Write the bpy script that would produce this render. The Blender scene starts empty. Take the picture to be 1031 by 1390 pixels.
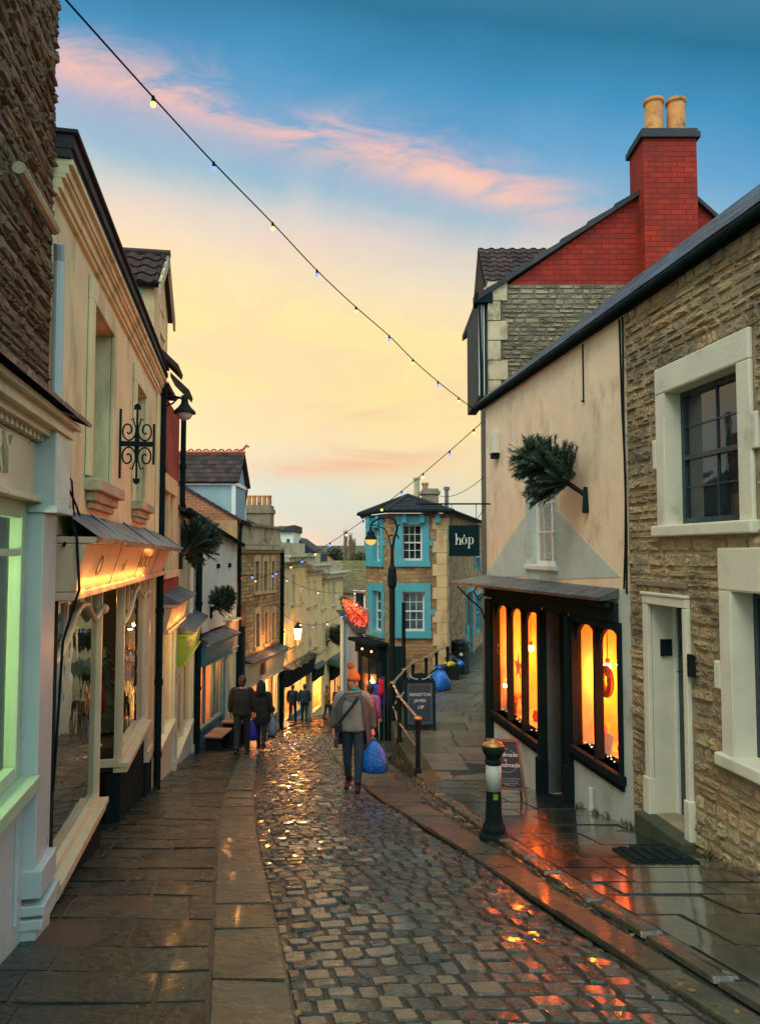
import bpy, math, random
from mathutils import Vector, Matrix
from bisect import bisect_right
R = random.Random(11)
C = bpy.context.scene.collection
V = Vector
# ---------------------------------------------------------------- camera calibration
TH = math.radians(3.15); FPX = 1000.0; CX, CY = 515.5, 695.0
ct, st = math.cos(TH), math.sin(TH)
def ray(px, py):
    a = (px-CX)/FPX; b = -(py-CY)/FPX
    return V((a, ct-b*st, st+b*ct))
def at(px, py, Y):
    r = ray(px, py); return r*(Y/r.y)
ZA, ZB = 1.5, .185
def gz(Y): return -(ZA+ZB*Y) if Y < 48 else -(ZA+ZB*48)-.02*(Y-48)
PZ = -3.72
def pz(Y): return max(gz(Y)+.06, PZ)
def lerp(pts, t):
    if t <= pts[0][0]:
        (a, b), (c, d) = pts[0], pts[1]
    elif t >= pts[-1][0]:
        (a, b), (c, d) = pts[-2], pts[-1]
    else:
        i = bisect_right([p[0] for p in pts], t)-1
        (a, b), (c, d) = pts[i], pts[i+1]
    return b+(d-b)*(t-a)/(c-a)
# ---------------------------------------------------------------- object helpers
ORG = {}
def setp(o, label=None, cat=None, group=None, kind=None):
    if label: o['label'] = label
    if cat: o['category'] = cat
    if group: o['group'] = group
    if kind: o['kind'] = kind
    return o
def thing(name, label, cat, loc=(0,0,0), group=None):
    o = bpy.data.objects.new(name, None); C.objects.link(o)
    o.location = loc; o.empty_display_size = .2
    ORG[o.name] = V(loc)
    return setp(o, label, cat, group)
class MB:
    def __init__(s): s.v=[]; s.f=[]; s.c=[]
    def add(s, vs, fs, col=.5):
        n=len(s.v); s.v.extend([tuple(p) for p in vs])
        for f in fs: s.f.append(tuple(i+n for i in f)); s.c.append(col)
        return s
    def hexa(s, p, col=.5):   # 8 points: bottom 4, top 4
        return s.add(p, [(0,3,2,1),(4,5,6,7),(0,1,5,4),(1,2,6,5),(2,3,7,6),(3,0,4,7)], col)
    def box(s, x0,x1,y0,y1,z0,z1,col=.5):
        return s.hexa([(x0,y0,z0),(x1,y0,z0),(x1,y1,z0),(x0,y1,z0),(x0,y0,z1),(x1,y0,z1),(x1,y1,z1),(x0,y1,z1)],col)
    def fbox(s, F,u0,u1,z0,z1,d0,d1,col=.5,top=None):
        # top=(dz0,dz1): raise of the top at u0/u1
        a,b = top or (0,0)
        P=F.pt
        return s.hexa([P(u0,z0,d0),P(u1,z0,d0),P(u1,z0,d1),P(u0,z0,d1),P(u0,z1+a,d0),P(u1,z1+b,d0),P(u1,z1+b,d1),P(u0,z1+a,d1)],col)
    def fprism(s, F, uz, d0, d1, col=.5):
        n=len(uz); vs=[F.pt(u,z,d0) for u,z in uz]+[F.pt(u,z,d1) for u,z in uz]
        fs=[tuple(range(n-1,-1,-1)), tuple(range(n,2*n))]
        for i in range(n): j=(i+1)%n; fs.append((i,j,n+j,n+i))
        return s.add(vs,fs,col)
    def tube(s, pts, r, seg=6, rs=None, cap=True, col=.5):
        pts=[V(p) for p in pts]; n=len(pts); vs=[]; fs=[]
        up=None
        for i,p in enumerate(pts):
            t=(pts[min(i+1,n-1)]-pts[max(i-1,0)]).normalized()
            if up is None:
                up = V((0,0,1)) if abs(t.z)<.9 else V((1,0,0))
            sd=t.cross(up)
            if sd.length<1e-5: sd=t.orthogonal()
            sd.normalize(); up=sd.cross(t).normalized()
            rr = rs[i] if rs else r
            for k in range(seg):
                a=2*math.pi*k/seg
                vs.append(p+sd*math.cos(a)*rr+up*math.sin(a)*rr)
        for i in range(n-1):
            for k in range(seg):
                k2=(k+1)%seg
                fs.append((i*seg+k,i*seg+k2,(i+1)*seg+k2,(i+1)*seg+k))
        if cap:
            fs.append(tuple(range(seg-1,-1,-1))); fs.append(tuple(range((n-1)*seg,n*seg)))
        return s.add(vs,fs,col)
    def lathe(s, c, prof, seg=16, axis=None, col=.5, sx=1, sy=1):
        c=V(c); vs=[]; fs=[]
        q = V(axis).to_track_quat('Z','Y') if axis is not None else None
        for r,z in prof:
            for k in range(seg):
                a=2*math.pi*k/seg; p=V((r*math.cos(a)*sx,r*math.sin(a)*sy,z))
                if q: p=q@p
                vs.append(c+p)
        for i in range(len(prof)-1):
            for k in range(seg):
                k2=(k+1)%seg
                fs.append((i*seg+k,i*seg+k2,(i+1)*seg+k2,(i+1)*seg+k))
        fs.append(tuple(range(seg-1,-1,-1))); n=len(prof)
        fs.append(tuple(range((n-1)*seg,n*seg)))
        return s.add(vs,fs,col)
    def ball(s, c, r, seg=10, rings=6, sc=(1,1,1), col=.5):
        prof=[(max(1e-4,r*math.sin(math.pi*i/rings)), -r*math.cos(math.pi*i/rings)) for i in range(rings+1)]
        c=V(c); vs=[];fs=[]
        for rr,z in prof:
            for k in range(seg):
                a=2*math.pi*k/seg; vs.append(c+V((rr*math.cos(a)*sc[0],rr*math.sin(a)*sc[1],z*sc[2])))
        for i in range(rings):
            for k in range(seg):
                k2=(k+1)%seg; fs.append((i*seg+k,i*seg+k2,(i+1)*seg+k2,(i+1)*seg+k))
        return s.add(vs,fs,col)
    def build(s, name, mat, parent=None, smooth=False, bevel=0, label=None, cat=None, group=None, kind=None, origin=None):
        me=bpy.data.meshes.new(name)
        if parent is not None: og=ORG[parent.name]
        elif origin is not None: og=V(origin)
        else:
            xs=[p[0] for p in s.v]; ys=[p[1] for p in s.v]; zs=[p[2] for p in s.v]
            og=V(((min(xs)+max(xs))/2,(min(ys)+max(ys))/2,min(zs)))
        me.from_pydata([(x-og.x,y-og.y,z-og.z) for x,y,z in s.v],[],s.f)
        at_=me.attributes.new('Col','FLOAT','FACE'); at_.data.foreach_set('value',s.c)
        if smooth: me.polygons.foreach_set('use_smooth',[True]*len(me.polygons))
        me.materials.append(mat)
        o=bpy.data.objects.new(name,me); C.objects.link(o)
        ORG[o.name]=og
        if parent is not None: o.parent=parent
        else: o.location=og
        if bevel:
            b=o.modifiers.new('bevel','BEVEL'); b.width=bevel; b.segments=2; b.limit_method='ANGLE'
        setp(o,label,cat,group,kind)
        return o
class Fac:
    """vertical facade: u runs p0->p1, n points to the street side"""
    def __init__(s,p0,p1,side=1):
        s.p=V((p0[0],p0[1],0)); d=V((p1[0]-p0[0],p1[1]-p0[1],0)); s.L=d.length; s.d=d.normalized()
        s.n=V((s.d.y,-s.d.x,0))*side
    def pt(s,u,z,d=0): q=s.p+s.d*u+s.n*d; return V((q.x,q.y,z))
    def px(s,px,py,d=0):
        r=ray(px,py); o=s.p+s.n*d
        t=o.dot(s.n)/r.dot(s.n); q=r*t
        return ((q-s.p).dot(s.d), q.z)
    def u(s,px,d=0): return s.px(px,750,d)[0]
    def uY(s,Y): return (Y-s.p.y)/s.d.y
    def Y(s,u): return s.p.y+s.d.y*u
def wallgrid(m,F,u0,u1,z0,z1,holes,depth=.2,thick=.3,top=None):
    us=sorted(set([u0,u1]+[h[0] for h in holes if u0<h[0]<u1]+[h[1] for h in holes if u0<h[1]<u1]))
    zs=sorted(set([z0,z1]+[h[2] for h in holes if z0<h[2]<z1]+[h[3] for h in holes if z0<h[3]<z1]))
    def inh(u,z): return any(h[0]<u<h[1] and h[2]<z<h[3] for h in holes)
    def zt(u,z):
        if top and abs(z-z1)<1e-6: return z+top[0]+(top[1]-top[0])*(u-u0)/(u1-u0)
        return z
    P=F.pt
    for i in range(len(us)-1):
        for j in range(len(zs)-1):
            a,b,c,d=us[i],us[i+1],zs[j],zs[j+1]
            if not inh((a+b)/2,(c+d)/2):
                m.add([P(a,zt(a,c)),P(b,zt(b,c)),P(b,zt(b,d)),P(a,zt(a,d))],[(0,1,2,3)])
    for (a,b,c,d) in [h[:4] for h in holes]:
        a,b=max(a,u0),min(b,u1); c=max(c,z0)
        for q in ([P(a,c),P(a,d),P(a,d,-depth),P(a,c,-depth)],[P(b,c),P(b,d),P(b,d,-depth),P(b,c,-depth)],
                  [P(a,d),P(b,d),P(b,d,-depth),P(a,d,-depth)],[P(a,c),P(b,c),P(b,c,-depth),P(a,c,-depth)]):
            m.add(q,[(0,1,2,3)])
def shell(m,F,u0,u1,z0,z1,depth,top=(0,0)):
    """side, back and lid of a building block behind the facade"""
    P=F.pt
    a,b=top
    m.add([P(u0,z0,0),P(u0,z1+a,0),P(u0,z1+a,-depth),P(u0,z0,-depth)],[(0,1,2,3)])
    m.add([P(u1,z0,0),P(u1,z1+b,0),P(u1,z1+b,-depth),P(u1,z0,-depth)],[(0,1,2,3)])
    m.add([P(u0,z0,-depth),P(u1,z0,-depth),P(u1,z1+b,-depth),P(u0,z1+a,-depth)],[(0,1,2,3)])
    m.add([P(u0,z1+a,0),P(u1,z1+b,0),P(u1,z1+b,-depth),P(u0,z1+a,-depth)],[(0,1,2,3)])
def stones(m,mp,a0,a1,b0,b1,rh,rl,dome=.03,gap=.012,jit=.35,holes=(),skip=None,lod=None,inset=.28,rough=.3,shift=True,tilt=0,rnd=None,hgrow=None,ch=.006):
    """courses of irregular stones. mp(a,b,h)->point; a across, b up the courses"""
    rn=rnd or R
    b=b0
    while b<b1-.01:
        g=hgrow(b) if hgrow else 1
        h=rn.uniform(*rh)*g
        if b+h>b1: h=b1-b
        A0=a0(b) if callable(a0) else a0; A1=a1(b) if callable(a1) else a1
        a=A0-(rn.random()*rl[0] if shift else 0)
        while a<A1:
            l=rn.uniform(*rl)*g
            x0,x1=max(a,A0),min(a+l,A1); a+=l
            if x1-x0<.03: continue
            cy=b+h/2; ok=True
            for hh in holes:
                if hh[2]-.01<cy<hh[3]+.01:
                    if x0>=hh[0]-.02 and x1<=hh[1]+.02: ok=False;break
                    if x0<hh[0]<x1: x1=hh[0]
                    elif x0<hh[1]<x1: x0=hh[1]
            if not ok or x1-x0<.03: continue
            if skip and skip((x0+x1)/2,cy): continue
            gg=gap*(.6+.8*rn.random())
            X0,X1,Y0,Y1=x0+gg/2,x1-gg/2,b+gg/2,b+h-gg/2
            w,hh2=X1-X0,Y1-Y0
            if w<=.01 or hh2<=.01: continue
            cr=min(w,hh2)*jit
            def j(k=.5): return rn.random()*cr*k
            low = lod and lod(b)
            dm=dome*(.5+.9*rn.random()); c=rn.random()
            tx,ty=rn.uniform(-tilt,tilt),rn.uniform(-tilt,tilt)
            cx,cyy=(X0+X1)/2,(Y0+Y1)/2
            if low:
                o=[(X0+j(),Y0+j()),(X1-j(),Y0+j()),(X1-j(),Y1-j()),(X0+j(),Y1-j())]
            else:
                o=[(X0+cr*.2+j(),Y0+j(.25)),(X1-cr*.2-j(),Y0+j(.25)),(X1-j(.25),Y0+cr*.2+j()),(X1-j(.25),Y1-cr*.2-j()),
                   (X1-cr*.2-j(),Y1-j(.25)),(X0+cr*.2+j(),Y1-j(.25)),(X0+j(.25),Y1-cr*.2-j()),(X0+j(.25),Y0+cr*.2+j())]
            n=len(o)
            vs=[mp(p,q,-.02) for p,q in o]
            k=(.985 if inset<=.06 else .93) if not low else 1
            iw=min(inset,.5)
            kx=k
            if inset<=.06 and not low: kx,k=max(.5,1-2*ch/w),max(.5,1-2*ch/hh2)
            vs+=[mp(cx+(p-cx)*kx ,cyy+(q-cyy)*k,dm*(1 if inset<=.06 else .62)+(p-cx)*tx+(q-cyy)*ty+rn.uniform(-1,1)*dm*rough*(.4 if inset>.06 else .05)) for p,q in o]
            fs=[(i,(i+1)%n,n+(i+1)%n,n+i) for i in range(n)]
            if low:
                fs.append(tuple(range(n,2*n)))
            elif inset<=.06:
                fs.append(tuple(range(n,2*n)))
            else:
                dx=min(iw*hh2,.5*w*.9)
                vs+=[mp(cx+(p-cx)*(1-2*dx/w*.9),cyy+(q-cyy)*(1-iw*1.6),dm+(p-cx)*tx+(q-cyy)*ty+rn.uniform(-1,1)*dm*rough) for p,q in o]
                fs+=[(n+i,n+(i+1)%n,2*n+(i+1)%n,2*n+i) for i in range(n)]
                vs.append(mp(cx,cyy,dm*(1+rn.uniform(-.5,.5)*rough)))
                fs+=[(2*n+i,2*n+(i+1)%n,3*n) for i in range(n)]
            m.add(vs,fs,c)
        b+=h
def bil(p00,p10,p11,p01):
    """plane map with metric a (p00->p10) and b (p00->p01)"""
    p00,p10,p11,p01=map(V,(p00,p10,p11,p01)); A=(p10-p00).length; B=(p01-p00).length
    n=(p10-p00).cross(p01-p00).normalized()
    if n.z<0: n=-n
    def mp(a,b,h=0):
        s,t=a/A,b/B
        return (p00*(1-s)*(1-t)+p10*s*(1-t)+p11*s*t+p01*(1-s)*t)+n*h
    return mp,A,B
def tiled(m,p00,p10,p11,p01,rh=.2,rl=.25,th=.018,thick=.06,rn=None,wave=False):
    """roof slope of overlapping tiles or slates; p00-p10 is the eave"""
    mp,A,B=bil(p00,p10,p11,p01)
    m.add([mp(0,0,0),mp(A,0,0),mp(A,B,0),mp(0,B,0),mp(0,0,-thick),mp(A,0,-thick),mp(A,B,-thick),mp(0,B,-thick)],
          [(0,1,2,3),(7,6,5,4),(0,4,5,1),(1,5,6,2),(2,6,7,3),(3,7,4,0)],.4)
    rn=rn or R; b=0;k=0
    while b<B-.02:
        h=min(rh,B-b); a=-(rl*.5 if k%2 else 0)
        if wave: a=0
        while a<A-.01:
            x0,x1=max(0,a)+.004,min(A,a+rl)-.004; a+=rl
            if x1-x0<.03: continue
            c=rn.random(); e=rn.uniform(0,.006)
            if wave:
                ns=5; vs=[];
                for i in range(ns+1):
                    t=i/ns; x=x0+(x1-x0)*t; w=math.sin(t*2*math.pi)*.022
                    vs+=[mp(x,b-.03,th*2+w+.01),mp(x,b+h,.008+w+.01),mp(x,b-.03,0)]
                fs=[]
                for i in range(ns):
                    fs+=[(3*i,3*i+3,3*i+4,3*i+1),(3*i+2,3*i+5,3*i+3,3*i)]
                m.add(vs,fs,c)
            else:
                m.add([mp(x0,b-.02,th+e),mp(x1,b-.02,th+e),mp(x1,b+h,.004),mp(x0,b+h,.004),mp(x0,b-.02,0),mp(x1,b-.02,0)],
                      [(0,1,2,3),(4,5,1,0),(4,0,3),(5,2,1)],c)
        b+=h;k+=1
# ---------------------------------------------------------------- materials
def newmat(name):
    m=bpy.data.materials.new(name); m.use_nodes=True; nt=m.node_tree; nt.nodes.clear()
    o=nt.nodes.new('ShaderNodeOutputMaterial'); b=nt.nodes.new('ShaderNodeBsdfPrincipled')
    nt.links.new(b.outputs[0],o.inputs[0]); return m,nt,b,o
def rgb(c): return (c[0],c[1],c[2],1)
def N(nt,t,**k):
    n=nt.nodes.new('ShaderNode'+t)
    for a,b in k.items(): setattr(n,a,b)
    return n
def mixc(nt,f,a,b,mode='MIX'):
    n=N(nt,'Mix',data_type='RGBA',blend_type=mode)
    for s,v in ((0,f),(6,a),(7,b)):
        if hasattr(v,'type') or hasattr(v,'is_linked'): nt.links.new(v,n.inputs[s])
        else: n.inputs[s].default_value = v if not isinstance(v,(tuple,list)) else rgb(v)
    return n.outputs[2]
def math_(nt,op,a,b=0.,cl=False):
    n=N(nt,'Math',operation=op,use_clamp=cl)
    for i,v in enumerate((a,b)):
        if isinstance(v,(int,float)): n.inputs[i].default_value=v
        else: nt.links.new(v,n.inputs[i])
    return n.outputs[0]
def ramp(nt,f,stops):
    n=N(nt,'ValToRGB'); nt.links.new(f,n.inputs[0]); e=n.color_ramp.elements
    while len(e)<len(stops): e.new(.5)
    for i,(p,c) in enumerate(stops): e[i].position=p; e[i].color=rgb(c if isinstance(c,(tuple,list)) else (c,c,c))
    return n.outputs[0]
def noise(nt,vec,scale,detail=4,rough=.55,dist=0):
    n=N(nt,'TexNoise'); n.inputs['Scale'].default_value=scale; n.inputs['Detail'].default_value=detail
    n.inputs['Roughness'].default_value=rough; n.inputs['Distortion'].default_value=dist
    if vec is not None: nt.links.new(vec,n.inputs['Vector'])
    return n.outputs[0]
def mat(name,c1,c2=None,c3=None,rough=.7,rvar=.1,scale=3.,bump=.15,bscale=30.,attr=0.,metal=0,spec=.5,stain=None,stainscale=.8,stainlo=.52,coat=0,streak=0,bdist=.02):
    """c1..c2 noise mottling, attr: per stone tint towards c3, stain: a second weathering colour"""
    m,nt,b,o=newmat(name)
    g=N(nt,'NewGeometry').outputs['Position']
    c2=c2 or tuple(x*.8 for x in c1)
    n1=noise(nt,g,scale,5)
    col=ramp(nt,n1,[(.32,c1),(.68,c2)])
    if attr:
        a=N(nt,'Attribute',attribute_name='Col').outputs['Fac']
        col=mixc(nt,math_(nt,'MULTIPLY',a,attr),col,c3 or tuple(x*.5 for x in c1))
        hs=N(nt,'HueSaturation'); nt.links.new(col,hs.inputs['Color'])
        nt.links.new(math_(nt,'MULTIPLY_ADD',math_(nt,'FRACT',math_(nt,'MULTIPLY',a,7.3)),.5),hs.inputs['Value'])
        hs.inputs['Value'].default_value=1
        mv=N(nt,'Math',operation='MULTIPLY_ADD'); nt.links.new(math_(nt,'FRACT',math_(nt,'MULTIPLY',a,7.3)),mv.inputs[0]); mv.inputs[1].default_value=.5; mv.inputs[2].default_value=.75
        nt.links.new(mv.outputs[0],hs.inputs['Value']); col=hs.outputs[0]
    if stain:
        vv=g
        if streak:
            mp=N(nt,'Mapping'); nt.links.new(g,mp.inputs[0]); mp.inputs['Scale'].default_value=(streak,streak,1); vv=mp.outputs[0]
        s=ramp(nt,noise(nt,vv,stainscale,6,.65),[(stainlo,0.),(stainlo+.18,1.)])
        col=mixc(nt,s,col,stain)
    nt.links.new(col,b.inputs['Base Color'])
    r=N(nt,'MapRange'); nt.links.new(noise(nt,g,scale*1.7,3),r.inputs[0]); r.inputs[1].default_value=.3; r.inputs[2].default_value=.7
    r.inputs[3].default_value=max(.02,rough-rvar); r.inputs[4].default_value=min(1,rough+rvar); nt.links.new(r.outputs[0],b.inputs['Roughness'])
    b.inputs['Metallic'].default_value=metal; b.inputs['Specular IOR Level'].default_value=spec
    if coat: b.inputs['Coat Weight'].default_value=coat; b.inputs['Coat Roughness'].default_value=.08
    if bump:
        bp=N(nt,'Bump'); bp.inputs['Strength'].default_value=bump; bp.inputs['Distance'].default_value=bdist
        nt.links.new(noise(nt,g,bscale,5,.6),bp.inputs['Height']); nt.links.new(bp.outputs[0],b.inputs['Normal'])
    return m
def brickmat(name,c1,c2,mortar,axis='y',bw=.225,bh=.075,stain=None,bump=.6,rough=.8):
    m,nt,b,o=newmat(name)
    g=N(nt,'NewGeometry').outputs['Position']
    sp=N(nt,'SeparateXYZ'); nt.links.new(g,sp.inputs[0]); cb=N(nt,'CombineXYZ')
    nt.links.new(sp.outputs[1 if axis=='y' else 0],cb.inputs[0]); nt.links.new(sp.outputs[2],cb.inputs[1])
    w=noise(nt,g,6,2); 
    br=N(nt,'TexBrick'); nt.links.new(cb.outputs[0],br.inputs[0])
    br.inputs['Scale'].default_value=1; br.inputs['Brick Width'].default_value=bw; br.inputs['Row Height'].default_value=bh
    br.inputs['Mortar Size'].default_value=.008; br.inputs['Mortar Smooth'].default_value=.3; br.inputs['Bias'].default_value=0
    br.inputs['Color1'].default_value=rgb(c1); br.inputs['Color2'].default_value=rgb(c2); br.inputs['Mortar'].default_value=rgb(mortar)
    col=mixc(nt,ramp(nt,noise(nt,g,2.3,5),[(.35,0.),(.66,.8)]),br.outputs[0],stain or tuple(x*.4 for x in c1))
    nt.links.new(col,b.inputs['Base Color']); b.inputs['Roughness'].default_value=rough; b.inputs['Specular IOR Level'].default_value=.2
    bp=N(nt,'Bump'); bp.inputs['Strength'].default_value=bump; bp.inputs['Distance'].default_value=.012; bp.invert=True
    hh=math_(nt,'ADD',br.outputs[1],math_(nt,'MULTIPLY',noise(nt,g,60,4),.35))
    nt.links.new(hh,bp.inputs['Height']); nt.links.new(bp.outputs[0],b.inputs['Normal'])
    return m
def emit(name,c,s):
    m=bpy.data.materials.new(name); m.use_nodes=True; nt=m.node_tree; nt.nodes.clear()
    o=nt.nodes.new('ShaderNodeOutputMaterial'); e=nt.nodes.new('ShaderNodeEmission'); e.inputs[0].default_value=rgb(c); e.inputs[1].default_value=s
    nt.links.new(e.outputs[0],o.inputs[0]); return m
def glassmat(name,tint=(1,1,1),refl=1.):
    m=bpy.data.materials.new(name); m.use_nodes=True; nt=m.node_tree; nt.nodes.clear()
    o=nt.nodes.new('ShaderNodeOutputMaterial'); t=N(nt,'BsdfTransparent'); t.inputs[0].default_value=rgb(tint)
    g=N(nt,'BsdfGlossy'); g.inputs['Roughness'].default_value=.01
    lw=N(nt,'LayerWeight'); lw.inputs[0].default_value=.5; fr=N(nt,'Math',operation='MULTIPLY_ADD'); nt.links.new(math_(nt,'POWER',lw.outputs['Facing'],4.),fr.inputs[0]); fr.inputs[1].default_value=.7; fr.inputs[2].default_value=.03
    bp=N(nt,'Bump'); bp.inputs['Strength'].default_value=.05; bp.inputs['Distance'].default_value=.05
    nt.links.new(noise(nt,N(nt,'NewGeometry').outputs['Position'],2.5,2),bp.inputs['Height'])
    nt.links.new(bp.outputs[0],g.inputs['Normal'])
    mx=N(nt,'MixShader'); nt.links.new(math_(nt,'MULTIPLY',fr.outputs[0],refl,True),mx.inputs[0]); nt.links.new(t.outputs[0],mx.inputs[1]); nt.links.new(g.outputs[0],mx.inputs[2])
    nt.links.new(mx.outputs[0],o.inputs[0]); return m
M={}
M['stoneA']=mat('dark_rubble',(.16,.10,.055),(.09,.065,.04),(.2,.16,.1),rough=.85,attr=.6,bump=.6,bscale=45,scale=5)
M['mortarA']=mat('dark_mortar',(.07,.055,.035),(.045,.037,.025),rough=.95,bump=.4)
M['stoneR']=mat('cotswold_rubble',(.54,.43,.24),(.34,.29,.17),(.42,.26,.12),rough=.9,attr=.7,bump=1.,bscale=30,scale=6,stain=(.15,.15,.1),stainscale=1.6,stainlo=.5,bdist=.05)
M['mortarR']=mat('lime_mortar',(.36,.3,.19),(.2,.17,.11),rough=.95,bump=.5)
M['stoneT']=mat('grey_rubble',(.3,.24,.15),(.2,.17,.11),(.12,.11,.08),rough=.9,attr=.6,bump=.6,scale=5,stain=(.09,.09,.065),stainscale=1.5)
M['mortarT']=mat('grey_mortar',(.13,.12,.09),(.09,.085,.065),rough=.95)
M['stoneF']=mat('bath_rubble',(.62,.45,.21),(.44,.33,.16),(.25,.18,.09),rough=.85,attr=.6,bump=.5,scale=4,stain=(.2,.15,.08),stainscale=.9)
M['stoneU']=mat('brown_rubble',(.5,.34,.15),(.34,.24,.11),(.26,.12,.06),rough=.85,attr=.7,bump=.5,scale=4,stain=(.12,.1,.06),stainscale=1.2)
M['ashlar']=mat('bath_ashlar',(.68,.54,.28),(.54,.42,.22),rough=.75,bump=.25,stain=(.24,.19,.11),stainscale=.7,streak=2.5,stainlo=.55)
M['ashlarG']=mat('gold_ashlar',(.78,.55,.25),(.64,.44,.2),rough=.75,bump=.25,stain=(.24,.17,.09),stainscale=.5,streak=3,stainlo=.55)
M['lime']=mat('weathered_limestone',(.48,.42,.27),(.36,.31,.2),rough=.8,bump=.35,stain=(.12,.11,.075),stainscale=2,stainlo=.5)
M['creamwall']=mat('cream_ashlar',(.68,.64,.38),(.58,.55,.31),rough=.75,bump=.12,stain=(.36,.33,.18),stainscale=.8,streak=3,stainlo=.5)
M['creampaint']=mat('cream_joinery',(.55,.53,.36),(.47,.45,.3),rough=.35,bump=.06,stain=(.28,.26,.17),stainscale=2,streak=3,stainlo=.6)
M['fasciawood']=mat('pale_fascia',(.58,.45,.3),(.5,.38,.26),rough=.5,bump=.08,stain=(.38,.28,.18),stainscale=2)
M['whitestone']=mat('painted_stone',(.66,.66,.52),(.58,.58,.46),rough=.6,bump=.25,stain=(.36,.36,.27),stainscale=1.5,stainlo=.6)
M['peach']=mat('peach_render',(.82,.66,.46),(.74,.58,.39),rough=.8,bump=.15,bscale=18,stain=(.48,.37,.25),stainscale=1.3,stainlo=.54,streak=1.6)
M['palerender']=mat('pale_blue_render',(.5,.58,.52),(.43,.5,.46),rough=.75,bump=.3,bscale=25,stain=(.22,.26,.22),stainscale=1,stainlo=.57)
M['greenrender']=mat('mint_render',(.42,.5,.33),(.36,.44,.29),rough=.75,bump=.15,stain=(.24,.28,.18),stainscale=.8,streak=3)
M['whiterender']=mat('white_render',(.66,.68,.58),(.58,.6,.52),rough=.7,bump=.12,stain=(.38,.4,.33),stainscale=.9,streak=3,stainlo=.56)
M['bluewall']=mat('slate_blue_render',(.3,.42,.46),(.25,.36,.41),rough=.95,spec=.1,bump=.15,stain=(.16,.23,.27),stainscale=.7)
M['paleblue']=mat('pale_blue_joinery',(.42,.52,.52),(.36,.46,.47),rough=.35,bump=.05,stain=(.25,.3,.3),stainscale=1.5,streak=3,stainlo=.6)
M['greenpaint']=mat('sage_joinery',(.36,.52,.36),(.3,.45,.31),rough=.35,bump=.05)
M['mintpaint']=mat('mint_joinery',(.45,.56,.45),(.38,.49,.4),rough=.4,bump=.06,stain=(.26,.32,.26),stainscale=1.5,streak=3,stainlo=.58)
M['tealpaint']=mat('teal_joinery',(.05,.2,.26),(.04,.16,.22),rough=.35,bump=.05)
M['limepaint']=mat('lime_joinery',(.25,.5,.04),(.2,.42,.03),rough=.4,bump=.04)
M['turq']=mat('turquoise_paint',(.07,.42,.5),(.06,.36,.44),rough=.4,bump=.1,stain=(.04,.24,.28),stainscale=2.5,stainlo=.6)
M['black']=mat('black_paint',(.006,.018,.02),(.005,.013,.015),rough=.9,bump=.1,rvar=.08,spec=.08)
M['iron']=mat('black_iron',(.006,.014,.015),(.009,.018,.018),spec=.15,rough=.8,bump=.15,bscale=60)
M['darkwood']=mat('dark_stained_wood',(.010,.02,.021),(.016,.024,.022),rough=.95,rvar=.04,bump=.15,spec=.05)
M['white']=mat('white_gloss_paint',(.7,.74,.72),(.62,.67,.66),rough=.3,bump=.04)
M['navy']=mat('dark_blue_sash_paint',(.02,.045,.06),(.015,.035,.05),rough=.3,bump=.05)
M['slate']=mat('blue_slate',(.028,.036,.045),(.018,.024,.03),(.06,.06,.06),rough=.75,rvar=.1,spec=.15,attr=.6,bump=.3,bscale=30,stain=(.05,.055,.035),stainscale=2,stainlo=.6)
M['slateW']=mat('wet_blue_slate',(.05,.065,.085),(.03,.042,.056),(.1,.11,.12),rough=.42,rvar=.12,spec=.5,attr=.8,bump=.3,bscale=30,stain=(.06,.07,.05),stainscale=2,stainlo=.6)
M['tile']=mat('dark_clay_tile',(.04,.034,.034),(.026,.024,.028),(.08,.045,.04),rough=.9,spec=.1,attr=.6,bump=.4,stain=(.07,.075,.03),stainscale=2,stainlo=.58)
M['moss']=mat('mossy_tile',(.12,.12,.035),(.08,.06,.03),(.17,.13,.05),rough=.9,attr=.5,bump=.6,stain=(.1,.07,.05),stainscale=.5)
M['lead']=mat('lead_sheet',(.16,.17,.18),(.09,.1,.11),rough=.38,rvar=.12,bump=.7,bscale=6,metal=.6,bdist=.05)
M['terra']=mat('terracotta_pot',(.58,.27,.07),(.42,.18,.05),rough=.8,bump=.3,stain=(.12,.08,.05),stainscale=4,stainlo=.5)
M['redtile']=mat('red_ridge_tile',(.4,.08,.04),(.3,.06,.03),rough=.7)
M['brickT']=brickmat('painted_red_brick',(.36,.03,.014),(.24,.018,.011),(.10,.014,.008),'x',bw=.3,bh=.115,stain=(.14,.02,.016),bump=1)
M['brickTy']=brickmat('painted_red_brick_side',(.42,.025,.02),(.3,.02,.018),(.16,.02,.015),'y',stain=(.12,.012,.012))
M['brickC']=brickmat('red_brick',(.42,.06,.035),(.32,.04,.025),(.22,.12,.08),'y')
M['brickE']=brickmat('orange_brick',(.42,.16,.08),(.32,.1,.05),(.4,.32,.2),'x',bw=.24,bh=.085,stain=(.22,.1,.055))
M['slabR']=mat('soaked_flagstone',(.014,.028,.027),(.008,.017,.017),(.04,.045,.035),rough=.24,rvar=.1,scale=1.6,attr=.6,bump=.3,bscale=13,spec=.6,bdist=.03,coat=1.)
M['slab']=mat('wet_flagstone',(.010,.026,.025),(.005,.015,.016),(.03,.046,.038),rough=.27,rvar=.17,scale=1.6,attr=.6,bump=.9,bscale=13,spec=.3,bdist=.03,coat=.06,stain=(.006,.011,.010),stainscale=1.3,stainlo=.5)
M['slabL']=mat('wet_pale_flagstone',(.10,.10,.065),(.05,.056,.04),(.035,.04,.03),stain=(.02,.028,.02),stainscale=1.8,rough=.34,rvar=.12,scale=2.5,attr=.6,bump=.9,bscale=14,spec=.4,bdist=.03,coat=.1)
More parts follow.
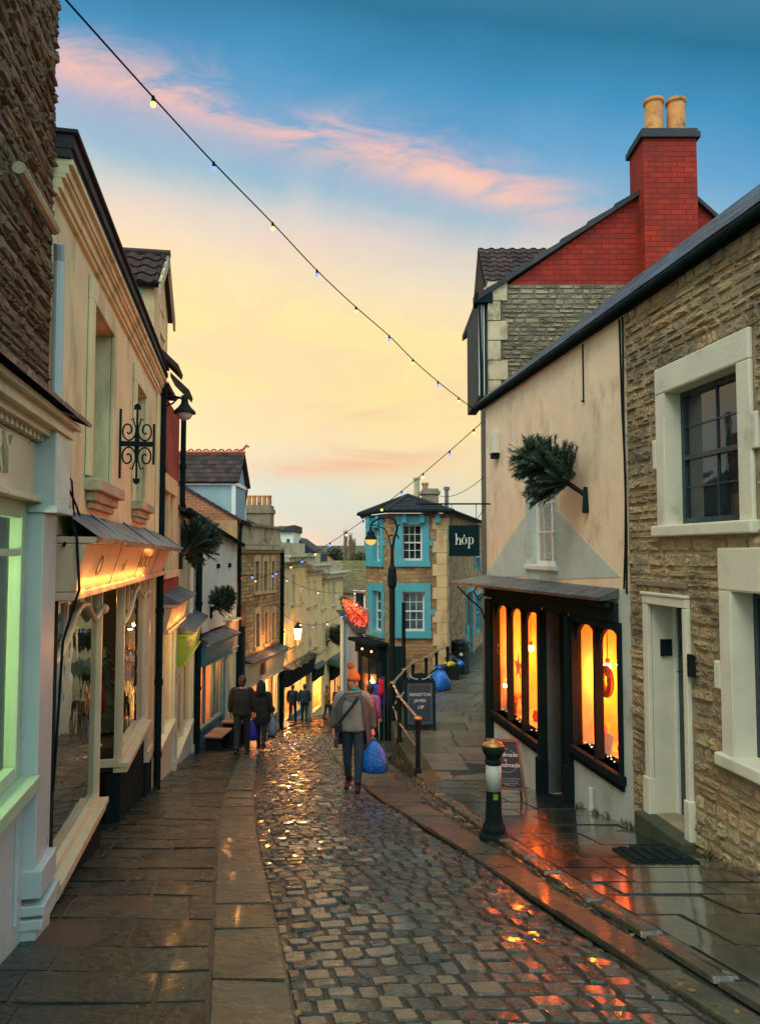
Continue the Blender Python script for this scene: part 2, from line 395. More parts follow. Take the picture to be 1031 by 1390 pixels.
M['cobble']=mat('wet_sett',(.034,.042,.04),(.014,.022,.022),(.085,.078,.058),rough=.24,rvar=.12,scale=8,attr=.8,bump=.9,bscale=20,spec=.5,coat=.55,bdist=.025)
M['kerb']=mat('worn_kerb_stone',(.07,.07,.05),(.035,.04,.03),(.03,.035,.025),rough=.3,rvar=.12,scale=6,attr=.6,bump=.8,bscale=14,spec=.6,coat=.3)
M['mud']=mat('wet_joint_grit',(.018,.02,.014),(.010,.012,.009),rough=.35,bump=.6,bscale=50,spec=.6)
M['retwall']=mat('mossy_retaining_stone',(.055,.07,.045),(.035,.05,.03),(.09,.09,.055),spec=.2,rough=.85,attr=.5,bump=.5,scale=4,stain=(.04,.065,.03),stainscale=2)
M['grass']=mat('far_grass',(.06,.075,.025),(.045,.05,.02),rough=.95,scale=.05,bump=0)
M['needle']=mat('pine_needle',(.015,.05,.028),(.008,.032,.02),(.03,.075,.03),rough=.55,attr=.7,bump=0)
M['leaf']=mat('dull_leaf',(.03,.055,.025),(.02,.04,.02),(.07,.08,.03),rough=.7,attr=.7,bump=0)
M['twig']=mat('bare_twig',(.2,.14,.08),(.15,.11,.07),rough=.9,bump=0)
M['bark']=mat('bark',(.06,.045,.03),(.04,.03,.02),rough=.9)
M['oak']=mat('red_brown_wood',(.2,.07,.03),(.14,.05,.02),rough=.4,bump=.15)
M['chalk']=mat('blackboard',(.012,.025,.035),(.008,.018,.025),rough=.5)
M['ink']=mat('white_lettering',(.7,.75,.75),(.62,.68,.68),rough=.6,bump=0)
M['engrave']=mat('dark_lettering',(.16,.1,.055),(.12,.08,.045),rough=.7,bump=0)
M['boardblue']=mat('navy_sign_panel',(.008,.035,.06),(.006,.028,.05),rough=.35,bump=.05)
M['signblack']=mat('sign_black_teal',(.006,.024,.03),(.005,.019,.024),rough=.9,spec=.08,bump=.03)
M['chrome']=mat('grey_cap',(.2,.22,.22),rough=.35,metal=.5)
M['cap']=mat('wet_brass_cap',(.6,.3,.08),(.5,.24,.07),rough=.3,metal=.5)
M['rail']=mat('worn_rail',(.34,.29,.2),(.24,.2,.14),rough=.25,metal=.6)
M['reflect']=mat('reflective_band',(.5,.55,.48),(.44,.5,.43),rough=.35)
M['yelgreen']=mat('yellow_green_reflector',(.18,.35,.03),rough=.3)
M['bag']=mat('blue_plastic',(.01,.2,.75),(.01,.15,.6),rough=.3,bump=.8,bscale=9,bdist=.05)
M['bagdeep']=mat('deep_blue_plastic',(.015,.02,.4),(.01,.015,.3),rough=.4,bump=.4,bscale=9)
M['bagpale']=mat('pale_blue_bag',(.12,.25,.35),(.1,.2,.3),rough=.5)
M['yellow']=mat('yellow_plastic',(.6,.5,.02),rough=.4)
M['bin']=mat('black_bin_plastic',(.01,.02,.025),rough=.35)
M['dglass']=mat('dark_window_glass',(.01,.018,.02),(.014,.022,.024),rough=.03,rvar=.01,bump=.04,bscale=2,spec=.9)
M['blueglass']=mat('teal_window_glass',(.02,.07,.085),(.03,.09,.1),rough=.05,rvar=.01,bump=.04,bscale=2,spec=.9)
M['glass']=glassmat('clear_window_glass')
M['shopglass']=glassmat('reflective_shop_glass',(.6,.65,.65),1.6)
M['warmroom']=mat('warm_painted_room',(.75,.36,.1),(.62,.28,.08),rough=.8,bump=0,scale=1.2)
M['woodroom']=mat('warm_panelled_room',(.6,.38,.16),(.35,.2,.08),rough=.7,bump=0,scale=3)
M['greenroom']=mat('lime_painted_room',(.5,.62,.12),(.42,.55,.14),rough=.8,bump=0)
M['darkroom']=mat('dark_room',(.02,.022,.02),(.035,.03,.022),rough=.9,bump=0)
M['bulbW']=emit('lamp_glow',(1,.62,.25),14)
M['bulbBig']=emit('lantern_glow',(1,.55,.18),22)
M['strW']=emit('festoon_warm',(1,.55,.16),2.6)
M['strB']=emit('festoon_blue',(.15,.25,1),2.4)
M['strWh']=emit('festoon_white',(1,.8,.5),2.6)
M['amber']=emit('amber_lamp_glass',(1,.55,.12),1.2)
M['redlit']=emit('red_tree_lights',(1,.03,.01),2.2)
M['pinklit']=emit('warm_tree_lights',(1,.22,.08),2.4)
M['frost']=mat('frosted_glass_bowl',(.5,.55,.53),rough=.15,bump=0)
M['skin']=mat('skin',(.6,.32,.23),(.54,.28,.2),rough=.5,bump=0)
M['skinL']=M['skin']
M['cardigan']=mat('grey_knit_cardigan',(.1,.115,.12),(.075,.088,.094),rough=.95,bump=.9,bscale=70)
M['jumper']=mat('light_grey_jumper',(.3,.32,.3),(.24,.26,.25),rough=.95,bump=.8,bscale=80)
M['scarf']=mat('grey_scarf',(.22,.26,.25),(.16,.2,.19),rough=.95,bump=.9,bscale=50)
M['orangeknit']=mat('orange_knit',(.8,.2,.03),(.65,.15,.025),rough=.95,bump=1,bscale=60)
M['jeans']=mat('dark_teal_jeans',(.02,.06,.085),(.015,.045,.065),rough=.85,bump=.4)
M['blackcloth']=mat('black_cloth',(.008,.02,.024),(.006,.014,.017),rough=.9,bump=.3)
M['navycloth']=mat('navy_cloth',(.01,.03,.05),(.008,.022,.035),rough=.85,bump=.3)
M['darkjeans']=mat('dark_trousers',(.012,.03,.045),(.009,.022,.032),rough=.85,bump=.3)
M['shoe']=mat('dark_boot',(.008,.01,.012),rough=.5)
M['olive']=mat('olive_coat',(.08,.08,.03),(.06,.06,.025),rough=.9,bump=.3)
M['pink']=mat('pink_jacket',(.42,.1,.26),(.34,.08,.2),rough=.8,bump=.3)
M['red']=mat('red_cloth',(.65,.01,.05),(.5,.01,.04),rough=.8)
M['bluecloth']=mat('blue_cloth',(.01,.06,.45),(.01,.04,.35),rough=.8)
M['maroon']=mat('maroon_dress',(.16,.02,.055),(.11,.015,.04),rough=.9,bump=.3)
M['hair']=mat('brown_hair',(.05,.025,.012),(.03,.016,.01),rough=.6)
M['mask']=mat('teal_face_mask',(.03,.4,.34),rough=.8)
M['concrete']=mat('grey_bench_top',(.22,.17,.12),(.16,.13,.1),rough=.4)
M['star']=mat('paper_star',(.8,.6,.3),rough=.8,bump=0)
M['card']=mat('white_card',(.75,.7,.6),rough=.8,bump=0)
M['weedg']=mat('weed',(.06,.09,.02),(.04,.06,.015),rough=.8,bump=0)
# ---------------------------------------------------------------- camera, sky, light
sc=bpy.context.scene
cd=bpy.data.cameras.new('camera'); cam=bpy.data.objects.new('camera',cd); C.objects.link(cam); sc.camera=cam
cam.location=(0,0,0); cam.rotation_euler=(math.radians(90)+TH,0,0)
cd.sensor_fit='VERTICAL'; cd.sensor_height=24; cd.lens=24*FPX/1390; cd.shift_y=-(695-CY)/1390; cd.clip_start=.05; cd.clip_end=5000
sc.view_settings.view_transform='Standard'; sc.view_settings.look='None'; sc.view_settings.exposure=0; sc.view_settings.gamma=1
def s2l(*c): return tuple(((x/255+.055)/1.055)**2.4 if x>10 else x/255/12.92 for x in c)
w=bpy.data.worlds.new('World'); sc.world=w; w.use_nodes=True; nt=w.node_tree; nt.nodes.clear()
SUN_EL,SUN_AZ=math.radians(38),math.radians(-150)
wo=N(nt,'OutputWorld'); bg=N(nt,'Background'); bg.inputs[1].default_value=1.0
bg2=N(nt,'Background'); bg2.inputs[1].default_value=.02; ad=N(nt,'AddShader')
nt.links.new(bg.outputs[0],ad.inputs[0]); nt.links.new(bg2.outputs[0],ad.inputs[1]); nt.links.new(ad.outputs[0],wo.inputs[0])
sky=N(nt,'TexSky'); sky.sky_type='NISHITA'; sky.sun_disc=False; sky.sun_elevation=math.radians(4); sky.sun_rotation=math.radians(-25)
nt.links.new(sky.outputs[0],bg2.inputs[0])
tc=N(nt,'TexCoord').outputs['Generated']; sp=N(nt,'SeparateXYZ'); nt.links.new(tc,sp.inputs[0])
x,y,z=sp.outputs[0],sp.outputs[1],sp.outputs[2]
ym=math_(nt,'MAXIMUM',y,.08)
u=math_(nt,'DIVIDE',x,ym); v=math_(nt,'DIVIDE',z,ym)
nz=noise(nt,tc,3.2,6,.55,.4)
cmb=N(nt,'CombineXYZ')
nt.links.new(math_(nt,'MULTIPLY_ADD',u,1.),cmb.inputs[0]); nt.links.new(math_(nt,'MULTIPLY',v,2.6),cmb.inputs[1])
nz2=noise(nt,cmb.outputs[0],4.5,8,.62,1.2)
vw=N(nt,'Math',operation='MULTIPLY_ADD'); nt.links.new(nz,vw.inputs[0]); vw.inputs[1].default_value=.16; vw.inputs[2].default_value=-.08
vv=math_(nt,'ADD',v,vw.outputs[0])
# the blue reaches lower on the right, the warm glow higher on the left
vv=math_(nt,'ADD',vv,math_(nt,'MULTIPLY',u,.16))
base=ramp(nt,math_(nt,'MULTIPLY',vv,.8),[(0.0,s2l(165,190,198)),(.05,s2l(188,205,200)),(.10,s2l(232,212,168)),(.17,s2l(253,222,150)),(.25,s2l(252,226,160)),(.31,s2l(240,220,185)),(.36,s2l(212,208,200)),(.405,s2l(150,186,205)),(.47,s2l(100,162,204)),(.54,s2l(58,142,188)),(.62,s2l(26,112,148)),(1.,s2l(120,150,170))])
def band(p,q,width,umin,umax,strength,col,cur):
    n=ray(*p).normalized().cross(ray(*q).normalized()).normalized()
    dn=N(nt,'VectorMath',operation='DOT_PRODUCT'); nt.links.new(tc,dn.inputs[0]); dn.inputs[1].default_value=n
    d=math_(nt,'ADD',dn.outputs['Value'],math_(nt,'MULTIPLY_ADD',nz2,.05)); 
    dd=N(nt,'Math',operation='MULTIPLY_ADD'); nt.links.new(nz2,dd.inputs[0]); dd.inputs[1].default_value=.06; dd.inputs[2].default_value=-.03
    d=math_(nt,'ADD',dn.outputs['Value'],dd.outputs[0])
    e=math_(nt,'POWER',math_(nt,'DIVIDE',math_(nt,'ABSOLUTE',d),width),2.)
    g=math_(nt,'POWER',2.718,math_(nt,'MULTIPLY',e,-1.))
    def sm(a,b,s):
        r=N(nt,'MapRange',interpolation_type='SMOOTHSTEP'); nt.links.new(s,r.inputs[0]); r.inputs[1].default_value=a; r.inputs[2].default_value=b; return r.outputs[0]
    g=math_(nt,'MULTIPLY',g,sm(umin,umin+.15,u)); g=math_(nt,'MULTIPLY',g,sm(umax,umax-.18,u))
    g=math_(nt,'MULTIPLY',g,math_(nt,'GREATER_THAN',y,.1))
    t=ramp(nt,nz2,[(.36,.15),(.58,1.)])
    g=math_(nt,'MULTIPLY',math_(nt,'MULTIPLY',g,t),strength)
    return mixc(nt,g,cur,col)
mott=ramp(nt,nz2,[(.42,0.),(.62,.42)])
msk=N(nt,'MapRange',interpolation_type='SMOOTHSTEP'); nt.links.new(v,msk.inputs[0]); msk.inputs[1].default_value=.52; msk.inputs[2].default_value=.3
base=mixc(nt,math_(nt,'MULTIPLY',mott,msk.outputs[0]),base,s2l(232,200,170))
base=band((100,108),(780,285),.04,-.75,.36,.6,s2l(215,185,195),base)
base=band((300,152),(780,288),.019,-.55,.36,.9,s2l(248,190,170),base)
base=band((560,240),(800,300),.012,-.05,.3,.5,s2l(250,205,180),base)
base=band((150,300),(560,330),.03,-.6,.15,.35,s2l(245,205,195),base)
base=band((340,640),(640,625),.014,-.3,.14,.7,s2l(225,160,130),base)
base=band((430,560),(570,568),.011,-.12,.06,.75,s2l(215,150,110),base)
# rear and overhead sky: out of view, brightened beyond dusk to add light on the facades
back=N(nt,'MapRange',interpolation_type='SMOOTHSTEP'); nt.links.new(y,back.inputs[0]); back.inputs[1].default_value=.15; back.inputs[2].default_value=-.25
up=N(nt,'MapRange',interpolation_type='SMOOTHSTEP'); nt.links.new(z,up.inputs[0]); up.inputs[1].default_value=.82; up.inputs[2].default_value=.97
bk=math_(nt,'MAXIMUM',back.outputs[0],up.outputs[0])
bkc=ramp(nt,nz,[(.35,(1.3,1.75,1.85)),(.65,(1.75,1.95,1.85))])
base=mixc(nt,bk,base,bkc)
# ground-side of the world stays dark
gd=N(nt,'MapRange'); nt.links.new(z,gd.inputs[0]); gd.inputs[1].default_value=-.02; gd.inputs[2].default_value=-.1
base=mixc(nt,gd.outputs[0],base,(.05,.06,.05))
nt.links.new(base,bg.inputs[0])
sl=bpy.data.lights.new('sun','SUN'); sl.energy=1.5; sl.angle=math.radians(25); sl.color=(1,.86,.66)
so=bpy.data.objects.new('sun',sl); C.objects.link(so)
sd=V((-.35,-.6,.85)).normalized()   # direction towards the light: high behind the camera
so.rotation_euler=sd.to_track_quat('Z','Y').to_euler()
def lamp(loc,power,col=(1,.5,.16),size=.06,name='lamp_light',kind='POINT',rot=None,sx=1,sy=.1):
    l=bpy.data.lights.new(name,kind); l.energy=power; l.color=col
    if kind=='POINT': l.shadow_soft_size=size
    if kind=='AREA': l.shape='RECTANGLE'; l.size=sx; l.size_y=sy
    o=bpy.data.objects.new(name,l); C.objects.link(o); o.location=loc
    if rot: o.rotation_euler=rot
    return o
# ---------------------------------------------------------------- ground
KL=[(2.,-.08),(4.53,-.6),(7.65,-1.25),(11,-1.85),(14.5,-2.39),(20,-3.2),(26,-3.75),(31,-3.75),(36,-3.7),(42,-2.9),(50,-1.6)]
KR=[(2.,1.85),(4.57,1.27),(7.2,.72),(10,.05),(13.6,-.6),(17,-1.05),(19.5,-1.3),(24,-1.3),(30,-1.2),(40,-1.3),(48,.2)]
KC=[(2.,2.1),(4.53,1.66),(5.78,1.45),(8.91,1.06),(12.2,.68),(13.3,.57),(14.9,.35),(16.5,.28),(17.6,.45),(18.8,.85),(19.8,1.25),(21,1.6),(22.,2.)]
kl=lambda Y:lerp(KL,Y); kr=lambda Y:lerp(KR,Y); kc=lambda Y:lerp(KC,Y)
m=MB(); ys=[-30,0,2,6,12,20,30,40,48,60,90,140,200,300,420,600,1200,3000]
def far(Y):
    if Y<=60: return gz(Y)
    return lerp([(60,gz(60)),(90,-9.5),(200,-6.),(300,-2.),(420,4.),(600,4.5),(3000,-2)],Y)
xs=[-2500,-400,-60,-15,-5,5,15,60,400,2500]
for yy in ys:
    for xx in xs: m.v.append((xx,yy,far(yy)-.05))
n=len(xs)
for i in range(len(ys)-1):
    for j in range(n-1): m.f.append((i*n+j,i*n+j+1,(i+1)*n+j+1,(i+1)*n+j)); m.c.append(.5)
g=m.build('ground',M['grass'],kind='structure',origin=(0,0,0))
# bedding under the whole street
m=MB()
for i,yy in enumerate([1.5,4,8,12,16,20,26,32,40,50]):
    m.v+= [(-9,yy,gz(yy)-.02),(6,yy,gz(yy)-.02)]
    if i: k=2*i; m.f.append((k-2,k-1,k+1,k)); m.c.append(.5)
m.build('street_bedding',M['mud'],kind='structure',origin=(0,8,-3))
# cobbled roadway
def bed(mp,a0,a1,b0,b1,h,name,step=.5,na=6):
    m=MB(); b=b0; r=0
    while b<=b1+1e-6:
        A0=a0(b) if callable(a0) else a0; A1=a1(b) if callable(a1) else a1
        for i in range(na+1): m.v.append(tuple(mp(A0+(A1-A0)*i/na,b,h)))
        if r:
            k=(r-1)*(na+1)
            for i in range(na): m.f.append((k+i,k+i+1,k+na+2+i,k+na+1+i)); m.c.append(.5)
        r+=1; b+=step
    m.build(name,M['mud'],kind='structure',origin=(0,8,-3))
m=MB()
def camber(a,b):
    w=kr(b)-kl(b); t=a/w-.5; return .05*(1-4*t*t)
mp=lambda a,b,h: V((kl(b)+a,b,gz(b)+h+camber(a,b)+.012*math.sin(b*2.3+a*3)))
stones(m,mp,0,lambda b:kr(b)-kl(b),2.4,18,(.115,.165),(.105,.19),dome=.015,gap=.006,jit=.24,inset=.055,ch=.012,tilt=.06,rough=.5)
stones(m,mp,0,lambda b:kr(b)-kl(b),18,47,(.15,.2),(.14,.22),dome=.02,gap=.014,jit=.25,inset=.2,tilt=.08,lod=lambda b:b>24)
bed(mp,-.02,lambda b:kr(b)-kl(b)+.02,2.2,46,.003,'road_joint_grit',.25,8)
m.build('cobbled_road',M['cobble'],kind='structure',smooth=False,origin=(0,8,-3))
# left pavement: a kerbside row of pale slabs then wide flags
m=MB(); mp=lambda a,b,h: V((kl(b)-a,b,gz(b)+.05+h+.008*math.sin(b*1.7+a*5)))
stones(m,mp,.0,.4,2.2,26,(.45,.95),(.42,.43),dome=.014,gap=.012,jit=.06,inset=.05,tilt=.025,rough=.3,shift=False)
bed(mp,.0,2.3,2.2,26,.0015,'pavement_joint_grit',.25,10)
m.build('kerb_row',M['slabL'],kind='structure',origin=(0,8,-3))
m=MB()
stones(m,mp,.4,2.3,2.2,26,(.3,.55),(.32,.85),dome=.010,gap=.009,jit=.05,inset=.04,tilt=.012,rough=.35)
m.build('pavement',M['slab'],kind='structure',origin=(0,8,-3))
m=MB(); mp=lambda a,b,h: V((kl(b)-a,b,gz(b)+.04+h))
stones(m,mp,0,2.4,26,47,(.45,.6),(.5,.9),dome=.012,gap=.02,jit=.1,inset=.04,tilt=.01,lod=lambda b:True)
m.build('far_pavement',M['slab'],kind='structure',origin=(0,30,-7))
# right side gutter slabs between setts and kerb
m=MB(); mp=lambda a,b,h: V((kr(b)+a,b,gz(b)+.03+h))
stones(m,mp,0,lambda b:min(.62,(kc(b)-kr(b))*.62) if b<20 else 2.4,2.2,24,(.6,1.1),(.6,.8),dome=.016,gap=.012,jit=.03,inset=.05,tilt=.012,shift=False)
bed(mp,0,lambda b:max(kc(b)-kr(b)-.1,.1),2.2,20,.003,'gutter_joint_grit',.25,4)
m.build('gutter_slabs',M['slabL'],kind='structure',origin=(0,8,-3))
m=MB(); 
stones(m,mp,lambda b:min(.64,(kc(b)-kr(b))*.64),lambda b:max(kc(b)-kr(b)-.1,.1),2.2,20,(.14,.22),(.12,.2),dome=.02,gap=.014,jit=.25,inset=.055,ch=.012,tilt=.1)
m.build('gutter_setts',M['cobble'],kind='structure',origin=(0,8,-3))
m=MB(); mp=lambda a,b,h: V((kc(b)-.12+a,b,gz(b)+.065+h))
stones(m,mp,0,.17,2.2,12.6,(.35,.8),(.16,.18),dome=.016,gap=.014,jit=.2,inset=.12,tilt=.03,rough=.6,shift=False)
m.build('kerb',M['kerb'],kind='structure',origin=(0,8,-3))
# right pavement and raised path
m=MB()
mp=lambda a,b,h: V((kc(b)+.05+a,b,pz(b)+h))
for i,yy in enumerate([2,3,4.5,6,8,10,12.2,13.3,14.9,16.5,17.6,18.8,19.8,21,22,27,40]):
    x0=kc(yy) if yy<22 else 2.; m.v+=[(x0,yy,pz(yy)+.003),(9,yy,pz(yy)+.003)]
    if i: k=2*i; m.f.append((k-2,k-1,k+1,k)); m.c.append(.5)
m.build('path_bedding',M['mud'],kind='structure',origin=(1,8,-3))
m=MB()
stones(m,mp,0,lambda b:3.95-.15*b-kc(b),2.2,12.2,(.32,.6),(.4,.9),dome=.012,gap=.010,jit=.045,inset=.04,tilt=.012,rough=.35)
m.build('pavement',M['slabR'],kind='structure',origin=(0,8,-3))
m=MB()
stones(m,mp,.1,lambda b:5.-kc(b) if b<22 else 4.,12.2,30,(.45,.75),(.6,1.1),dome=.012,gap=.01,jit=.03,inset=.04,tilt=.008,rough=.35)
m.build('path',mat('damp_path_flag',(.1,.105,.075),(.065,.07,.05),(.14,.135,.09),rough=.4,rvar=.14,scale=2,attr=.5,bump=.5,bscale=10,spec=.6,coat=.15),kind='structure',origin=(0,16,-3))
# retaining wall with coping below the railings
rw=thing('retaining_wall','low mossy stone retaining wall curving beside the cobbled road under the railings','wall',(.4,16,gz(16)))
pts=[(a,b) for b,a in [(y_,kc(y_)) for y_ in (11.6,12.2,12.8,13.3,13.8,14.4,14.9,15.5,16,16.5,17.05,17.6,18.2,18.8,19.8,21,22)]]
m=MB();cp=MB()
for i in range(len(pts)-1):
    F=Fac(pts[i],pts[i+1],-1); zb=min(gz(pts[i][1]),gz(pts[i+1][1]))-.3
    m.fbox(F,0,F.L,zb,pz(pts[i][1])-.06,-.3,0)
    if i>0:
        zz=pz(pts[i][1]); z2=pz(pts[i+1][1])
        P=F.pt
        cp.hexa([P(.005,zz-.09,.04),P(F.L-.005,z2-.09,.04),P(F.L-.005,z2-.09,-.28),P(.005,zz-.09,-.28),P(.005,zz+.03,.04),P(F.L-.005,z2+.03,.04),P(F.L-.005,z2+.03,-.28),P(.005,zz+.03,-.28)],R.random())
        stones(m,lambda a,b,h,P=P:P(a,b,h),0,F.L,zb+.02,min(zz,z2)-.1,(.14,.24),(.25,.5),dome=.03,gap=.015,jit=.2)
m.build('wall',M['retwall'],rw); cp.build('coping',M['retwall'],rw,bevel=.015)
# ironwork cover plate in the right pavement
m=MB(); y0=6.35; x0=2.15
for i in range(9):
    for j in range(5):
        yy=y0+i*.055; xx=x0+j*.1
        m.box(xx,xx+.075,yy,yy+.035,pz(yy)+.02,pz(yy)+.042)
m.hexa([(x0-.04,y0-.04,pz(y0-.04)+.0),(x0+.52,y0-.04,pz(y0-.04)+.0),(x0+.52,y0+.52,pz(y0+.52)+.0),(x0-.04,y0+.52,pz(y0+.52)),
  (x0-.04,y0-.04,pz(y0-.04)+.028),(x0+.52,y0-.04,pz(y0-.04)+.028),(x0+.52,y0+.52,pz(y0+.52)+.028),(x0-.04,y0+.52,pz(y0+.52)+.028)])
m.build('drain_cover',M['iron'],label='small studded iron drain cover set in the right pavement by the shop',cat='drain cover')
# ---------------------------------------------------------------- building pieces
def win(B,F,u0,u1,z0,z1,dep=.12,fm='white',pm='dglass',nx=2,ny=4,fw=.05,sill=None,sash=True,bar=.018,name='window',lab=None):
    f=MB(); d0,d1=-dep-.05,-dep
    f.fbox(F,u0,u0+fw,z0,z1,d0,d1); f.fbox(F,u1-fw,u1,z0,z1,d0,d1)
    f.fbox(F,u0+fw,u1-fw,z1-fw,z1,d0,d1); f.fbox(F,u0+fw,u1-fw,z0,z0+fw*1.3,d0,d1)
    zm=(z0+z1)/2
    if sash: f.fbox(F,u0+fw,u1-fw,zm-.022,zm+.022,d0-.005,d1+.012)
    iu0,iu1,iz0,iz1=u0+fw,u1-fw,z0+fw*1.3,z1-fw
    for i in range(1,nx):
        uu=iu0+(iu1-iu0)*i/nx; f.fbox(F,uu-bar/2,uu+bar/2,iz0,iz1,d0+.012,d1-.012)
    for j in range(1,ny):
        zz=iz0+(iz1-iz0)*j/ny
        if sash and abs(zz-zm)<.05: continue
        f.fbox(F,iu0,iu1,zz-bar/2,zz+bar/2,d0+.014,d1-.014)
    w=f.build(name,M[fm],B,label=lab)
    p=MB(); p.fbox(F,iu0-.005,iu1+.005,iz0-.005,iz1+.005,d0+.015,d0+.022); p.build('pane',M[pm],w)
    if sill:
        sm,so=sill; s=MB(); s.fbox(F,u0-so,u1+so,z0-.09,z0-.002,-dep+.0,.07); s.build('sill',M[sm],w,bevel=.012)
    return w
def frame_trim(F,u0,u1,z0,z1,wd,d=.03,ears=None,head=None,m=None,keys=0):
    m=m or MB(); hh=head or wd
    m.fbox(F,u0-wd,u0,z0,z1,0.003,d,.3); m.fbox(F,u1,u1+wd,z0,z1,.003,d,.6)
    m.fbox(F,u0-wd,u1+wd,z1,z1+hh,.003,d+.002,.5)
    if ears:
        a,b,c=ears
        m.fbox(F,u0-wd-c,u0-wd+.002,a,b,.004,d+.001,.4); m.fbox(F,u1+wd-.002,u1+wd+c,a,b,.004,d+.001,.4)
    return m
def room(B,F,u0,u1,z0,z1,dep,mt,name='shop_interior'):
    m=MB(); P=F.pt; e=.3
    for q in ([P(u0,z0,-dep),P(u1,z0,-dep),P(u1,z1,-dep),P(u0,z1,-dep)],[P(u0,z0,-e),P(u0,z0,-dep),P(u0,z1,-dep),P(u0,z1,-e)],
              [P(u1,z0,-e),P(u1,z0,-dep),P(u1,z1,-dep),P(u1,z1,-e)],[P(u0,z1,-e),P(u1,z1,-e),P(u1,z1,-dep),P(u0,z1,-dep)],
              [P(u0,z0,-e),P(u1,z0,-e),P(u1,z0,-dep),P(u0,z0,-dep)]):
        m.add(q,[(0,1,2,3)])
    return m.build(name,M[mt],B)
def text(s,size,mat_,F=None,u=0,z=0,d=0,parent=None,name='lettering',ext=.002,shear=0,mtx=None,spacing=1,align='CENTER',sx=1):
    cu=bpy.data.curves.new(name,'FONT'); cu.body=s; cu.size=size; cu.extrude=ext; cu.align_x=align; cu.align_y='CENTER'; cu.shear=shear; cu.space_character=spacing; cu.resolution_u=3
    t=bpy.data.objects.new(name,cu); C.objects.link(t)
    if mtx is None:
        # right-handed frame seen from outside: text x along the reading direction
        n=F.n; xd=V((0,0,1)).cross(n).normalized()
        q=F.pt(u,z,d); mtx=Matrix(((xd.x*sx,0,n.x,q.x),(xd.y*sx,0,n.y,q.y),(0,1,0,q.z),(0,0,0,1)))
    bpy.context.view_layer.update()
    me=bpy.data.meshes.new_from_object(t); bpy.data.objects.remove(t); me.transform(mtx)
    if parent is not None: me.transform(Matrix.Translation(-ORG[parent.name]))
    me.materials.clear(); me.materials.append(M[mat_])
    o=bpy.data.objects.new(name,me); C.objects.link(o); ORG[o.name]=ORG[parent.name] if parent is not None else V((0,0,0))
    if parent is not None: o.parent=parent
    return o
def pipe(pts,r,label=None,name='drainpipe',parent=None,cat=None,mt='black',collars=True):
    m=MB(); m.tube(pts,r,10)
    if collars:
        for i in range(len(pts)-1):
            a,b=V(pts[i]),V(pts[i+1]); 
            if (b-a).length>1.2:
                k=int((b-a).length/1.1)
                for j in range(1,k+1):
                    q=a.lerp(b,j/(k+.5)); dr=(b-a).normalized()
                    m.tube([q-dr*.04,q+dr*.04],r*1.25,10)
    return m.build(name,M[mt],parent,smooth=False,label=label,cat=cat)
# ================================================================= LEFT ROW
LA=Fac((-1.25-.19*1.4,1.4),(-1.25-.19*11.1,11.1))
LC=Fac((-3.359,11.1),(-4.5,18.1))
E1=Fac((-4.5,18.1),(-4.22,21.8)); E2=Fac((-4.22,21.8),(-4.6,24.3)); FF=Fac((-4.6,24.3),(-3.86,28.6)); GG=Fac((-4.74,35.2),(-2.50,49.8))
uA=LA.uY; uC=LC.uY
# ---- building A: tall dark rubble house with the pale shopfront nearest the camera
B=thing('stone_house','tall dark rubble stone house at the left edge above a pale blue shopfront','house',LA.pt(uA(3),gz(3)))
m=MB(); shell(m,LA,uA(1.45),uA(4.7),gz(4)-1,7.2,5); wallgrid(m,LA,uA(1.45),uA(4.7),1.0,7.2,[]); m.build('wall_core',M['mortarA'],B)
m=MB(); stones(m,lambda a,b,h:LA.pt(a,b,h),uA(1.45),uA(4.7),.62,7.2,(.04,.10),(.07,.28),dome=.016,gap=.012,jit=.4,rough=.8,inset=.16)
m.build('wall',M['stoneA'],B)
m=MB(); m.tube([LA.pt(uA(3.75),2.02,.07),LA.pt(uA(4.5),2.02,.07)],.035,8); m.build('gutter',M['lime'],B)
m=MB(); m.tube([LA.pt(uA(4.66),2.0,.06),LA.pt(uA(4.72),1.9,.05),LA.pt(uA(4.74),.85,.05)],.035,10); m.build('downpipe',M['paleblue'],B)
# shopfront
m=MB()
m.fbox(LA,uA(1.45),uA(4.42),.33,.66,-.05,.02)         # fascia
m.fbox(LA,uA(1.45),uA(4.42),.30,.335,-.05,.06)
m.build('fascia',M['creampaint'],B,bevel=.004)
m=MB()
m.fprism(LA,[(uA(4.42),.28),(uA(4.8),.28),(uA(4.8),.76),(uA(4.42),.76)],-.02,.13)
m.fbox(LA,uA(4.40),uA(4.82),.24,.285,-.02,.15)
m.build('corbel',M['paleblue'],B,bevel=.006)
m=MB()
m.fbox(LA,uA(1.45),uA(4.8),.70,.74,-.03,.10); m.fbox(LA,uA(1.45),uA(4.82),.74,.80,-.03,.15); m.fbox(LA,uA(1.45),uA(4.85),.80,.83,-.03,.19)
uu=uA(1.5)
while uu<uA(4.4): m.fbox(LA,uu,uu+.045,.665,.70,-.02,.065); uu+=.085
m.build('cornice',M['creampaint'],B)
m=MB(); mp_,A_,B_=bil(LA.pt(uA(1.45),.835,.24),LA.pt(uA(4.88),.835,.24),LA.pt(uA(4.88),.93,.0),LA.pt(uA(1.45),.93,.0))
for i in range(9):
    a,b=A_*i/9,A_*(i+1)/9-.01
    m.add([mp_(a,0,0),mp_(b,0,0),mp_(b,B_,0),mp_(a,B_,0),mp_(a,0,.02+R.random()*.01),mp_(b,0,.02),mp_(b,B_,.02),mp_(a,B_,.02)],[(4,5,6,7),(0,1,5,4),(1,2,6,5),(0,4,7,3)])
m.build('lead_flashing',M['lead'],B)
m=MB()
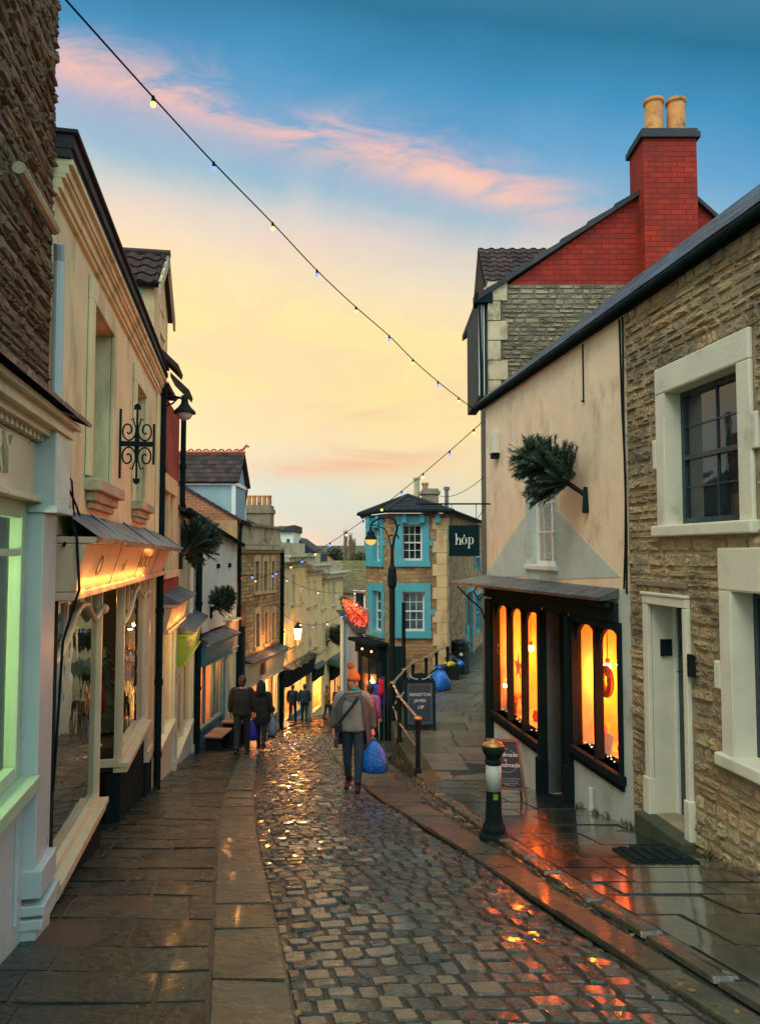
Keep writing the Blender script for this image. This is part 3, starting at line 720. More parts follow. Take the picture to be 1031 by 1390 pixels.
m.fbox(LA,uA(4.42),uA(4.74),-1.95,.24,-.05,.07); m.fbox(LA,uA(4.40),uA(4.76),-2.02,-1.86,-.05,.11); m.fbox(LA,uA(4.40),uA(4.78),-2.12,-2.06,-.05,.13)
m.fbox(LA,uA(4.40),uA(4.77),-2.2,-2.14,-.05,.12); m.fbox(LA,uA(4.42),uA(4.76),gz(4.6)-.15,-2.2,-.05,.08)
m.build('pilaster',M['paleblue'],B,bevel=.008)
m=MB(); m.fbox(LA,uA(1.45),uA(4.42),gz(4.4)-.2,-1.38,-.1,0); 
for a,b in ((1.6,2.9),(3.0,4.3)): 
    m.fbox(LA,uA(a),uA(a)+.05,-2.1,-1.5,0,.02); m.fbox(LA,uA(b)-.05,uA(b),-2.1,-1.5,0,.02); m.fbox(LA,uA(a),uA(b),-1.5,-1.45,0,.02)
m.build('stall_riser',M['paleblue'],B,bevel=.004)
f=MB(); f.fbox(LA,uA(1.45),uA(4.42),-1.39,-1.31,-.06,.09); f.build('window_sill',M['greenpaint'],B,bevel=.006)
f=MB()
for a in (4.36,3.2,2.0): f.fbox(LA,uA(a)-.05,uA(a)+.04,-1.31,.30,-.09,-.02)
f.fbox(LA,uA(1.45),uA(4.3),.2,.30,-.085,-.025); f.fbox(LA,uA(1.45),uA(4.3),-1.31,-1.23,-.085,-.02); f.fbox(LA,uA(1.45),uA(4.3),-.02,.02,-.08,-.03)
W=f.build('window',M['greenpaint'],B,bevel=.005)
p=MB(); p.fbox(LA,uA(1.45),uA(4.35),-1.25,.25,-.062,-.056); p.build('pane',M['glass'],W)
room(B,LA,uA(1.45),uA(4.4),-1.4,.3,1.6,'greenroom')
lamp(LA.pt(uA(3.6),-.2,-.8),55,(.95,1,.55),.1)
text('RY',.3,'creampaint',LA,uA(3.72),.505,.035,B,'lettering',ext=.012)
# ---- building B: cream ashlar with the long shopfront
B=thing('cream_house','cream ashlar house with dark cornice and a lit cream shopfront on the left','house',LA.pt(uA(8),gz(8)))
ub0,ub1=uA(4.98),LA.px(211,800)[0]; ubt=uA(4.72)
w1=(LA.px(122,560)[0],LA.px(149,560)[0],.62,2.07); w2=(LA.px(182,600)[0],LA.px(195,600)[0],.58,2.0)
m=MB(); wallgrid(m,LA,ubt,ub1,.12,2.6,[w1,w2],.22); m.build('wall',M['creamwall'],B)
m=MB(); shell(m,LA,ub0,ub1,gz(11)-1,2.72,6); m.build('wall_core',M['creamwall'],B)
for wn in (w1,w2):
    m=frame_trim(LA,*wn,.16,.035,head=.2); m.build('window_surround',M['creamwall'],B,bevel=.006)
m=MB(); m.fbox(LA,ub1-.28,ub1,.15,2.36,.004,.04); m.build('corner_strip',M['creamwall'],B,bevel=.006)
for wn in (w1,w2): 
    m=MB(); m.fbox(LA,wn[0]-.16,wn[1]+.16,.5,.6,-.1,.13,.3); m.fbox(LA,wn[0]-.1,wn[1]+.1,.42,.5,.0,.08,.3); m.fbox(LA,wn[0]-.06,wn[1]+.06,.36,.42,.0,.05,.3)
    m.build('window_sill',M['lime'],B,bevel=.012)
for wn in (w1,w2):
    win(B,LA,*wn,dep=.2,fm='creampaint',pm='dglass',nx=2,ny=4)
m=MB()
for z0,z1,d in ((2.36,2.40,.03),(2.40,2.47,.05),(2.47,2.50,.075),(2.50,2.56,.09),(2.56,2.60,.12)):
    m.fbox(LA,ubt,ub1+.03,z0,z1,-.05,d)
m.build('cornice',M['creamwall'],B,bevel=.004)
m=MB(); m.fbox(LA,ubt-.02,ub1+.06,2.602,2.66,-.05,.11); m.fbox(LA,ubt-.02,ub1+.06,2.662,2.73,-.05,.13); m.fbox(LA,ubt-.02,ub1+.06,2.77,2.80,-.05,.15); m.fbox(LA,ubt,ub1,2.73,2.77,-.05,.12)
m.build('gutter',M['slate'],B,bevel=.006)
m=MB(); tiled(m,LA.pt(ub0,2.78,0),LA.pt(ub1,2.78,0),LA.pt(ub1,4.3,-3.2),LA.pt(ub0,4.3,-3.2),.25,.3); rf=m.build('roof',M['slate'],B)
m=MB(); q=LA.pt(uA(8.8),0,-1.1); m.box(q.x-.35,q.x+.35,q.y-.25,q.y+.25,3,4.2); m.lathe((q.x+.22,q.y,4.2),[(.13,0),(.12,.3),(.15,.32),(.15,.4)],12); m.build('chimney',M['stoneT'],rf)
# shopfront B: sloping lead roof, tilted fascia, two windows and a recessed door
m=MB(); mp_,A_,B_=bil(LA.pt(ub0+.02,.10,.26),LA.pt(ub1+.1,.06,.34),LA.pt(ub1+.1,.3,.0),LA.pt(ub0+.02,.3,.0))
nseg=11
for i in range(nseg):
    a,b=A_*i/nseg,A_*(i+1)/nseg-.004
    k=6
    for j in range(k):
        a2,b2=a+(b-a)*j/k,a+(b-a)*(j+1)/k; h1=.006*math.sin(j*1.3+i)+.02; h2=.006*math.sin((j+1)*1.3+i)+.02
        m.add([mp_(a2,-.02,h1),mp_(b2,-.02,h2),mp_(b2,B_,.01),mp_(a2,B_,.01),mp_(a2,-.03,h1-.05),mp_(b2,-.03,h2-.05)],[(0,1,2,3),(4,5,1,0)])
    if i%3==1: m.tube([mp_(b,-.03,.02),mp_(b,B_,.025)],.011,6)
m.build('lead_roof',M['lead'],B)
m=MB(); P=LA.pt
m.hexa([P(ub0+.05,-.27,-.1),P(ub1,-.27,-.1),P(ub1,-.27,.1),P(ub0+.05,-.27,.1),P(ub0+.05,.06,-.1),P(ub1,.03,-.1),P(ub1,.03,.2),P(ub0+.05,.06,.2)])
m.build('fascia',M['fasciawood'],B)
m=MB(); m.fbox(LA,ub0+.04,ub1+.02,-.33,-.272,-.1,.13); m.hexa([P(ub0+.04,.062,-.05),P(ub1+.02,.032,-.05),P(ub1+.02,.032,.25),P(ub0+.04,.062,.25),P(ub0+.04,.11,-.05),P(ub1+.02,.075,-.05),P(ub1+.02,.075,.29),P(ub0+.04,.11,.29)])
m.fbox(LA,ub0+.04,ub0+.10,-.27,.06,-.02,.14)
m.build('fascia_moulding',M['fasciawood'],B,bevel=.008)
m=MB()
for k in range(1,4):
    uu=ub0+(ub1-ub0)*k/4; m.hexa([P(uu,-.27,.102),P(uu+.015,-.27,.102),P(uu+.015,-.27,.106),P(uu,-.27,.106),P(uu,.045,.203),P(uu+.015,.045,.203),P(uu+.015,.045,.207),P(uu,.045,.207)])
m.build('fascia_joint',M['engrave'],B)
# engraved lettering follows the tilted board
nrm=LA.n; xd=V((0,0,1)).cross(nrm).normalized(); upv=(P(ub0,.05,.2)-P(ub0,-.27,.1)).normalized(); nn=xd.cross(upv)
def tilt_mtx(uu,t):
    q=P(uu,-.27,.1).lerp(P(uu,.045,.2),t)+nn*.004
    return Matrix(((xd.x,upv.x,nn.x,q.x),(xd.y,upv.y,nn.y,q.y),(xd.z,upv.z,nn.z,q.z),(0,0,0,1)))
text('ROOT',.2,'engrave',parent=B,name='lettering',mtx=tilt_mtx(uA(8.55),.5)@Matrix.Diagonal((2.0,1,1,1)),ext=.001)
text('O',.24,'engrave',parent=B,name='lettering',mtx=tilt_mtx(uA(5.75),.5)@Matrix.Diagonal((1.1,1,1,1)),ext=.001)
text('of',.16,'engrave',parent=B,name='lettering',mtx=tilt_mtx(uA(7.0),.45)@Matrix.Diagonal((1.4,1,1,1)),ext=.001)
# trough light washing the fascia
m=MB()
for k in range(9):
    uu=uA(5.3)+k*.42; m.tube([P(uu,-.268,.11),P(uu,-.262,.13)],.006,6); m.ball(P(uu,-.262,.132),.006,8,5)
m.build('fascia_lamp',M['strW'],B)
for k in range(9):
    uu=uA(5.3)+k*.42; lamp(P(uu,-.255,.17),1.3,(1,.4,.07),.003)
lamp(P(uA(8.8),.0,.27),1.5,(1,.36,.06),.004); 
# windows of the shop
def shopwin(u0,u1,z0,z1,ztr,curve,nm,lab=None,post=.05):
    f=MB(); f.fbox(LA,u0,u0+post,z0,z1,-.12,-.03); f.fbox(LA,u1-post,u1,z0,z1,-.12,-.03); f.fbox(LA,u0+post,u1-post,z0,z0+.06,-.12,-.03)
    f.fbox(LA,u0+post,u1-post,z1-.04,z1,-.12,-.03)
    for k in range(1,4):
        uu=u0+(u1-u0)*k/4; f.fbox(LA,uu-.02,uu+.02,ztr(k/4),z1-.04,-.11,-.05)
    pts=[P(u0+(u1-u0)*t,zz,-.04) for t,zz in curve]
    f.tube(pts,.028,6)
    f.ball(P(u1-.02,curve[-1][1],-.02),.05,8,6)
    f.fbox(LA,u0-.03,u1+.03,z0-.05,z0,-.12,.05); f.fbox(LA,u0-.02,u1+.02,z0-.11,z0-.05,-.12,.03)
    w=f.build('window',M['creampaint'],B,bevel=.004)
    p=MB(); p.fbox(LA,u0+.02,u1-.02,z0+.03,z1-.02,-.082,-.076); p.build('pane',M['shopglass'],w)
    return w
cv1=[(0,-.78),(.1,-.74),(.22,-.66),(.36,-.5),(.5,-.43),(.62,-.44),(.74,-.54),(.82,-.60),(.9,-.57),(1,-.53)]
cvf=lambda cv:(lambda t:lerp(cv,t))
a0,a1=uA(5.22),uA(7.0)
shopwin(a0,a1,-2.28,-.33,cvf(cv1),cv1,'w')
b0,b1=uA(8.32),uA(10.35)
cv2=[(0,-.80),(.12,-.76),(.28,-.66),(.42,-.5),(.55,-.44),(.7,-.5),(.82,-.6),(1,-.56)]
shopwin(b0,b1,-2.32,-.33,cvf(cv2),cv2,'w')
m=MB(); m.fbox(LA,uA(10.35),uA(10.85),-2.75,-.33,-.1,.0); m.fbox(LA,uA(10.35),uA(10.8),-2.9,-2.75,-.1,.03)
m.build('pilaster',M['creampaint'],B,bevel=.006)
m=MB(); m.fbox(LA,uA(4.98),uA(5.22),gz(5.2)-.3,-.33,-.15,-.02); m.build('corner_post',M['black'],B)
m=MB(); m.fbox(LA,a0,a1,gz(7)-.3,-2.4,-.2,-.03); m.fbox(LA,uA(7.0)+.0,uA(7.08),gz(7)-.3,-2.4,-1.1,-.03); m.build('stall_riser',M['black'],B,bevel=.006)
m=MB(); m.fbox(LA,b0,b1,gz(10.4)-.3,-2.44,-.2,-.04); m.fbox(LA,uA(10.35),ub1,gz(11)-.4,-2.9,-.15,-.01)
m.build('stall_riser',M['black'],B,bevel=.006)
# return windows into the lobby, door and its interior
f=MB()
Fr=Fac((P(b0,0,-.05).x,P(b0,0,-.05).y),(P(b0,0,-1.1).x,P(b0,0,-1.1).y))
f.fbox(Fr,0,Fr.L,-2.36,-2.28,-.05,.0); f.fbox(Fr,0,Fr.L,-.4,-.33,-.05,0); f.fbox(Fr,Fr.L-.05,Fr.L,-2.28,-.4,-.05,0)
W=f.build('return_window',M['creampaint'],B); p=MB(); p.fbox(Fr,.02,Fr.L-.03,-2.3,-.38,-.03,-.024); p.build('pane',M['glass'],W)
m=MB(); m.fbox(LA,uA(7.08),b0,-2.85,-.33,-1.2,-1.15); m.fbox(LA,uA(7.2),uA(7.25),-2.85,-.4,-1.15,-1.1); m.fbox(LA,b0-.1,b0-.04,-2.85,-.4,-1.15,-1.1)
W=m.build('door',M['black'],B,bevel=.004); m=MB(); m.ball(P(uA(7.4),-1.9,-1.1),.035); m.build('handle',M['cap'],W)
m=MB(); 
P_=LA.pt
m.fbox(LA,a0,a1,-2.38,-2.30,-1.25,-.13); m.fbox(LA,b0,b1,-2.42,-2.34,-1.25,-.13); m.build('window_floor',M['darkroom'],B)
room(B,LA,uA(5.0),ub1-.05,gz(11)-.1,-.3,1.9,'darkroom')
lamp(P(uA(9.4),-.6,-.9),40,(1,.55,.2),.05); lamp(P(uA(6.2),-.7,-.8),8,(1,.6,.3),.05)
# things in the shop windows
def dress(F,u,z,d,h,mt,lab,name='dress',cat='dress',w=.2):
    m=MB(); q=F.pt(u,z,d)
    m.lathe(q,[(w*1.05,0),(w*.9,h*.25),(w*.55,h*.55),(w*.62,h*.78),(w*.75,h*.9),(w*.25,h),(w*.12,h*1.03)],14,sx=.6)
    return m.build(name,M[mt],smooth=True,label=lab,cat=cat)
dress(LA,uA(8.95),-1.9,-.45,.85,'maroon','maroon dress hanging in the cream shopfront beside the doorway')
m=MB(); q=P(uA(9.1),-2.34,-.5); m.lathe(q,[(.12,0),(.13,.02),(.02,.05),(.02,.45)],10); m.build('mannequin_stand',M['whitestone'],label='pale mannequin stand under the maroon dress in the shop window',cat='mannequin stand')
m=MB(); q=P(uA(9.9),-2.3,-.5); m.lathe(q,[(.3,0),(.26,.2),(.16,.5),(.08,.8),(.02,1.05)],10); 
for k in range(160):
    t=R.random(); a=R.random()*6.28; rr=.3*(1-t)+.03; c=q+V((rr*math.cos(a),rr*math.sin(a),t)); e=V((math.cos(a)*.09,math.sin(a)*.09,-.03)); s=V((-math.sin(a)*.03,math.cos(a)*.03,0))
    m.add([c-s,c+s,c+e],[(0,1,2)],R.random())
m.build('christmas_tree',M['needle'],label='small dark christmas tree standing in the far window of the cream shop',cat='christmas tree')
m=MB(); fl=[]
for k in range(30):
    t=R.random(); m.ball(P(a0+.1+R.random()*.5 if k<18 else a0+.25+t*(a1-a0-.5), (-.9-1.3*R.random()) if k<18 else lerp(cv1,t*.8+.1)-.08-R.random()*.12,-.16-R.random()*.1),.011,6,4)
s_=m.build('fairy_lights',M['strW'],label='fairy lights draped inside the nearer window of the cream shop',cat='fairy lights')
# wrought iron scroll bracket of the cream house
t_=thing('sign_bracket','black wrought iron scroll sign bracket standing out from the cream wall','sign bracket',P(uA(9.25),1.25,0))
m=MB()
ub=LA.px(162,602)[0]; zc0=LA.px(162,602)[1]; def_q=lambda a,z:P(ub,zc0+(z-1.25)*.92,a*.6)
m.fbox(LA,ub-.015,ub+.015,zc0-.36,zc0+.36,.0,.02)
m.tube([def_q(0,1.25),def_q(.58,1.25)],.022,6); m.fbox(LA,ub-.02,ub+.02,zc0-.025,zc0+.025,.02,.335)
m.tube([def_q(.57,1.02),def_q(.57,1.48)],.013,6)
m.build('arm',M['iron'],t_)
m=MB()
for sx in (1,-1):
    for sz in (1,-1):
        pts=[]
        for k in range(26):
            a=k/25*2*math.pi*1.35; r=.13*(1-k/31)
            pts.append(def_q(.29+sx*(.145+r*math.cos(a)*-1),1.25+sz*(.15+r*math.sin(a)*-1+.0)))
        m.tube(pts,.009,5)
        m.tube([def_q(.29+sx*.03,1.26*1),def_q(.29+sx*.02,1.25+sz*.18),def_q(.29+sx*.07,1.25+sz*.29),def_q(.29+sx*.11,1.25+sz*.27)],.008,5)
m.tube([def_q(.29,.86),def_q(.29,1.64)],.011,6)
for sz in (1,-1):
    zc=1.25+sz*.40
    for a in range(5): 
        an=math.pi/2*sz+(a-2)*.75; m.tube([def_q(.29,zc),def_q(.29+.055*math.cos(an),zc+.055*math.sin(an))],.014,5,rs=[.008,.018])
m.build('scrollwork',M['iron'],t_)
# cables on the corner
m=MB(); m.tube([P(ub0+.02,.55,.06),P(ub0+.15,.5,.07),P(ub0+.22,.2,.08)],.007,6)
m.tube([P(ub0+.02,.5,.05),P(ub0+.45,.35,.04),P(ub0+.75,.0,.1)],.008,5); m.tube([P(ub0,.05,.06),P(ub0+.3,.14,.05),P(uA(6.0),.15,.05)],.012,6)
m.tube([P(ub0+.0,.5,.03),P(ub0+.01,.1,.14),P(ub0+.03,-.25,.16),P(ub0+.04,-.6,.06),P(ub0+.04,-1.6,.02)],.009,6)
m.build('wall_cables',M['black'],label='loose black cables looping down the cream wall beside the pale corbel',cat='cables')
pipe([P(uA(11.0),2.55,.1),P(ub1,2.3,.07),P(ub1,gz(11.1)+.05,.07)],.05,'thick black drainpipe at the far corner of the cream shopfront',cat='drainpipe')
# ---- building C
B=thing('gabled_house','brick and stone house with a steep tiled gable rising behind the cream house','house',LC.pt(uC(13),gz(13)))
P=LC.pt; c0,c1=LC.px(215,700)[0],LC.px(243,620)[0]; wc=(LC.px(221,720)[0],LC.px(235,720)[0],-.30,1.0)
m=MB(); wallgrid(m,LC,c0,c1,1.25,2.55,[]); m.build('brick_wall',M['brickC'],B)
m=MB(); wallgrid(m,LC,c0,c1,-.75,1.25,[wc],.25); m.build('wall',M['ashlar'],B)
m=MB(); m.fbox(LC,c0,c1,-.78,-.45,.003,.03); m.build('brick_band',M['brickC'],B)
m=MB(); shell(m,LC,c0,c1,gz(15)-1,2.55,6); m.build('wall_core',M['ashlar'],B)
m=MB(); m.fbox(LC,wc[0]-.2,wc[1]+.2,1.0,1.28,.0,.05); m.fbox(LC,wc[0]-.15,wc[1]+.15,-.42,-.31,-.1,.1); 
wm=(wc[0]+wc[1])/2
for a in (wc[0],wm-.045,wc[1]-.09): m.fbox(LC,a,a+.09,-.3,1.0,-.12,.02)
m.build('window_surround',M['ashlar'],B,bevel=.01)
for a,b in ((wc[0]+.09,wm-.045),(wm+.045,wc[1]-.09)): win(B,LC,a,b,-.3,1.0,.15,'creampaint','dglass',1,2,fw=.04)
gm,zap=LC.px(226,347,.06); g1,zev=LC.px(233,434,.06); g0=2*gm-g1; zap-=.1
m=MB(); m.fprism(LC,[(g0,2.5),(g1,2.5),(g1,zev+.08),(gm,zap),(g0,zev+.08)],-4.,0); m.build('gable_wall',M['ashlar'],B)
m=MB(); m.fbox(LC,g0-.02,g0-.004,2.6,zev-.05,-1.6,-.3); m.build('timber_cheek',M['bluewall'],B)
m=MB(); m.fbox(LC,g0-.03,g0-.005,2.6,zev-.03,-.3,-.18); m.build('corner_board',M['turq'],B)
m=MB()
tiled(m,P(g0-.1,zev,-4),P(g0-.1,zev,.1),P(gm,zap+.1,.1),P(gm,zap+.1,-4),.3,.25,wave=True)
tiled(m,P(g1+.1,zev,.1),P(g1+.1,zev,-4),P(gm,zap+.1,-4),P(gm,zap+.1,.1),.3,.25,wave=True)
m.tube([P(gm,zap+.13,-4),P(gm,zap+.13,.12)],.06,8)
m.build('roof',M['tile'],B)
m=MB()
for s,e in ((g0-.13,gm),(g1+.13,gm)):
    m.hexa([P(s,zev-.16,.075),P(e,zap-.06,.075),P(e,zap-.06,.11),P(s,zev-.16,.11),P(s,zev+.02,.075),P(e,zap+.12,.075),P(e,zap+.12,.11),P(s,zev+.02,.11)])
m.build('bargeboard',M['lime'],B)
win(B,LC,gm-.3,gm+.3,zev-.9,zev-.1,-.02,'creampaint','dglass',1,2,fw=.04)
m=MB(); m.fbox(LC,c0,g1+.3,2.552,2.63,-.1,.12); m.build('eaves',M['tile'],B)
m=MB(); 
for a in (LC.px(212,470)[0],LC.px(231,525)[0]):
    m.hexa([P(a,3.0,.0),P(a+.7,3.0,.0),P(a+.7,2.7,.3),P(a,2.7,.3),P(a,3.08,.0),P(a+.7,3.08,.0),P(a+.7,2.78,.32),P(a,2.78,.32)])
m.build('canopy',M['tile'],B)
# C and D shopfronts share the method
def smallshop(B,F,u0,u1,zf0,zf1,zs,pil,fas,dep=.0,doors=(),roommat='woodroom',lampp=20,riser=None,fo=.12,glass='glass',nm=2,lightc=(1,.5,.16),lead=True,zb=None):
    P=F.pt; m=MB(); zb=zb if zb is not None else gz(F.Y(u1))-.3
    m.hexa([P(u0,zf0,-.1),P(u1,zf0,-.1),P(u1,zf0,fo*.6),P(u0,zf0,fo*.6),P(u0,zf1,-.1),P(u1,zf1,-.1),P(u1,zf1,fo),P(u0,zf1,fo)])
    m.build('fascia',M[fas],B,bevel=.006)
    m=MB(); m.fbox(F,u0-.02,u1+.02,zf1+.002,zf1+.06,-.1,fo+.08); m.fbox(F,u0,u1,zf0-.05,zf0-.002,-.1,fo*.6+.04); m.build('fascia_moulding',M[fas],B,bevel=.008)
    if lead:
        m=MB(); m.hexa([P(u0-.03,zf1+.063,-.0),P(u1+.03,zf1+.063,-.0),P(u1+.03,zf1+.063,fo+.14),P(u0-.03,zf1+.063,fo+.14),P(u0-.03,zf1+.24,-.0),P(u1+.03,zf1+.24,0),P(u1+.03,zf1+.085,fo+.14),P(u0-.03,zf1+.085,fo+.14)]); m.build('lead_roof',M['lead'],B)
    pw=.22; m=MB()
    for a in (u0,u1-pw): 
        m=MB(); m.fbox(F,a,a+pw,zb,zf0-.05,-.1,.02); m.fbox(F,a-.01,a+pw+.01,zf0-.2,zf0-.06,-.1,.05); m.fbox(F,a-.01,a+pw+.01,zb,zb+.55,-.1,.05)
        m.build('pilaster',M[pil],B,bevel=.01)
    f=MB(); a,b=u0+pw,u1-pw
    f.fbox(F,a,b,zs-.09,zs,-.13,.05); f.fbox(F,a,b,zf0-.12,zf0-.052,-.12,-.03)
    for i in range(nm+1):
        uu=a+(b-a)*i/nm; f.fbox(F,uu-.025,uu+.025,zs,zf0-.12,-.115,-.035)
    w=f.build('window',M[pil],B,bevel=.004); p=MB(); p.fbox(F,a,b,zs,zf0-.1,-.082,-.075); p.build('pane',M[glass],w)
    m=MB(); m.fbox(F,a,b,zb,zs-.09,-.15,-.02); m.build('stall_riser',M[riser or pil],B,bevel=.006)
    room(B,F,u0+.05,u1-.05,zs-.3,zf0-.03,1.5,roommat)
    if lampp:
        q=P((u0+u1)/2,zf0-.35,-.7); lamp(q+V((0,0,-.15)),lampp*5,lightc,.06); m=MB(); m.ball(q,.045,8,6); m.tube([q,q+V((0,0,.3))],.006,5); m.build('pendant_lamp',M['bulbW'],B)
smallshop(B,LC,c0+.05,c1-.02,-1.2,-.85,-3.05,'mintpaint','fasciawood',lampp=14,fo=.22,roommat='woodroom')
for k in range(5): lamp(P(uC(11.9)+k*.5,-1.22,.3),2.5,(1,.42,.08),.005)
m=MB(); 
for k in range(4):
    zz=-2.2-.5*k; m.tube([P(c1-.1,zz,.03),P(c1-.16,zz-.12,.035),P(c1-.1,zz-.24,.03)],.008,4)
m.build('pilaster_ornament',M['greenpaint'],B)
# street lamp on C
t_=thing('wall_lamp','black swan neck street lamp with pale glass bowl below the steep gable','street lamp',P(uC(11.6),2.2,.0))
m=MB(); bx,zl_=LC.px(222,540); zl_-=2.5; m.tube([P(bx,2.5+zl_,0),P(bx,2.52+zl_,.18),P(bx,2.5+zl_,.3)],.022,6); m.tube([P(bx,2.35+zl_,0),P(bx,2.42+zl_,.15),P(bx,2.5+zl_,.22)],.014,6); m.fbox(LC,bx-.04,bx+.04,2.3+zl_,2.58+zl_,0,.02)
pts=[P(bx,2.44+zl_+.04*math.sin(k),.12+.05*math.cos(k)) for k in [i*.7 for i in range(9)]]; m.tube(pts,.01,5); m.build('bracket',M['iron'],t_)
m=MB(); m.lathe(P(bx,2.26+zl_,.33),[(.18,0),(.17,.03),(.1,.1),(.06,.16),(.05,.24),(.02,.28)],14); m.build('hood',M['iron'],t_)
m=MB(); m.lathe(P(bx,2.15+zl_,.33),[(.02,0),(.08,.02),(.12,.07),(.13,.115)],12); m.build('glass_bowl',M['frost'],t_,smooth=True)
pipe([P(c1-.02,3.0,.08),P(c1-.02,.95,.08),P(c1+.25,.75,.1),P(c1+1.2,.72,.12)],.05,'black drainpipe running down the far edge of the brick gabled house to a gutter',cat='drainpipe')
# ---- building D: mint green
B=thing('mint_house','narrow mint green rendered house with a lime green fascia, second beyond the cream shopfront','house',LC.pt(uC(16),gz(16)))
d0,d1=c1+.02,LC.px(263,900)[0]
m=MB(); wallgrid(m,LC,d0,d1,-1.4,.85,[],.2); m.build('wall',M['greenrender'],B)
m=MB(); shell(m,LC,d0,d1,gz(18)-1,.85,6); m.build('wall_core',M['greenrender'],B)
m=MB(); m.tube([P(LC.px(255,760)[0],.8,.07),P(LC.px(255,760)[0],-1.3,.07)],.05,8); m.build('downpipe',M['whiterender'],B)
m=MB(); tiled(m,P(d0,.82,.15),P(d1,.82,.15),P(d1,2.3,-2.6),P(d0,2.3,-2.6),.22,.28); m.build('roof',M['slate'],B)
m=MB(); m.tube([P(d0,.8,.2),P(d1,.8,.2)],.06,8); m.build('gutter',M['black'],B)
smallshop(B,LC,d0+.03,d1-.02,-2.1,-1.6,-3.9,'mintpaint','limepaint',lampp=12,fo=.2)
for k in range(3): lamp(P(d0+1.4+k*.6,-1.75,.4),4,(1,.45,.08),.005)
pipe([P(d1+.05,.8,.1),P(d1+.05,gz(18)+.05,.09)],.075,'tall thick black drainpipe between the mint house and the teal shop',cat='drainpipe')
# ---- E1: white upper storey over the teal shop
P=E1.pt
B=thing('white_house','white rendered cottage above a teal shopfront with a lantern lit window','house',E1.pt(1.8,gz(20)))
e1=E1.L
m=MB(); wallgrid(m,E1,0,e1,-2.0,.25,[],.2,top=(.55,0)); m.build('wall',M['whiterender'],B)
m=MB(); shell(m,E1,0.01,e1-.01,gz(22)-1,.24,5,top=(.55,0)); m.build('wall_core',M['whiterender'],B)
m=MB(); tiled(m,P(-.05,.78,.15),P(e1,.25,.15),P(e1,1.8,-2.6),P(-.05,2.3,-2.6),.22,.28); m.build('roof',M['slate'],B)
m=MB(); m.tube([P(0,.76,.2),P(e1,.22,.2)],.055,8); m.build('gutter',M['black'],B)
for k,a in enumerate((.5,1.7,2.8)):
    m=MB(); m.fbox(E1,a,a+.16,-.42+.0*k,-.30,-.01,.05); m.build('vent_cowl',M['black'],B)
m=MB(); m.fbox(E1,.05,.8,-2.0,.2,.003,.12); m.build('wall_buttress',M['whiterender'],B,bevel=.03)
smallshop(B,E1,.05,2.6,-2.75,-2.3,-4.35,'tealpaint','tealpaint',lampp=26,fo=.3,lightc=(1,.3,.06),nm=3)
smallshop(B,E1,2.65,3.68,-2.7,-1.95,-4.5,'mintpaint','fasciawood',lampp=4,fo=.1,nm=1,roommat='darkroom',lead=False)
lamp(P(3.1,-2.0,.5),12,(1,.4,.1),.05)
# ---- E2: house with brick gable, blue dormer and tiled dormer roof
B=thing('dormer_house','tiled house with a slate blue dormer and red ridge tiles beyond the white cottage','house',E2.pt(1,gz(23)))
P=E2.pt; L2=E2.L
m=MB(); wallgrid(m,E2,0,L2,gz(24)-1,.95,[]); shell(m,E2,0,L2,gz(24)-1,.95,6); m.build('wall',M['stoneU'],B)
xg=-4.25; yg=21.85
m=MB(); m.add([(xg,yg,-.5),(xg,yg,1.05),(xg-3.4,yg,3.0),(xg-6.5,yg,1.0),(xg-6.5,yg,-.5)],[(0,1,2,3,4)]); m.add([(xg,yg+.25,-.5),(xg,yg+.25,1.05),(xg-3.4,yg+.25,3.0),(xg-6.5,yg+.25,1.0),(xg-6.5,yg+.25,-.5)],[(4,3,2,1,0)]); m.build('gable_wall',M['brickE'],B)
m=MB(); tiled(m,(xg+.15,yg-.05,.97),(xg-.15,24.4,.97),(xg-3.6,24.4,3.05),(xg-3.4,yg-.05,3.05),.25,.3)
m.build('roof',M['tile'],B)
d=thing  # dormer parts
dx1=at(319,660,22.3).x; dx0=dx1-1.75; zb,ze,zr=1.0,2.13,3.12; y0,y1=22.2,24.0; ym_=(y0+y1)/2
m=MB(); m.box(dx0,dx1,y0,y1,zb,ze); m.add([(dx1,y0,ze),(dx1,y1,ze),(dx1,ym_,zr-.1)],[(0,1,2)]); m.build('dormer',M['bluewall'],B)
m=MB(); tiled(m,(dx0-.2,y0-.15,ze),(dx1+.15,y0-.15,ze),(dx1+.15,ym_,zr),(dx0-.2,ym_,zr),.22,.2); tiled(m,(dx1+.15,y1+.15,ze),(dx0-.2,y1+.15,ze),(dx0-.2,ym_,zr),(dx1+.15,ym_,zr),.22,.2)
m.build('dormer_roof',M['tile'],B)
m=MB()
for k in range(8):
    x=dx0-.05+k*.24; pts=[(x+.1*math.cos(a),ym_,zr+.03+.1*math.sin(a)) for a in [math.pi*i/8 for i in range(9)]]; m.tube(pts,.025,5)
m.tube([(dx0-.2,ym_,zr+.03),(dx1+.15,ym_,zr+.03)],.05,6); m.tube([(dx1-.1,ym_,zr+.05),(dx1+.1,ym_,zr+.14),(dx1+.2,ym_,zr+.26),(dx1+.26,ym_,zr+.2)],.04,6)
m.build('ridge_tiles',M['redtile'],B)
m=MB(); m.box(dx0-.1,dx1+.05,y0-.06,y0-.015,ze-.1,ze-.01); m.box(dx1-.07,dx1+.05,y0-.06,y0-.012,zb,ze-.1); m.box(dx1+.005,dx1+.05,y0,y1,ze-.1,ze); m.build('dormer_trim',M['white'],B)
m=MB(); m.tube([(xg+.25,yg-.1,.9),(xg-.05,24.4,.9)],.06,8); m.build('gutter',M['black'],B)
pipe([P(.15,.9,.12),P(.15,.6,.08),P(.15,gz(22)+.1,.08)],.05,'thin black drainpipe on the stone wall right of the white cottage',cat='drainpipe')
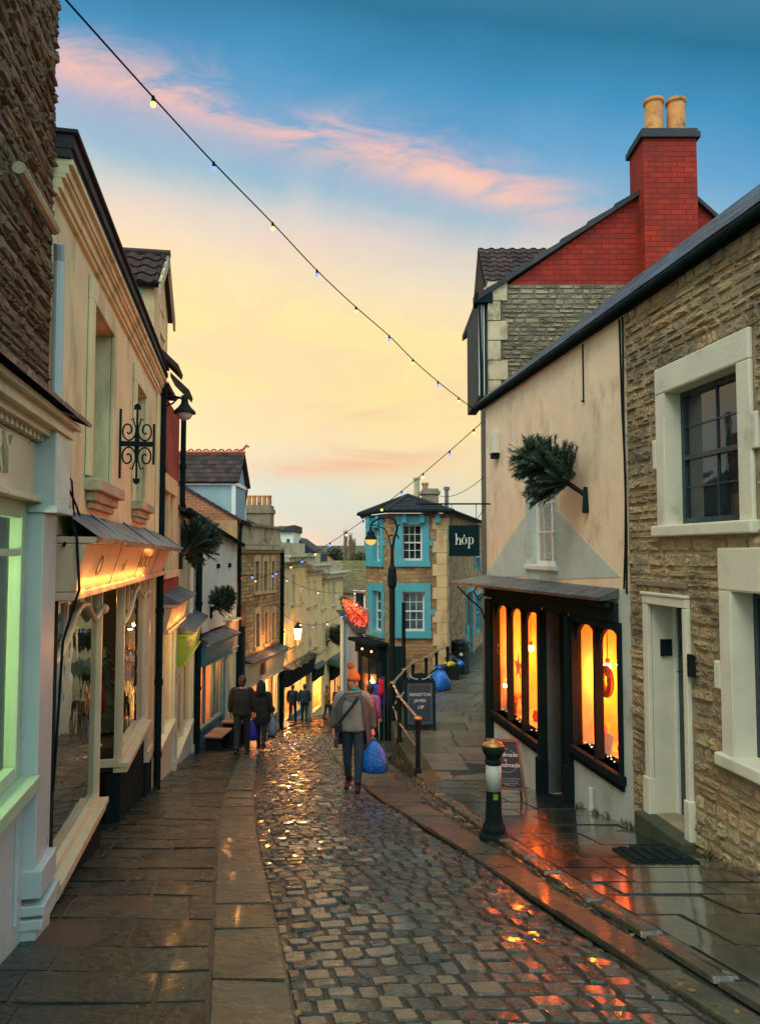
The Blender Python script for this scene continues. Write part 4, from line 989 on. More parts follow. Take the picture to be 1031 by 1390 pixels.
m=MB(); m.fbox(E2,.3,L2-.1,gz(24),-2.2,.01,.2); m.build('shopfront',M['darkwood'],B)
m=MB(); m.fbox(E2,.3,L2-.1,-2.2,-1.6,.01,.25); m.build('fascia',M['oak'],B)
m=MB()
for a in (.5,1.3): m.fbox(E2,a,a+.6,-.9,.3,.0,.02)
m.build('shutter',M['darkwood'],B)
# ---- F: rubble house with six sashes
B=thing('rubble_house','three storey rubble stone house with a parapet and tall narrow windows beyond the dormer','house',FF.pt(2,gz(27)))
P=FF.pt; L2=FF.L; hol=[]
def RC(F,xl,xr,yt,yb,d=0):
    xm=(xl+xr)/2; ymm=(yt+yb)/2
    return (F.px(xl,ymm,d)[0],F.px(xr,ymm,d)[0],F.px(xm,yb,d)[1],F.px(xm,yt,d)[1])
fw=[RC(FF,345,350.5,762,803),RC(FF,357,362,762,802),RC(FF,367.5,371.5,762,801),RC(FF,346,351,833,878),RC(FF,358,362.5,832,873),RC(FF,368,372,832,868)]
m=MB(); wallgrid(m,FF,0,L2,gz(29)-1,.3,fw+[(.3,L2-.3,-6.1,-4.5)],.15); m.build('wall_core',M['mortarR'],B)
m=MB(); shell(m,FF,0,L2,gz(29)-1,.9,5); wallgrid(m,FF,0,L2,.3,.9,[]); m.build('parapet',M['lime'],B)
m=MB(); stones(m,lambda a,b,h:P(a,b,h),0,L2,-3.8,.1,(.1,.16),(.15,.4),dome=.025,gap=.02,jit=.3,holes=[(h[0]-.12,h[1]+.12,h[2]-.1,h[3]+.2) for h in fw],lod=lambda b:True); m.build('wall',M['stoneF'],B)
for h in fw:
    win(B,FF,*h,dep=.1,fm='creampaint',pm='dglass',nx=1,ny=2,fw=.06)
    m=frame_trim(FF,*h,.12,.05,head=.22); m.fbox(FF,h[0]-.14,h[1]+.14,h[2]-.1,h[2]-.003,-.05,.09); m.build('window_surround',M['ashlar'],B)
m=MB(); m.fbox(FF,-.1,L2+.1,.1,.22,.0,.22); m.fbox(FF,-.1,L2+.1,.0,.1,.0,.12); m.build('cornice',M['lime'],B)
m=MB(); m.fbox(FF,-.05,L2+.05,.9,.98,-.4,.12); m.build('parapet_coping',M['stoneT'],B)
m=MB(); mp_=bil(P(0,.98,-.3),P(L2,.98,-.3),P(L2,2.0,-2.2),P(0,2.0,-2.2)); tiled(m,P(0,.98,-.3),P(L2,.98,-.3),P(L2,2.0,-2.2),P(0,2.0,-2.2),.25,.3); rf=m.build('roof',M['slate'],B)
m=MB(); q=at(351,705,27.5); m.box(q.x-.45,q.x+.5,27.1,28,.9,1.75); m.box(q.x-.5,q.x+.55,27.05,28.05,1.45,1.62); ch=m.build('chimney',M['stoneT'],rf)
for k in range(5):
    m=MB(); m.lathe((q.x-.36+k*.19,27.5,1.75),[(.08,0),(.075,.3),(.09,.34),(.09,.38)],10); m.build('chimney_pot',M['terra'],ch)
# small far dormer with ridge
q=at(326,685,24.6)
m=MB(); m.box(q.x-.3,q.x+.1,24.5,25.2,.6,1.75); dm=m.build('dormer',M['white'],B)
m=MB(); tiled(m,(q.x-.5,24.4,1.5),(q.x+.2,24.4,1.5),(q.x+.2,24.9,2.15),(q.x-.5,24.9,2.15),.2,.2); m.build('dormer_roof',M['tile'],dm)
m=MB(); m.lathe((q.x+.05,24.9,2.1),[(.1,0),(.09,.35),(.11,.38),(.11,.42)],10); m.build('chimney_pot',M['terra'],B)
sh=(RC(FF,336,378,905,925))
smallshop(B,FF,.1,L2-.1,-4.45,-3.7,-6.0,'creampaint','whitestone',lampp=60,fo=.3,nm=4,roommat='warmroom',lightc=(1,.55,.2))
m=MB(); q=RC(FF,356,358,880,889,.3); m.fbox(FF,q[0],q[1]+.1,-4.2,-3.8,.25,.35); m.build('alarm_box',M['oak'],B)
lamp(P(2.2,-3.4,.6),50,(1,.35,.12),.1)
pipe([P(L2+.12,.1,.02),P(L2+.12,gz(29)+.1,.02)],.11,'thick dark drainpipe between the rubble house and the golden terrace',cat='drainpipe')
# ---- G: golden terrace stepping down
P=GG.pt; ug=lambda px,py=800:GG.px(px,py)[0]
steps=[(0,ug(415.5),757,'near',[(396,400,780,821),(406,409.5,779,818),(395,399,841,880),(405.5,409,838,872)]),
       (ug(415.5),ug(437),769,'middle',[(417,421,789,824),(425.5,429,788,821),(418,422,848,882),(427,430.5,845,877)]),
       (ug(437),GG.L,779,'far',[(436.5,440.5,787,826),(451,455,791,822),(437,440.5,847,880),(450,453.5,846,868)])]
bs=[]
for i,(a,b,yt,nm,ws) in enumerate(steps):
    zt=GG.px(400 if i==0 else (426 if i==1 else 450),yt)[1]
    B=thing('terraced_house','%s golden stone house of the stepped terrace at the bottom of the street'%{'near':'nearest','middle':'middle','far':'farthest'}[nm],'house',GG.pt((a+b)/2,gz(GG.Y(a))),group='golden terrace down the street'); bs.append(B)
    hs=[RC(GG,*w_) for w_ in ws]
    zb=gz(GG.Y(b))-1
    hs2=hs+[[(.8,ug(421,900)-.25,-8.5,-6.5),(ug(423,900)+.2,b,-9.2,-7.15),(ug(447,900)+.2,GG.L-.4,-10.,-7.9)][i]]
    if i==1: hs2.append((a,ug(421,900)-.25,-8.5,-6.5))
    m=MB(); wallgrid(m,GG,a,b,zb,zt,hs2,.18); m.build('wall',M['ashlarG'],B)
    m=MB(); shell(m,GG,a+.01,b-.01,zb,zt,6); m.build('wall_core',M['ashlarG'],B)
    for h in hs:
        win(B,GG,*h,dep=.12,fm='white',pm='dglass',nx=1,ny=2,fw=.07)
        m=MB(); m.fbox(GG,h[0]-.12,h[1]+.12,h[2]-.12,h[2]-.003,0,.1); m.build('window_sill',M['lime'],B)
    m=MB(); m.fbox(GG,a-.1,b+.12,zt-.5,zt-.35,.0,.1); m.fbox(GG,a-.1,b+.14,zt-.2,zt+.02,.0,.45); m.fbox(GG,a-.12,b+.16,zt+.02,zt+.12,-.2,.55); m.build('cornice',M['lime'],B,bevel=.02)
    m=MB(); m.fbox(GG,a,b+.05,zt+.12,zt+.75,-.4,-.1); m.build('parapet',M['lime'],B)
    m=MB(); tiled(m,P(a,zt+.5,-.5),P(b,zt+.5,-.5),P(b,zt+1.4,-3),P(a,zt+1.4,-3),.3,.35); m.build('roof',M['slate'],B)
smallshop(bs[0],GG,.6,ug(421,900),-6.42,-5.7,-8.1,'tealpaint','darkwood',lampp=70,fo=.35,nm=3,roommat='warmroom')
smallshop(bs[1],GG,ug(423,900),ug(437,900),-7.1,-6.55,-8.9,'ashlarG','darkwood',lampp=70,fo=.2,nm=1,roommat='warmroom')
smallshop(bs[2],GG,ug(447,900),GG.L-.2,-7.8,-6.75,-9.5,'darkwood','darkwood',lampp=60,fo=.3,nm=2,roommat='warmroom',lightc=(1,.8,.5))
m=MB(); a=ug(443,895,); m.hexa([P(a,-6.75,0),P(GG.L,-6.75,0),P(GG.L,-7.1,1.2),P(a,-7.1,1.2),P(a,-6.55,0),P(GG.L,-6.55,0),P(GG.L,-7.0,1.22),P(a,-7.0,1.22)]); m.build('awning',mat('green_awning',(.03,.07,.03),rough=.8),bs[2])
m=MB()
for k in range(9):
    q=P(ug(390)+k*.5,-5.65,.5); 
    for j in range(24): c=q+V((R.uniform(-.25,.25),R.uniform(-.25,.25),R.uniform(0,.3))); e=V((R.uniform(-.1,.1),R.uniform(-.1,.1),R.uniform(0,.12))); m.add([c,c+e,c+V((e.y,-e.x,.05))],[(0,1,2)],R.random())
m.build('flower_boxes',M['leaf'],label='row of leafy planting along the fascia of the nearest golden house',cat='plants',kind='stuff')
# bracket lantern
t_=thing('wall_lantern','glowing orange bracket lantern high on the nearest golden terrace wall','lantern',P(ug(400,870),-5.,0))
q=P(GG.px(404,860,.7)[0],GG.px(404,860,.7)[1],.7)
m=MB(); m.tube([P(GG.px(404,860,.7)[0],q.z-.9,0),q+V((0,0,-.55)),q+V((0,0,-.3))],.03,6); m.lathe(q+V((0,0,.25)),[(.2,0),(.12,.15),(.03,.3)],8); m.build('bracket',M['iron'],t_)
m=MB(); m.lathe(q+V((0,0,-.28)),[(.11,0),(.19,.5)],8); m.build('glass',M['bulbBig'],t_)
lamp(q+V((.1,-.1,-.45)),240,(1,.38,.07),.008)
# dark fabric shop banner and far roofs behind the terrace
B=thing('attic_house','pale rendered attic house with dark roof rising behind the rubble house','house',at(385,735,43)+V((0,0,-3)))
q=at(372,728,43); r_=at(398,728,43)
m=MB(); m.box(q.x,r_.x,43,47,-4,at(380,722,43).z); m.build('wall',M['whiterender'],B)
m=MB(); zz=at(380,722,43).z; m.hexa([(q.x-.2,42.8,zz+.0),(r_.x+.1,42.8,zz),(r_.x+.1,47,zz),(q.x-.2,47,zz),(q.x-.2,43.5,zz+.25),(r_.x+.1,42.8,zz+.4),(r_.x+.1,47,zz+.4),(q.x-.2,47,zz+.5)]); m.build('roof',M['slate'],B)
for xx in (377,389):
    a=at(xx,735,42.97); m=MB(); m.box(a.x,a.x+.17,42.94,42.99,a.z-.25,a.z+.15); m.build('window',M['blueglass'],B)
q=at(399,728,46); r_=at(432,752,46)
B=thing('gable_roof','long dark slate gable roof sloping down behind the golden terrace','roof',(q.x+1,47,-1))
m=MB(); m.hexa([(q.x,46,-1.5),(r_.x,46,-1.5),(r_.x,54,-1.5),(q.x,54,-1.5),(q.x,46,q.z),(r_.x,46,r_.z),(r_.x,54,r_.z),(q.x,54,q.z)]); m.build('slates',M['slate'],B)
# ================================================================= RIGHT ROW
LR=Fac((3.9-.15*1.6,1.6),(3.9-.15*13.25,13.25),-1)
uR=LR.uY; P=LR.pt; L_=LR.L
uh=uR(8.0)
# ---- R: near rubble house
B=thing('stone_house','honey coloured rubble stone house with white painted window surrounds at the right edge','house',P(uR(5),gz(5)))
wu=(uR(7.17),uR(6.05),.26,1.57); wu=(min(wu[0],wu[1]),max(wu[0],wu[1]),wu[2],wu[3])
wl=(uR(4.9),uR(6.2),-1.70,-.32); dr=(uR(6.93),uR(7.56),-2.62,-.52)
m=MB(); wallgrid(m,LR,0,uh,gz(8)-.6,2.72,[wu,wl,dr],.3); shell(m,LR,0,uh,gz(8)-.6,2.7,5); m.build('wall_core',M['mortarR'],B)
hs=[(wu[0]-.2,wu[1]+.22,wu[2]-.1,wu[3]+.27),(wl[0]-.2,wl[1]+.2,wl[2]-.12,wl[3]+.36),(dr[0]-.09,dr[1]+.12,-9,dr[3]+.1),(wu[0]-.26,wu[1]+.3,.82,1.14),(wl[0]-.3,wl[1]+.3,-1.18,-.92)]
rr=random.Random(5)
m=MB(); stones(m,lambda a,b,h:P(a,b,h),0,uh-.01,gz(1.6)-1.6,2.7,(.065,.15),(.11,.34),dome=.02,gap=.02,jit=.38,holes=hs,rough=.7,rnd=rr,skip=lambda a,b:b<gz(LR.Y(a))-.15,inset=.15)
m.build('wall',M['stoneR'],B)
for wn,ears,dd,nx in ((wu,(.83,1.13,.07),.13,2),(wl,(-1.17,-.93,.09),.16,2)):
    m=frame_trim(LR,*wn,.17,.045,ears=ears,head=.26 if wn is wu else .36); m.build('window_surround',M['whitestone'],B,bevel=.012)
    m=MB()  # painted reveals
    a,b,c,d=wn
    m.fbox(LR,b-.004,b+.02,c,d,-.2,.04); m.fbox(LR,a-.02,a+.004,c,d,-.2,.04); m.fbox(LR,a,b,d-.004,d+.02,-.2,.04); m.build('window_reveal',M['whitestone'],B)
    win(B,LR,a+.004,b-.004,c,d-.004,dep=dd,fm='navy',pm='dglass',nx=2,ny=4,fw=.055,bar=.014)
    m=MB(); m.fbox(LR,a-.2,b+.22,c-.105,c+.004,-.2,.09); m.build('window_sill',M['whitestone'],B,bevel=.015)
# blinds / curtains are too dark to see; door with stone surround
m=MB(); m.fbox(LR,dr[0]-.07,dr[0],dr[2]-.1,dr[3],0,.05); m.fbox(LR,dr[1],dr[1]+.1,dr[2]-.02,dr[3],0,.05); m.fbox(LR,dr[0]-.07,dr[1]+.1,dr[3],dr[3]+.09,0,.055); m.fbox(LR,dr[0]-.08,dr[1]+.115,dr[3]+.09,dr[3]+.12,0,.07)
m.fbox(LR,dr[1]-.003,dr[1]+.12,dr[2]-.05,dr[2]+.35,-.02,.07); m.fbox(LR,dr[0]-.09,dr[0]+.003,dr[2]-.05,dr[2]+.35,-.02,.07)
m.build('door_surround',M['whitestone'],B,bevel=.008)
m=MB(); m.fbox(LR,dr[1]-.004,dr[1]+.01,dr[2],dr[3],-.28,.0); m.fbox(LR,dr[0]-.01,dr[0]+.004,dr[2],dr[3],-.28,0); m.fbox(LR,dr[0],dr[1],dr[3]-.004,dr[3]+.01,-.28,0); m.build('door_reveal',M['whitestone'],B)
m=MB(); m.fbox(LR,dr[0]+.004,dr[1]-.05,dr[2],dr[3]-.03,-.28,-.25)
for (c,d) in ((-2.45,-1.75),(-1.62,-.75)): 
    for (a,b) in ((dr[0]+.06,dr[0]+.24),(dr[0]+.32,dr[1]-.1)): m.fbox(LR,a,b,c,d,-.25,-.24)
D=m.build('door',M['navy'],B,bevel=.004)
m=MB(); m.fbox(LR,dr[0]+.02,dr[0]+.14,-1.95,-1.87,-.24,-.225); m.build('letter_box',M['cap'],D)
m=MB(); m.fbox(LR,dr[1]-.05,dr[1]-.004,dr[2],dr[3]-.003,-.29,-.23); m.build('door_frame',M['white'],B)
m=MB(); m.fbox(LR,dr[0]-.1,dr[1]+.14,dr[2]-.25,dr[2]-.002,-.28,.16); m.fbox(LR,dr[0]-.2,dr[1]+.3,dr[2]-.42,dr[2]-.252,-.1,.3); m.build('door_step',M['retwall'],B,bevel=.02)
m=MB(); m.fbox(LR,dr[0]-.05,dr[1]+.25,-.34,-.28,0.0,.05); m.build('stone_band',M['stoneT'],B,bevel=.01)
t_=thing('door_wreath','dark green wreath with a white bow hanging on the navy door','wreath',P(dr[0]+.25,-1.2,-.22))
m=MB(); q=P(dr[0]+.26,-1.12,-.2)
for k in range(420):
    a=R.random()*6.28; c=q+LR.d*math.cos(a)*.13+V((0,0,math.sin(a)*.13)); e=V((R.uniform(-1,1),R.uniform(-1,1),R.uniform(-1,1)))*.05; s=e.cross(V((1,.3,.2)))*.3
    m.add([c-s,c+s,c+e+LR.n*.03],[(0,1,2)],R.random())
m.build('foliage',M['needle'],t_)
m=MB(); qb=q+LR.n*.05+V((0,0,-.1))
for s_ in (-1,1): m.add([qb,qb+LR.d*.06*s_+V((0,0,.04)),qb+LR.d*.07*s_+V((0,0,-.02))],[(0,1,2)]); m.add([qb,qb+LR.d*.03*s_+V((0,0,-.14)),qb+LR.d*.055*s_+V((0,0,-.12))],[(0,1,2)])
m.build('bow',M['white'],t_)
m=MB(); m.fbox(LR,dr[0]-.2,dr[0]-.1,-1.13,-.93,.04,.065); pl=m.build('house_number_plate',M['black'],label='small dark number plate on the stone wall beside the navy door',cat='number plate')
m=MB(); m.fbox(LR,dr[1]-.03,dr[1]-.012,-1.05,-.88,-.2,-.08); m.build('post_box',M['black'],label='small black box mounted on the pale door reveal',cat='box')
# shared eaves: roof over both right houses
m=MB(); mp0=P(0,2.74,.17); xr=3.0
def ridge(u,z): q=P(u,z-.18,0); return q+V((2.62,.39,0))
ue=uR(13.55)
tiled(m,P(0,2.725,.12),P(uh,2.725,.12),ridge(uh,5.15),ridge(0,5.15),.2,.26,th=.002,thick=.03); m.build('roof',M['slateW'],B)
m=MB(); m.tube([P(0,2.665,.11),P(uh-.01,2.665,.11)],.042,10); m.fbox(LR,0,uh,2.63,2.70,.0,.06); m.build('gutter',M['black'],B)
# ---- hop house
B=thing('shop_house','peach rendered house with a black shopfront of glowing arched windows','shop',P(uR(10),gz(10)))
w0,w1_=LR.px(755,690)[0],LR.px(715,690)[0]
hw=(w0,w1_,-.18,1.2)
m=MB(); wallgrid(m,LR,uh,L_,-.42,2.72,[hw],.22); m.build('wall',M['peach'],B)
lw=(LR.px(733,900)[0],LR.px(670,900)[0],-2.72,-.88); rw_=(LR.px(843,930)[0],LR.px(777,930)[0],-2.44,-.88); dw=(rw_[1]+.12,lw[0]-.1,gz(10.2)-.1,-.6)
m=MB(); wallgrid(m,LR,uh,L_,gz(13)-.6,-.42,[(lw[0],lw[1],lw[2],lw[3]+.1),(rw_[0],rw_[1],rw_[2],rw_[3]+.1),dw],.25)
m.build('shop_wall',M['palerender'],B)
m=MB(); P0=P
Fe=Fac((P(L_,0).x,P(L_,0).y),(P(L_,0).x+6,P(L_,0).y+.9),1)
m.add([P(L_,gz(13)-.6,0),P(L_,gz(13)-.6,-6),P(L_,2.72,-6),P(L_,5.1,-3),P(L_,2.72,0)],[(0,1,2,3,4)]); m.add([P(uh,gz(13)-.6,-6),P(L_,gz(13)-.6,-6),P(L_,2.7,-6),P(uh,2.7,-6)],[(0,1,2,3)])
m.build('end_wall',M['peach'],B)
m=MB(); tiled(m,P(uh,2.725,.12),P(ue,2.725,.12),ridge(ue,5.15),ridge(uh,5.15),.2,.26,th=.002,thick=.03); m.build('roof',M['slateW'],B)
m=MB(); m.tube([P(uh,2.665,.11),P(ue,2.665,.11)],.042,10); m.fbox(LR,uh,ue,2.63,2.70,.0,.06); m.build('gutter',M['black'],B)
# upper window with louvred shutters
m=MB(); a,b,c,d=hw
m.fbox(LR,b-.004,b+.02,c,d,-.2,.02); m.build('window_reveal',M['palerender'],B); m=MB(); m.fbox(LR,a-.02,a+.004,c,d,-.2,.02); m.build('window_reveal',M['palerender'],B)
W=win(B,LR,a+.004,b-.004,c,d,dep=.14,fm='white',pm='glass',nx=2,ny=3,fw=.045,sash=False)
m=MB()
for i in range(2):
    x0=a+.05+(b-a-.1)*i/2+.02; x1=a+.05+(b-a-.1)*(i+1)/2-.02
    m.fbox(LR,x0,x0+.03,c+.05,d-.05,-.26,-.23); m.fbox(LR,x1-.03,x1,c+.05,d-.05,-.26,-.23)
    zz=c+.06
    while zz<d-.06: P_=LR.pt; m.hexa([P_(x0+.03,zz,-.265),P_(x1-.03,zz,-.265),P_(x1-.03,zz,-.26),P_(x0+.03,zz,-.26),P_(x0+.03,zz+.035,-.235),P_(x1-.03,zz+.035,-.235),P_(x1-.03,zz+.035,-.23),P_(x0+.03,zz+.035,-.23)]); zz+=.045
m.build('shutter',M['white'],W)
m=MB(); m.fbox(LR,a-.0,b+.0,c,d,-.5,-.49); m.build('blind',M['darkroom'],W)
m=MB(); m.fbox(LR,a-.05,b+.05,c-.07,c-.002,-.15,.05); m.build('window_sill',M['white'],B,bevel=.01)
# painted pale triangle on the render
m=MB(); zl=-.36
m.fprism(LR,[LR.px(658,783),LR.px(712,700),(b+.02,zl)],.001,.006); m.build('painted_triangle',M['palerender'],B); m=MB()
m.fprism(LR,[LR.px(752,690),LR.px(842,783),(a-.02,zl)],.001,.006); m.build('painted_triangle',M['palerender'],B)
m=MB(); m.fbox(LR,a-.02,b+.02,zl-.03,c-.072,.001,.006); m.build('painted_band',M['palerender'],B)
# canopy
m=MB()
m.hexa([P(uh+.25,-.50,0),P(L_+.1,-.52,0),P(L_+.1,-.56,.62),P(uh+.25,-.54,.22),P(uh+.25,-.40,0),P(L_+.1,-.40,0),P(L_+.1,-.52,.64),P(uh+.25,-.50,.24)])
m.build('lead_canopy',M['lead'],B)
m=MB()
m.fbox(LR,uh+.27,L_+.02,-.78,-.56,.0,.05); m.fbox(LR,uh+.27,L_+.04,-.62,-.56,.10,.16)
m.build('fascia',M['darkwood'],B,bevel=.008)
m=MB(); q=P(L_-.05,-.95,.02); m.tube([P(L_-.02,-1.25,.02),P(L_-.02,-1.0,.12),P(L_-.02,-.8,.35),P(L_-.02,-.6,.55)],.015,6); m.tube([P(L_-.02,-.7,.02),P(L_-.02,-.85,.15),P(L_-.02,-.7,.25),P(L_-.02,-.62,.2)],.012,6); m.build('canopy_bracket',M['iron'],B)
def archwin(a,b,c,d,n,nm):
    f=MB(); fr=.05
    f.fbox(LR,a-.03,a+fr,c-.02,d+.1,-.1,.03); f.fbox(LR,b-fr,b+.03,c-.02,d+.1,-.1,.03)
    f.fbox(LR,a-.08,b+.08,c-.09,c,-.12,.07); f.fbox(LR,a-.04,b+.04,c-.17,c-.09,-.1,.03)
    f.fbox(LR,a+fr,b-fr,d+.0,d+.1,-.1,.02)
    W_=(b-a-2*fr)/n; mw=.03
    for i in range(n):
        x0=a+fr+W_*i; x1=x0+W_
        if i: f.fbox(LR,x0-mw,x0+mw,c,d,-.09,.015)
        xl=x0+(mw if i else 0); xr_=x1-(mw if i<n-1 else 0); xm=(xl+xr_)/2; hw_=(xr_-xl)/2; h=.26
        # spandrels of the pointed-round arch
        ns=8
        for s in (-1,1):
            for k in range(ns):
                t0,t1=k/ns,(k+1)/ns
                z0=d-h+h*math.sin(math.acos(1-t0)) if t0<1 else d
                z1=d-h+h*math.sin(math.acos(max(0,1-t1)))
                ua=xm+s*hw_*(1-t0); ub_=xm+s*hw_*(1-t1)
                f.fprism(LR,[(ua,z0),(ub_,z1),(ub_,d+.001),(ua,d+.001)],-.08,-.03)
    w=f.build('window',M['black'],B)
    p=MB(); p.fbox(LR,a+fr,b-fr,c,d,-.062,-.056); p.build('pane',M['glass'],w)
    return w
archwin(lw[0],lw[1],lw[2],lw[3],3,'l'); archwin(rw_[0],rw_[1],rw_[2],rw_[3],2,'r')
m=MB(); m.fbox(LR,lw[1]+.03,L_,gz(13.3)-.1,-.82,-.02,.05); m.build('corner_post',M['black'],B)
m=MB(); m.fbox(LR,dw[1]-.02,dw[1]+.1,gz(10.8)-.1,-.82,-.05,.06); m.fbox(LR,dw[1]-.03,dw[1]+.12,gz(10.8)-.1,gz(10.8)+.6,-.05,.09); m.build('pilaster',M['black'],B,bevel=.008)
m=MB(); m.fbox(LR,dw[0]-.12,dw[0]+.02,gz(9.9)-.1,-.82,-.05,.06); m.fbox(LR,dw[0]-.13,dw[0]+.03,gz(9.9)-.1,gz(9.9)+.6,-.05,.09); m.build('pilaster',M['black'],B,bevel=.008)
m=MB(); zt=-.82
Fd=LR
m.fbox(LR,dw[0]+.0,dw[1],gz(10.2),-2.15,-.5,-.45); m.fbox(LR,dw[0],dw[0]+.12,-2.15,zt,-.5,-.45); m.fbox(LR,dw[1]-.35,dw[1],-2.15,zt,-.5,-.45); m.fbox(LR,dw[0]+.12,dw[1]-.35,-1.05,zt,-.5,-.45)
m.fbox(LR,dw[0]+.12,dw[1]-.35,-1.4,-1.36,-.49,-.46)
D=m.build('door',M['darkwood'],B,bevel=.004); m=MB(); m.fbox(LR,dw[0]+.12,dw[1]-.35,-2.15,-1.05,-.48,-.475); m.build('door_pane',M['glass'],D)
m=MB(); m.fbox(LR,dw[0],dw[1],zt,-.6,-.5,.0); m.fbox(LR,dw[0]-.02,dw[0],gz(10.2),zt,-.5,0); m.fbox(LR,dw[1],dw[1]+.02,gz(10.2),zt,-.5,0); m.build('door_lining',M['darkwood'],B)
# interior
def warmroom(u0,u1,z0,z1,dep):
    m=MB()
    for q in ([P(u0,z0,-dep),P(u1,z0,-dep),P(u1,z1,-dep),P(u0,z1,-dep)],[P(u0,z0,-.26),P(u0,z0,-dep),P(u0,z1,-dep),P(u0,z1,-.26)],
              [P(u1,z0,-.26),P(u1,z0,-dep),P(u1,z1,-dep),P(u1,z1,-.26)],[P(u0,z1,-.26),P(u1,z1,-.26),P(u1,z1,-dep),P(u0,z1,-dep)],
              [P(u0,z0,-.12),P(u1,z0,-.12),P(u1,z0,-dep),P(u0,z0,-dep)]): m.add(q,[(0,1,2,3)])
    return m.build('shop_interior',M['hoproom'],B)
M['hoproom']=mat('shop_interior_wall',(.85,.8,.6),(.55,.45,.3),rough=.8,bump=0,scale=2.2)
warmroom(lw[0]-.05,lw[1]+.02,lw[2]-.0,-.6,1.3); warmroom(rw_[0]-.02,rw_[1]+.05,rw_[2]-.0,-.6,1.3)
m=MB(); m.fbox(LR,dw[0]-.1,dw[1]+.1,gz(10.2),-.5,-1.6,-1.5); m.build('back_wall',M['warmroom'],B)
lamp(P((dw[0]+dw[1])/2,-1.2,-1.0),3,(1,.35,.08),.1)
OR=(1,.11,.004)
def pendant(px,py,d,lab,pw=30,shade='bulbW',r=.05):
    u_,z_=LR.px(px,py,d); q=P(u_,z_,d)
    t=thing('pendant_lamp',lab,'lamp',q,group='pendant lamps in the arched windows')
    m=MB(); m.ball(q,r,10,8); m.build('bulb',M['bulbW'],t); m=MB(); m.tube([q+V((0,0,r*.8)),q+V((0,0,r+.05))],.028,8); m.tube([q+V((0,0,r+.04)),V((q.x,q.y,-.6))],.007,5); m.build('flex',M['redtile'],t)
    lamp(q+V((0,0,-.13)),pw,OR,.05)
pendant(697,874,-.5,'pendant bulb hanging left in the three arched shop window',95)
pendant(720,880,-.45,'pendant bulb hanging right in the three arched shop window',95,r=.06)
pendant(806,892,-.7,'pendant bulb hanging left in the two arched shop window',90)
pendant(824,905,-.4,'pendant bulb hanging right in the two arched shop window',90,r=.055)
for uu in (lw[0]+.5,lw[1]-.5,): lamp(P(uu,-1.9,-.7),120,OR,.15)
lamp(P(rw_[0]+.5,-1.8,-.7),130,OR,.15)
# displayed goods
u_,z_=LR.px(703,905,-.3); m=MB(); q=P(u_,z_,-.3); vs=[q+LR.n*.03,q-LR.n*.03]
for k in range(10):
    a=k*math.pi/5; r=.24 if k%2==0 else .1; vs.append(q+LR.d*r*math.sin(a)+V((0,0,r*math.cos(a))))
m.add(vs,[(0,2+k,2+(k+1)%10) for k in range(10)]+[(1,2+(k+1)%10,2+k) for k in range(10)]); m.build('paper_star',M['star'],label='pale paper star hanging in the three arched shop window',cat='paper star')
u_,z_=LR.px(805,905,-1.15); m=MB(); m.fbox(LR,u_-.5,u_+.5,z_-.35,z_+.3,-1.28,-1.24); fr_=m.build('picture_frame',M['redtile'],label='large red edged picture on the back wall of the two arched window',cat='picture'); m=MB(); m.fbox(LR,u_-.47,u_+.47,z_-.32,z_+.27,-1.239,-1.232); m.build('canvas',M['hoproom'],fr_)
u_,z_=LR.px(822,925,-.25); m=MB(); q=P(u_,z_,-.25)
for k in range(26):
    a=k*6.28/26; m.ball(q+LR.d*.12*math.cos(a)+V((0,0,.15*math.sin(a))),.05,7,5,col=R.random())
m.build('ring_wreath',M['oak'],label='russet ring wreath hanging low in the two arched shop window',cat='wreath')
u_,z_=LR.px(823,1010,-.2); m=MB(); z_=rw_[2]; m.hexa([P(u_-.1,z_,-.2),P(u_+.1,z_,-.2),P(u_+.1,z_,-.19),P(u_-.1,z_,-.19),P(u_-.1,z_+.24,-.26),P(u_+.1,z_+.24,-.26),P(u_+.1,z_+.24,-.25),P(u_-.1,z_+.24,-.25)]); m.build('price_card',M['card'],label='white price card propped in the corner of the two arched window',cat='card')
for i,(x_,y_,h_,lb) in enumerate(((690,955,.35,'left'),(702,965,.22,'right'))):
    u_=LR.px(x_,y_,-.35)[0]; m=MB(); q=P(u_,lw[2],-.35)
    if i==0:
        for k in range(22): e=V((R.uniform(-.09,.09),R.uniform(-.09,.09),R.uniform(.2,.42))); m.tube([q,q+e],.004,4,col=R.random()); m.ball(q+e,.022,6,4)
        m.build('berry_stems',M['red'],label='sprig of red berries standing in the three arched shop window',cat='berries')
    else:
        m.box(q.x-.12,q.x+.12,q.y-.14,q.y+.14,q.z,q.z+.2); m.box(q.x-.1,q.x+.1,q.y-.1,q.y+.1,q.z+.2,q.z+.3); m.build('wooden_crate',M['oak'],bevel=.01,label='small dark wooden crate below the star in the three arched window',cat='crate')
for wn,lb in ((lw,'three'),(rw_,'two')):
    t=thing('fairy_lights','tiny pale lights strung along the sill inside the %s arched shop window'%lb,'fairy lights',P((wn[0]+wn[1])/2,wn[2],-.15))
    m=MB(); n=16; pts=[P(wn[0]+.08+(wn[1]-wn[0]-.16)*k/n,wn[2]+.02+.012*math.sin(k*2.1),-.13-.02*math.cos(k*1.7)) for k in range(n+1)]
    m.tube(pts,.003,4); m.build('wire',M['black'],t); m=MB()
    for q in pts: m.ball(q+V((0,0,.008)),.009,6,4)
    m.build('bulbs',M['strWh'],t)
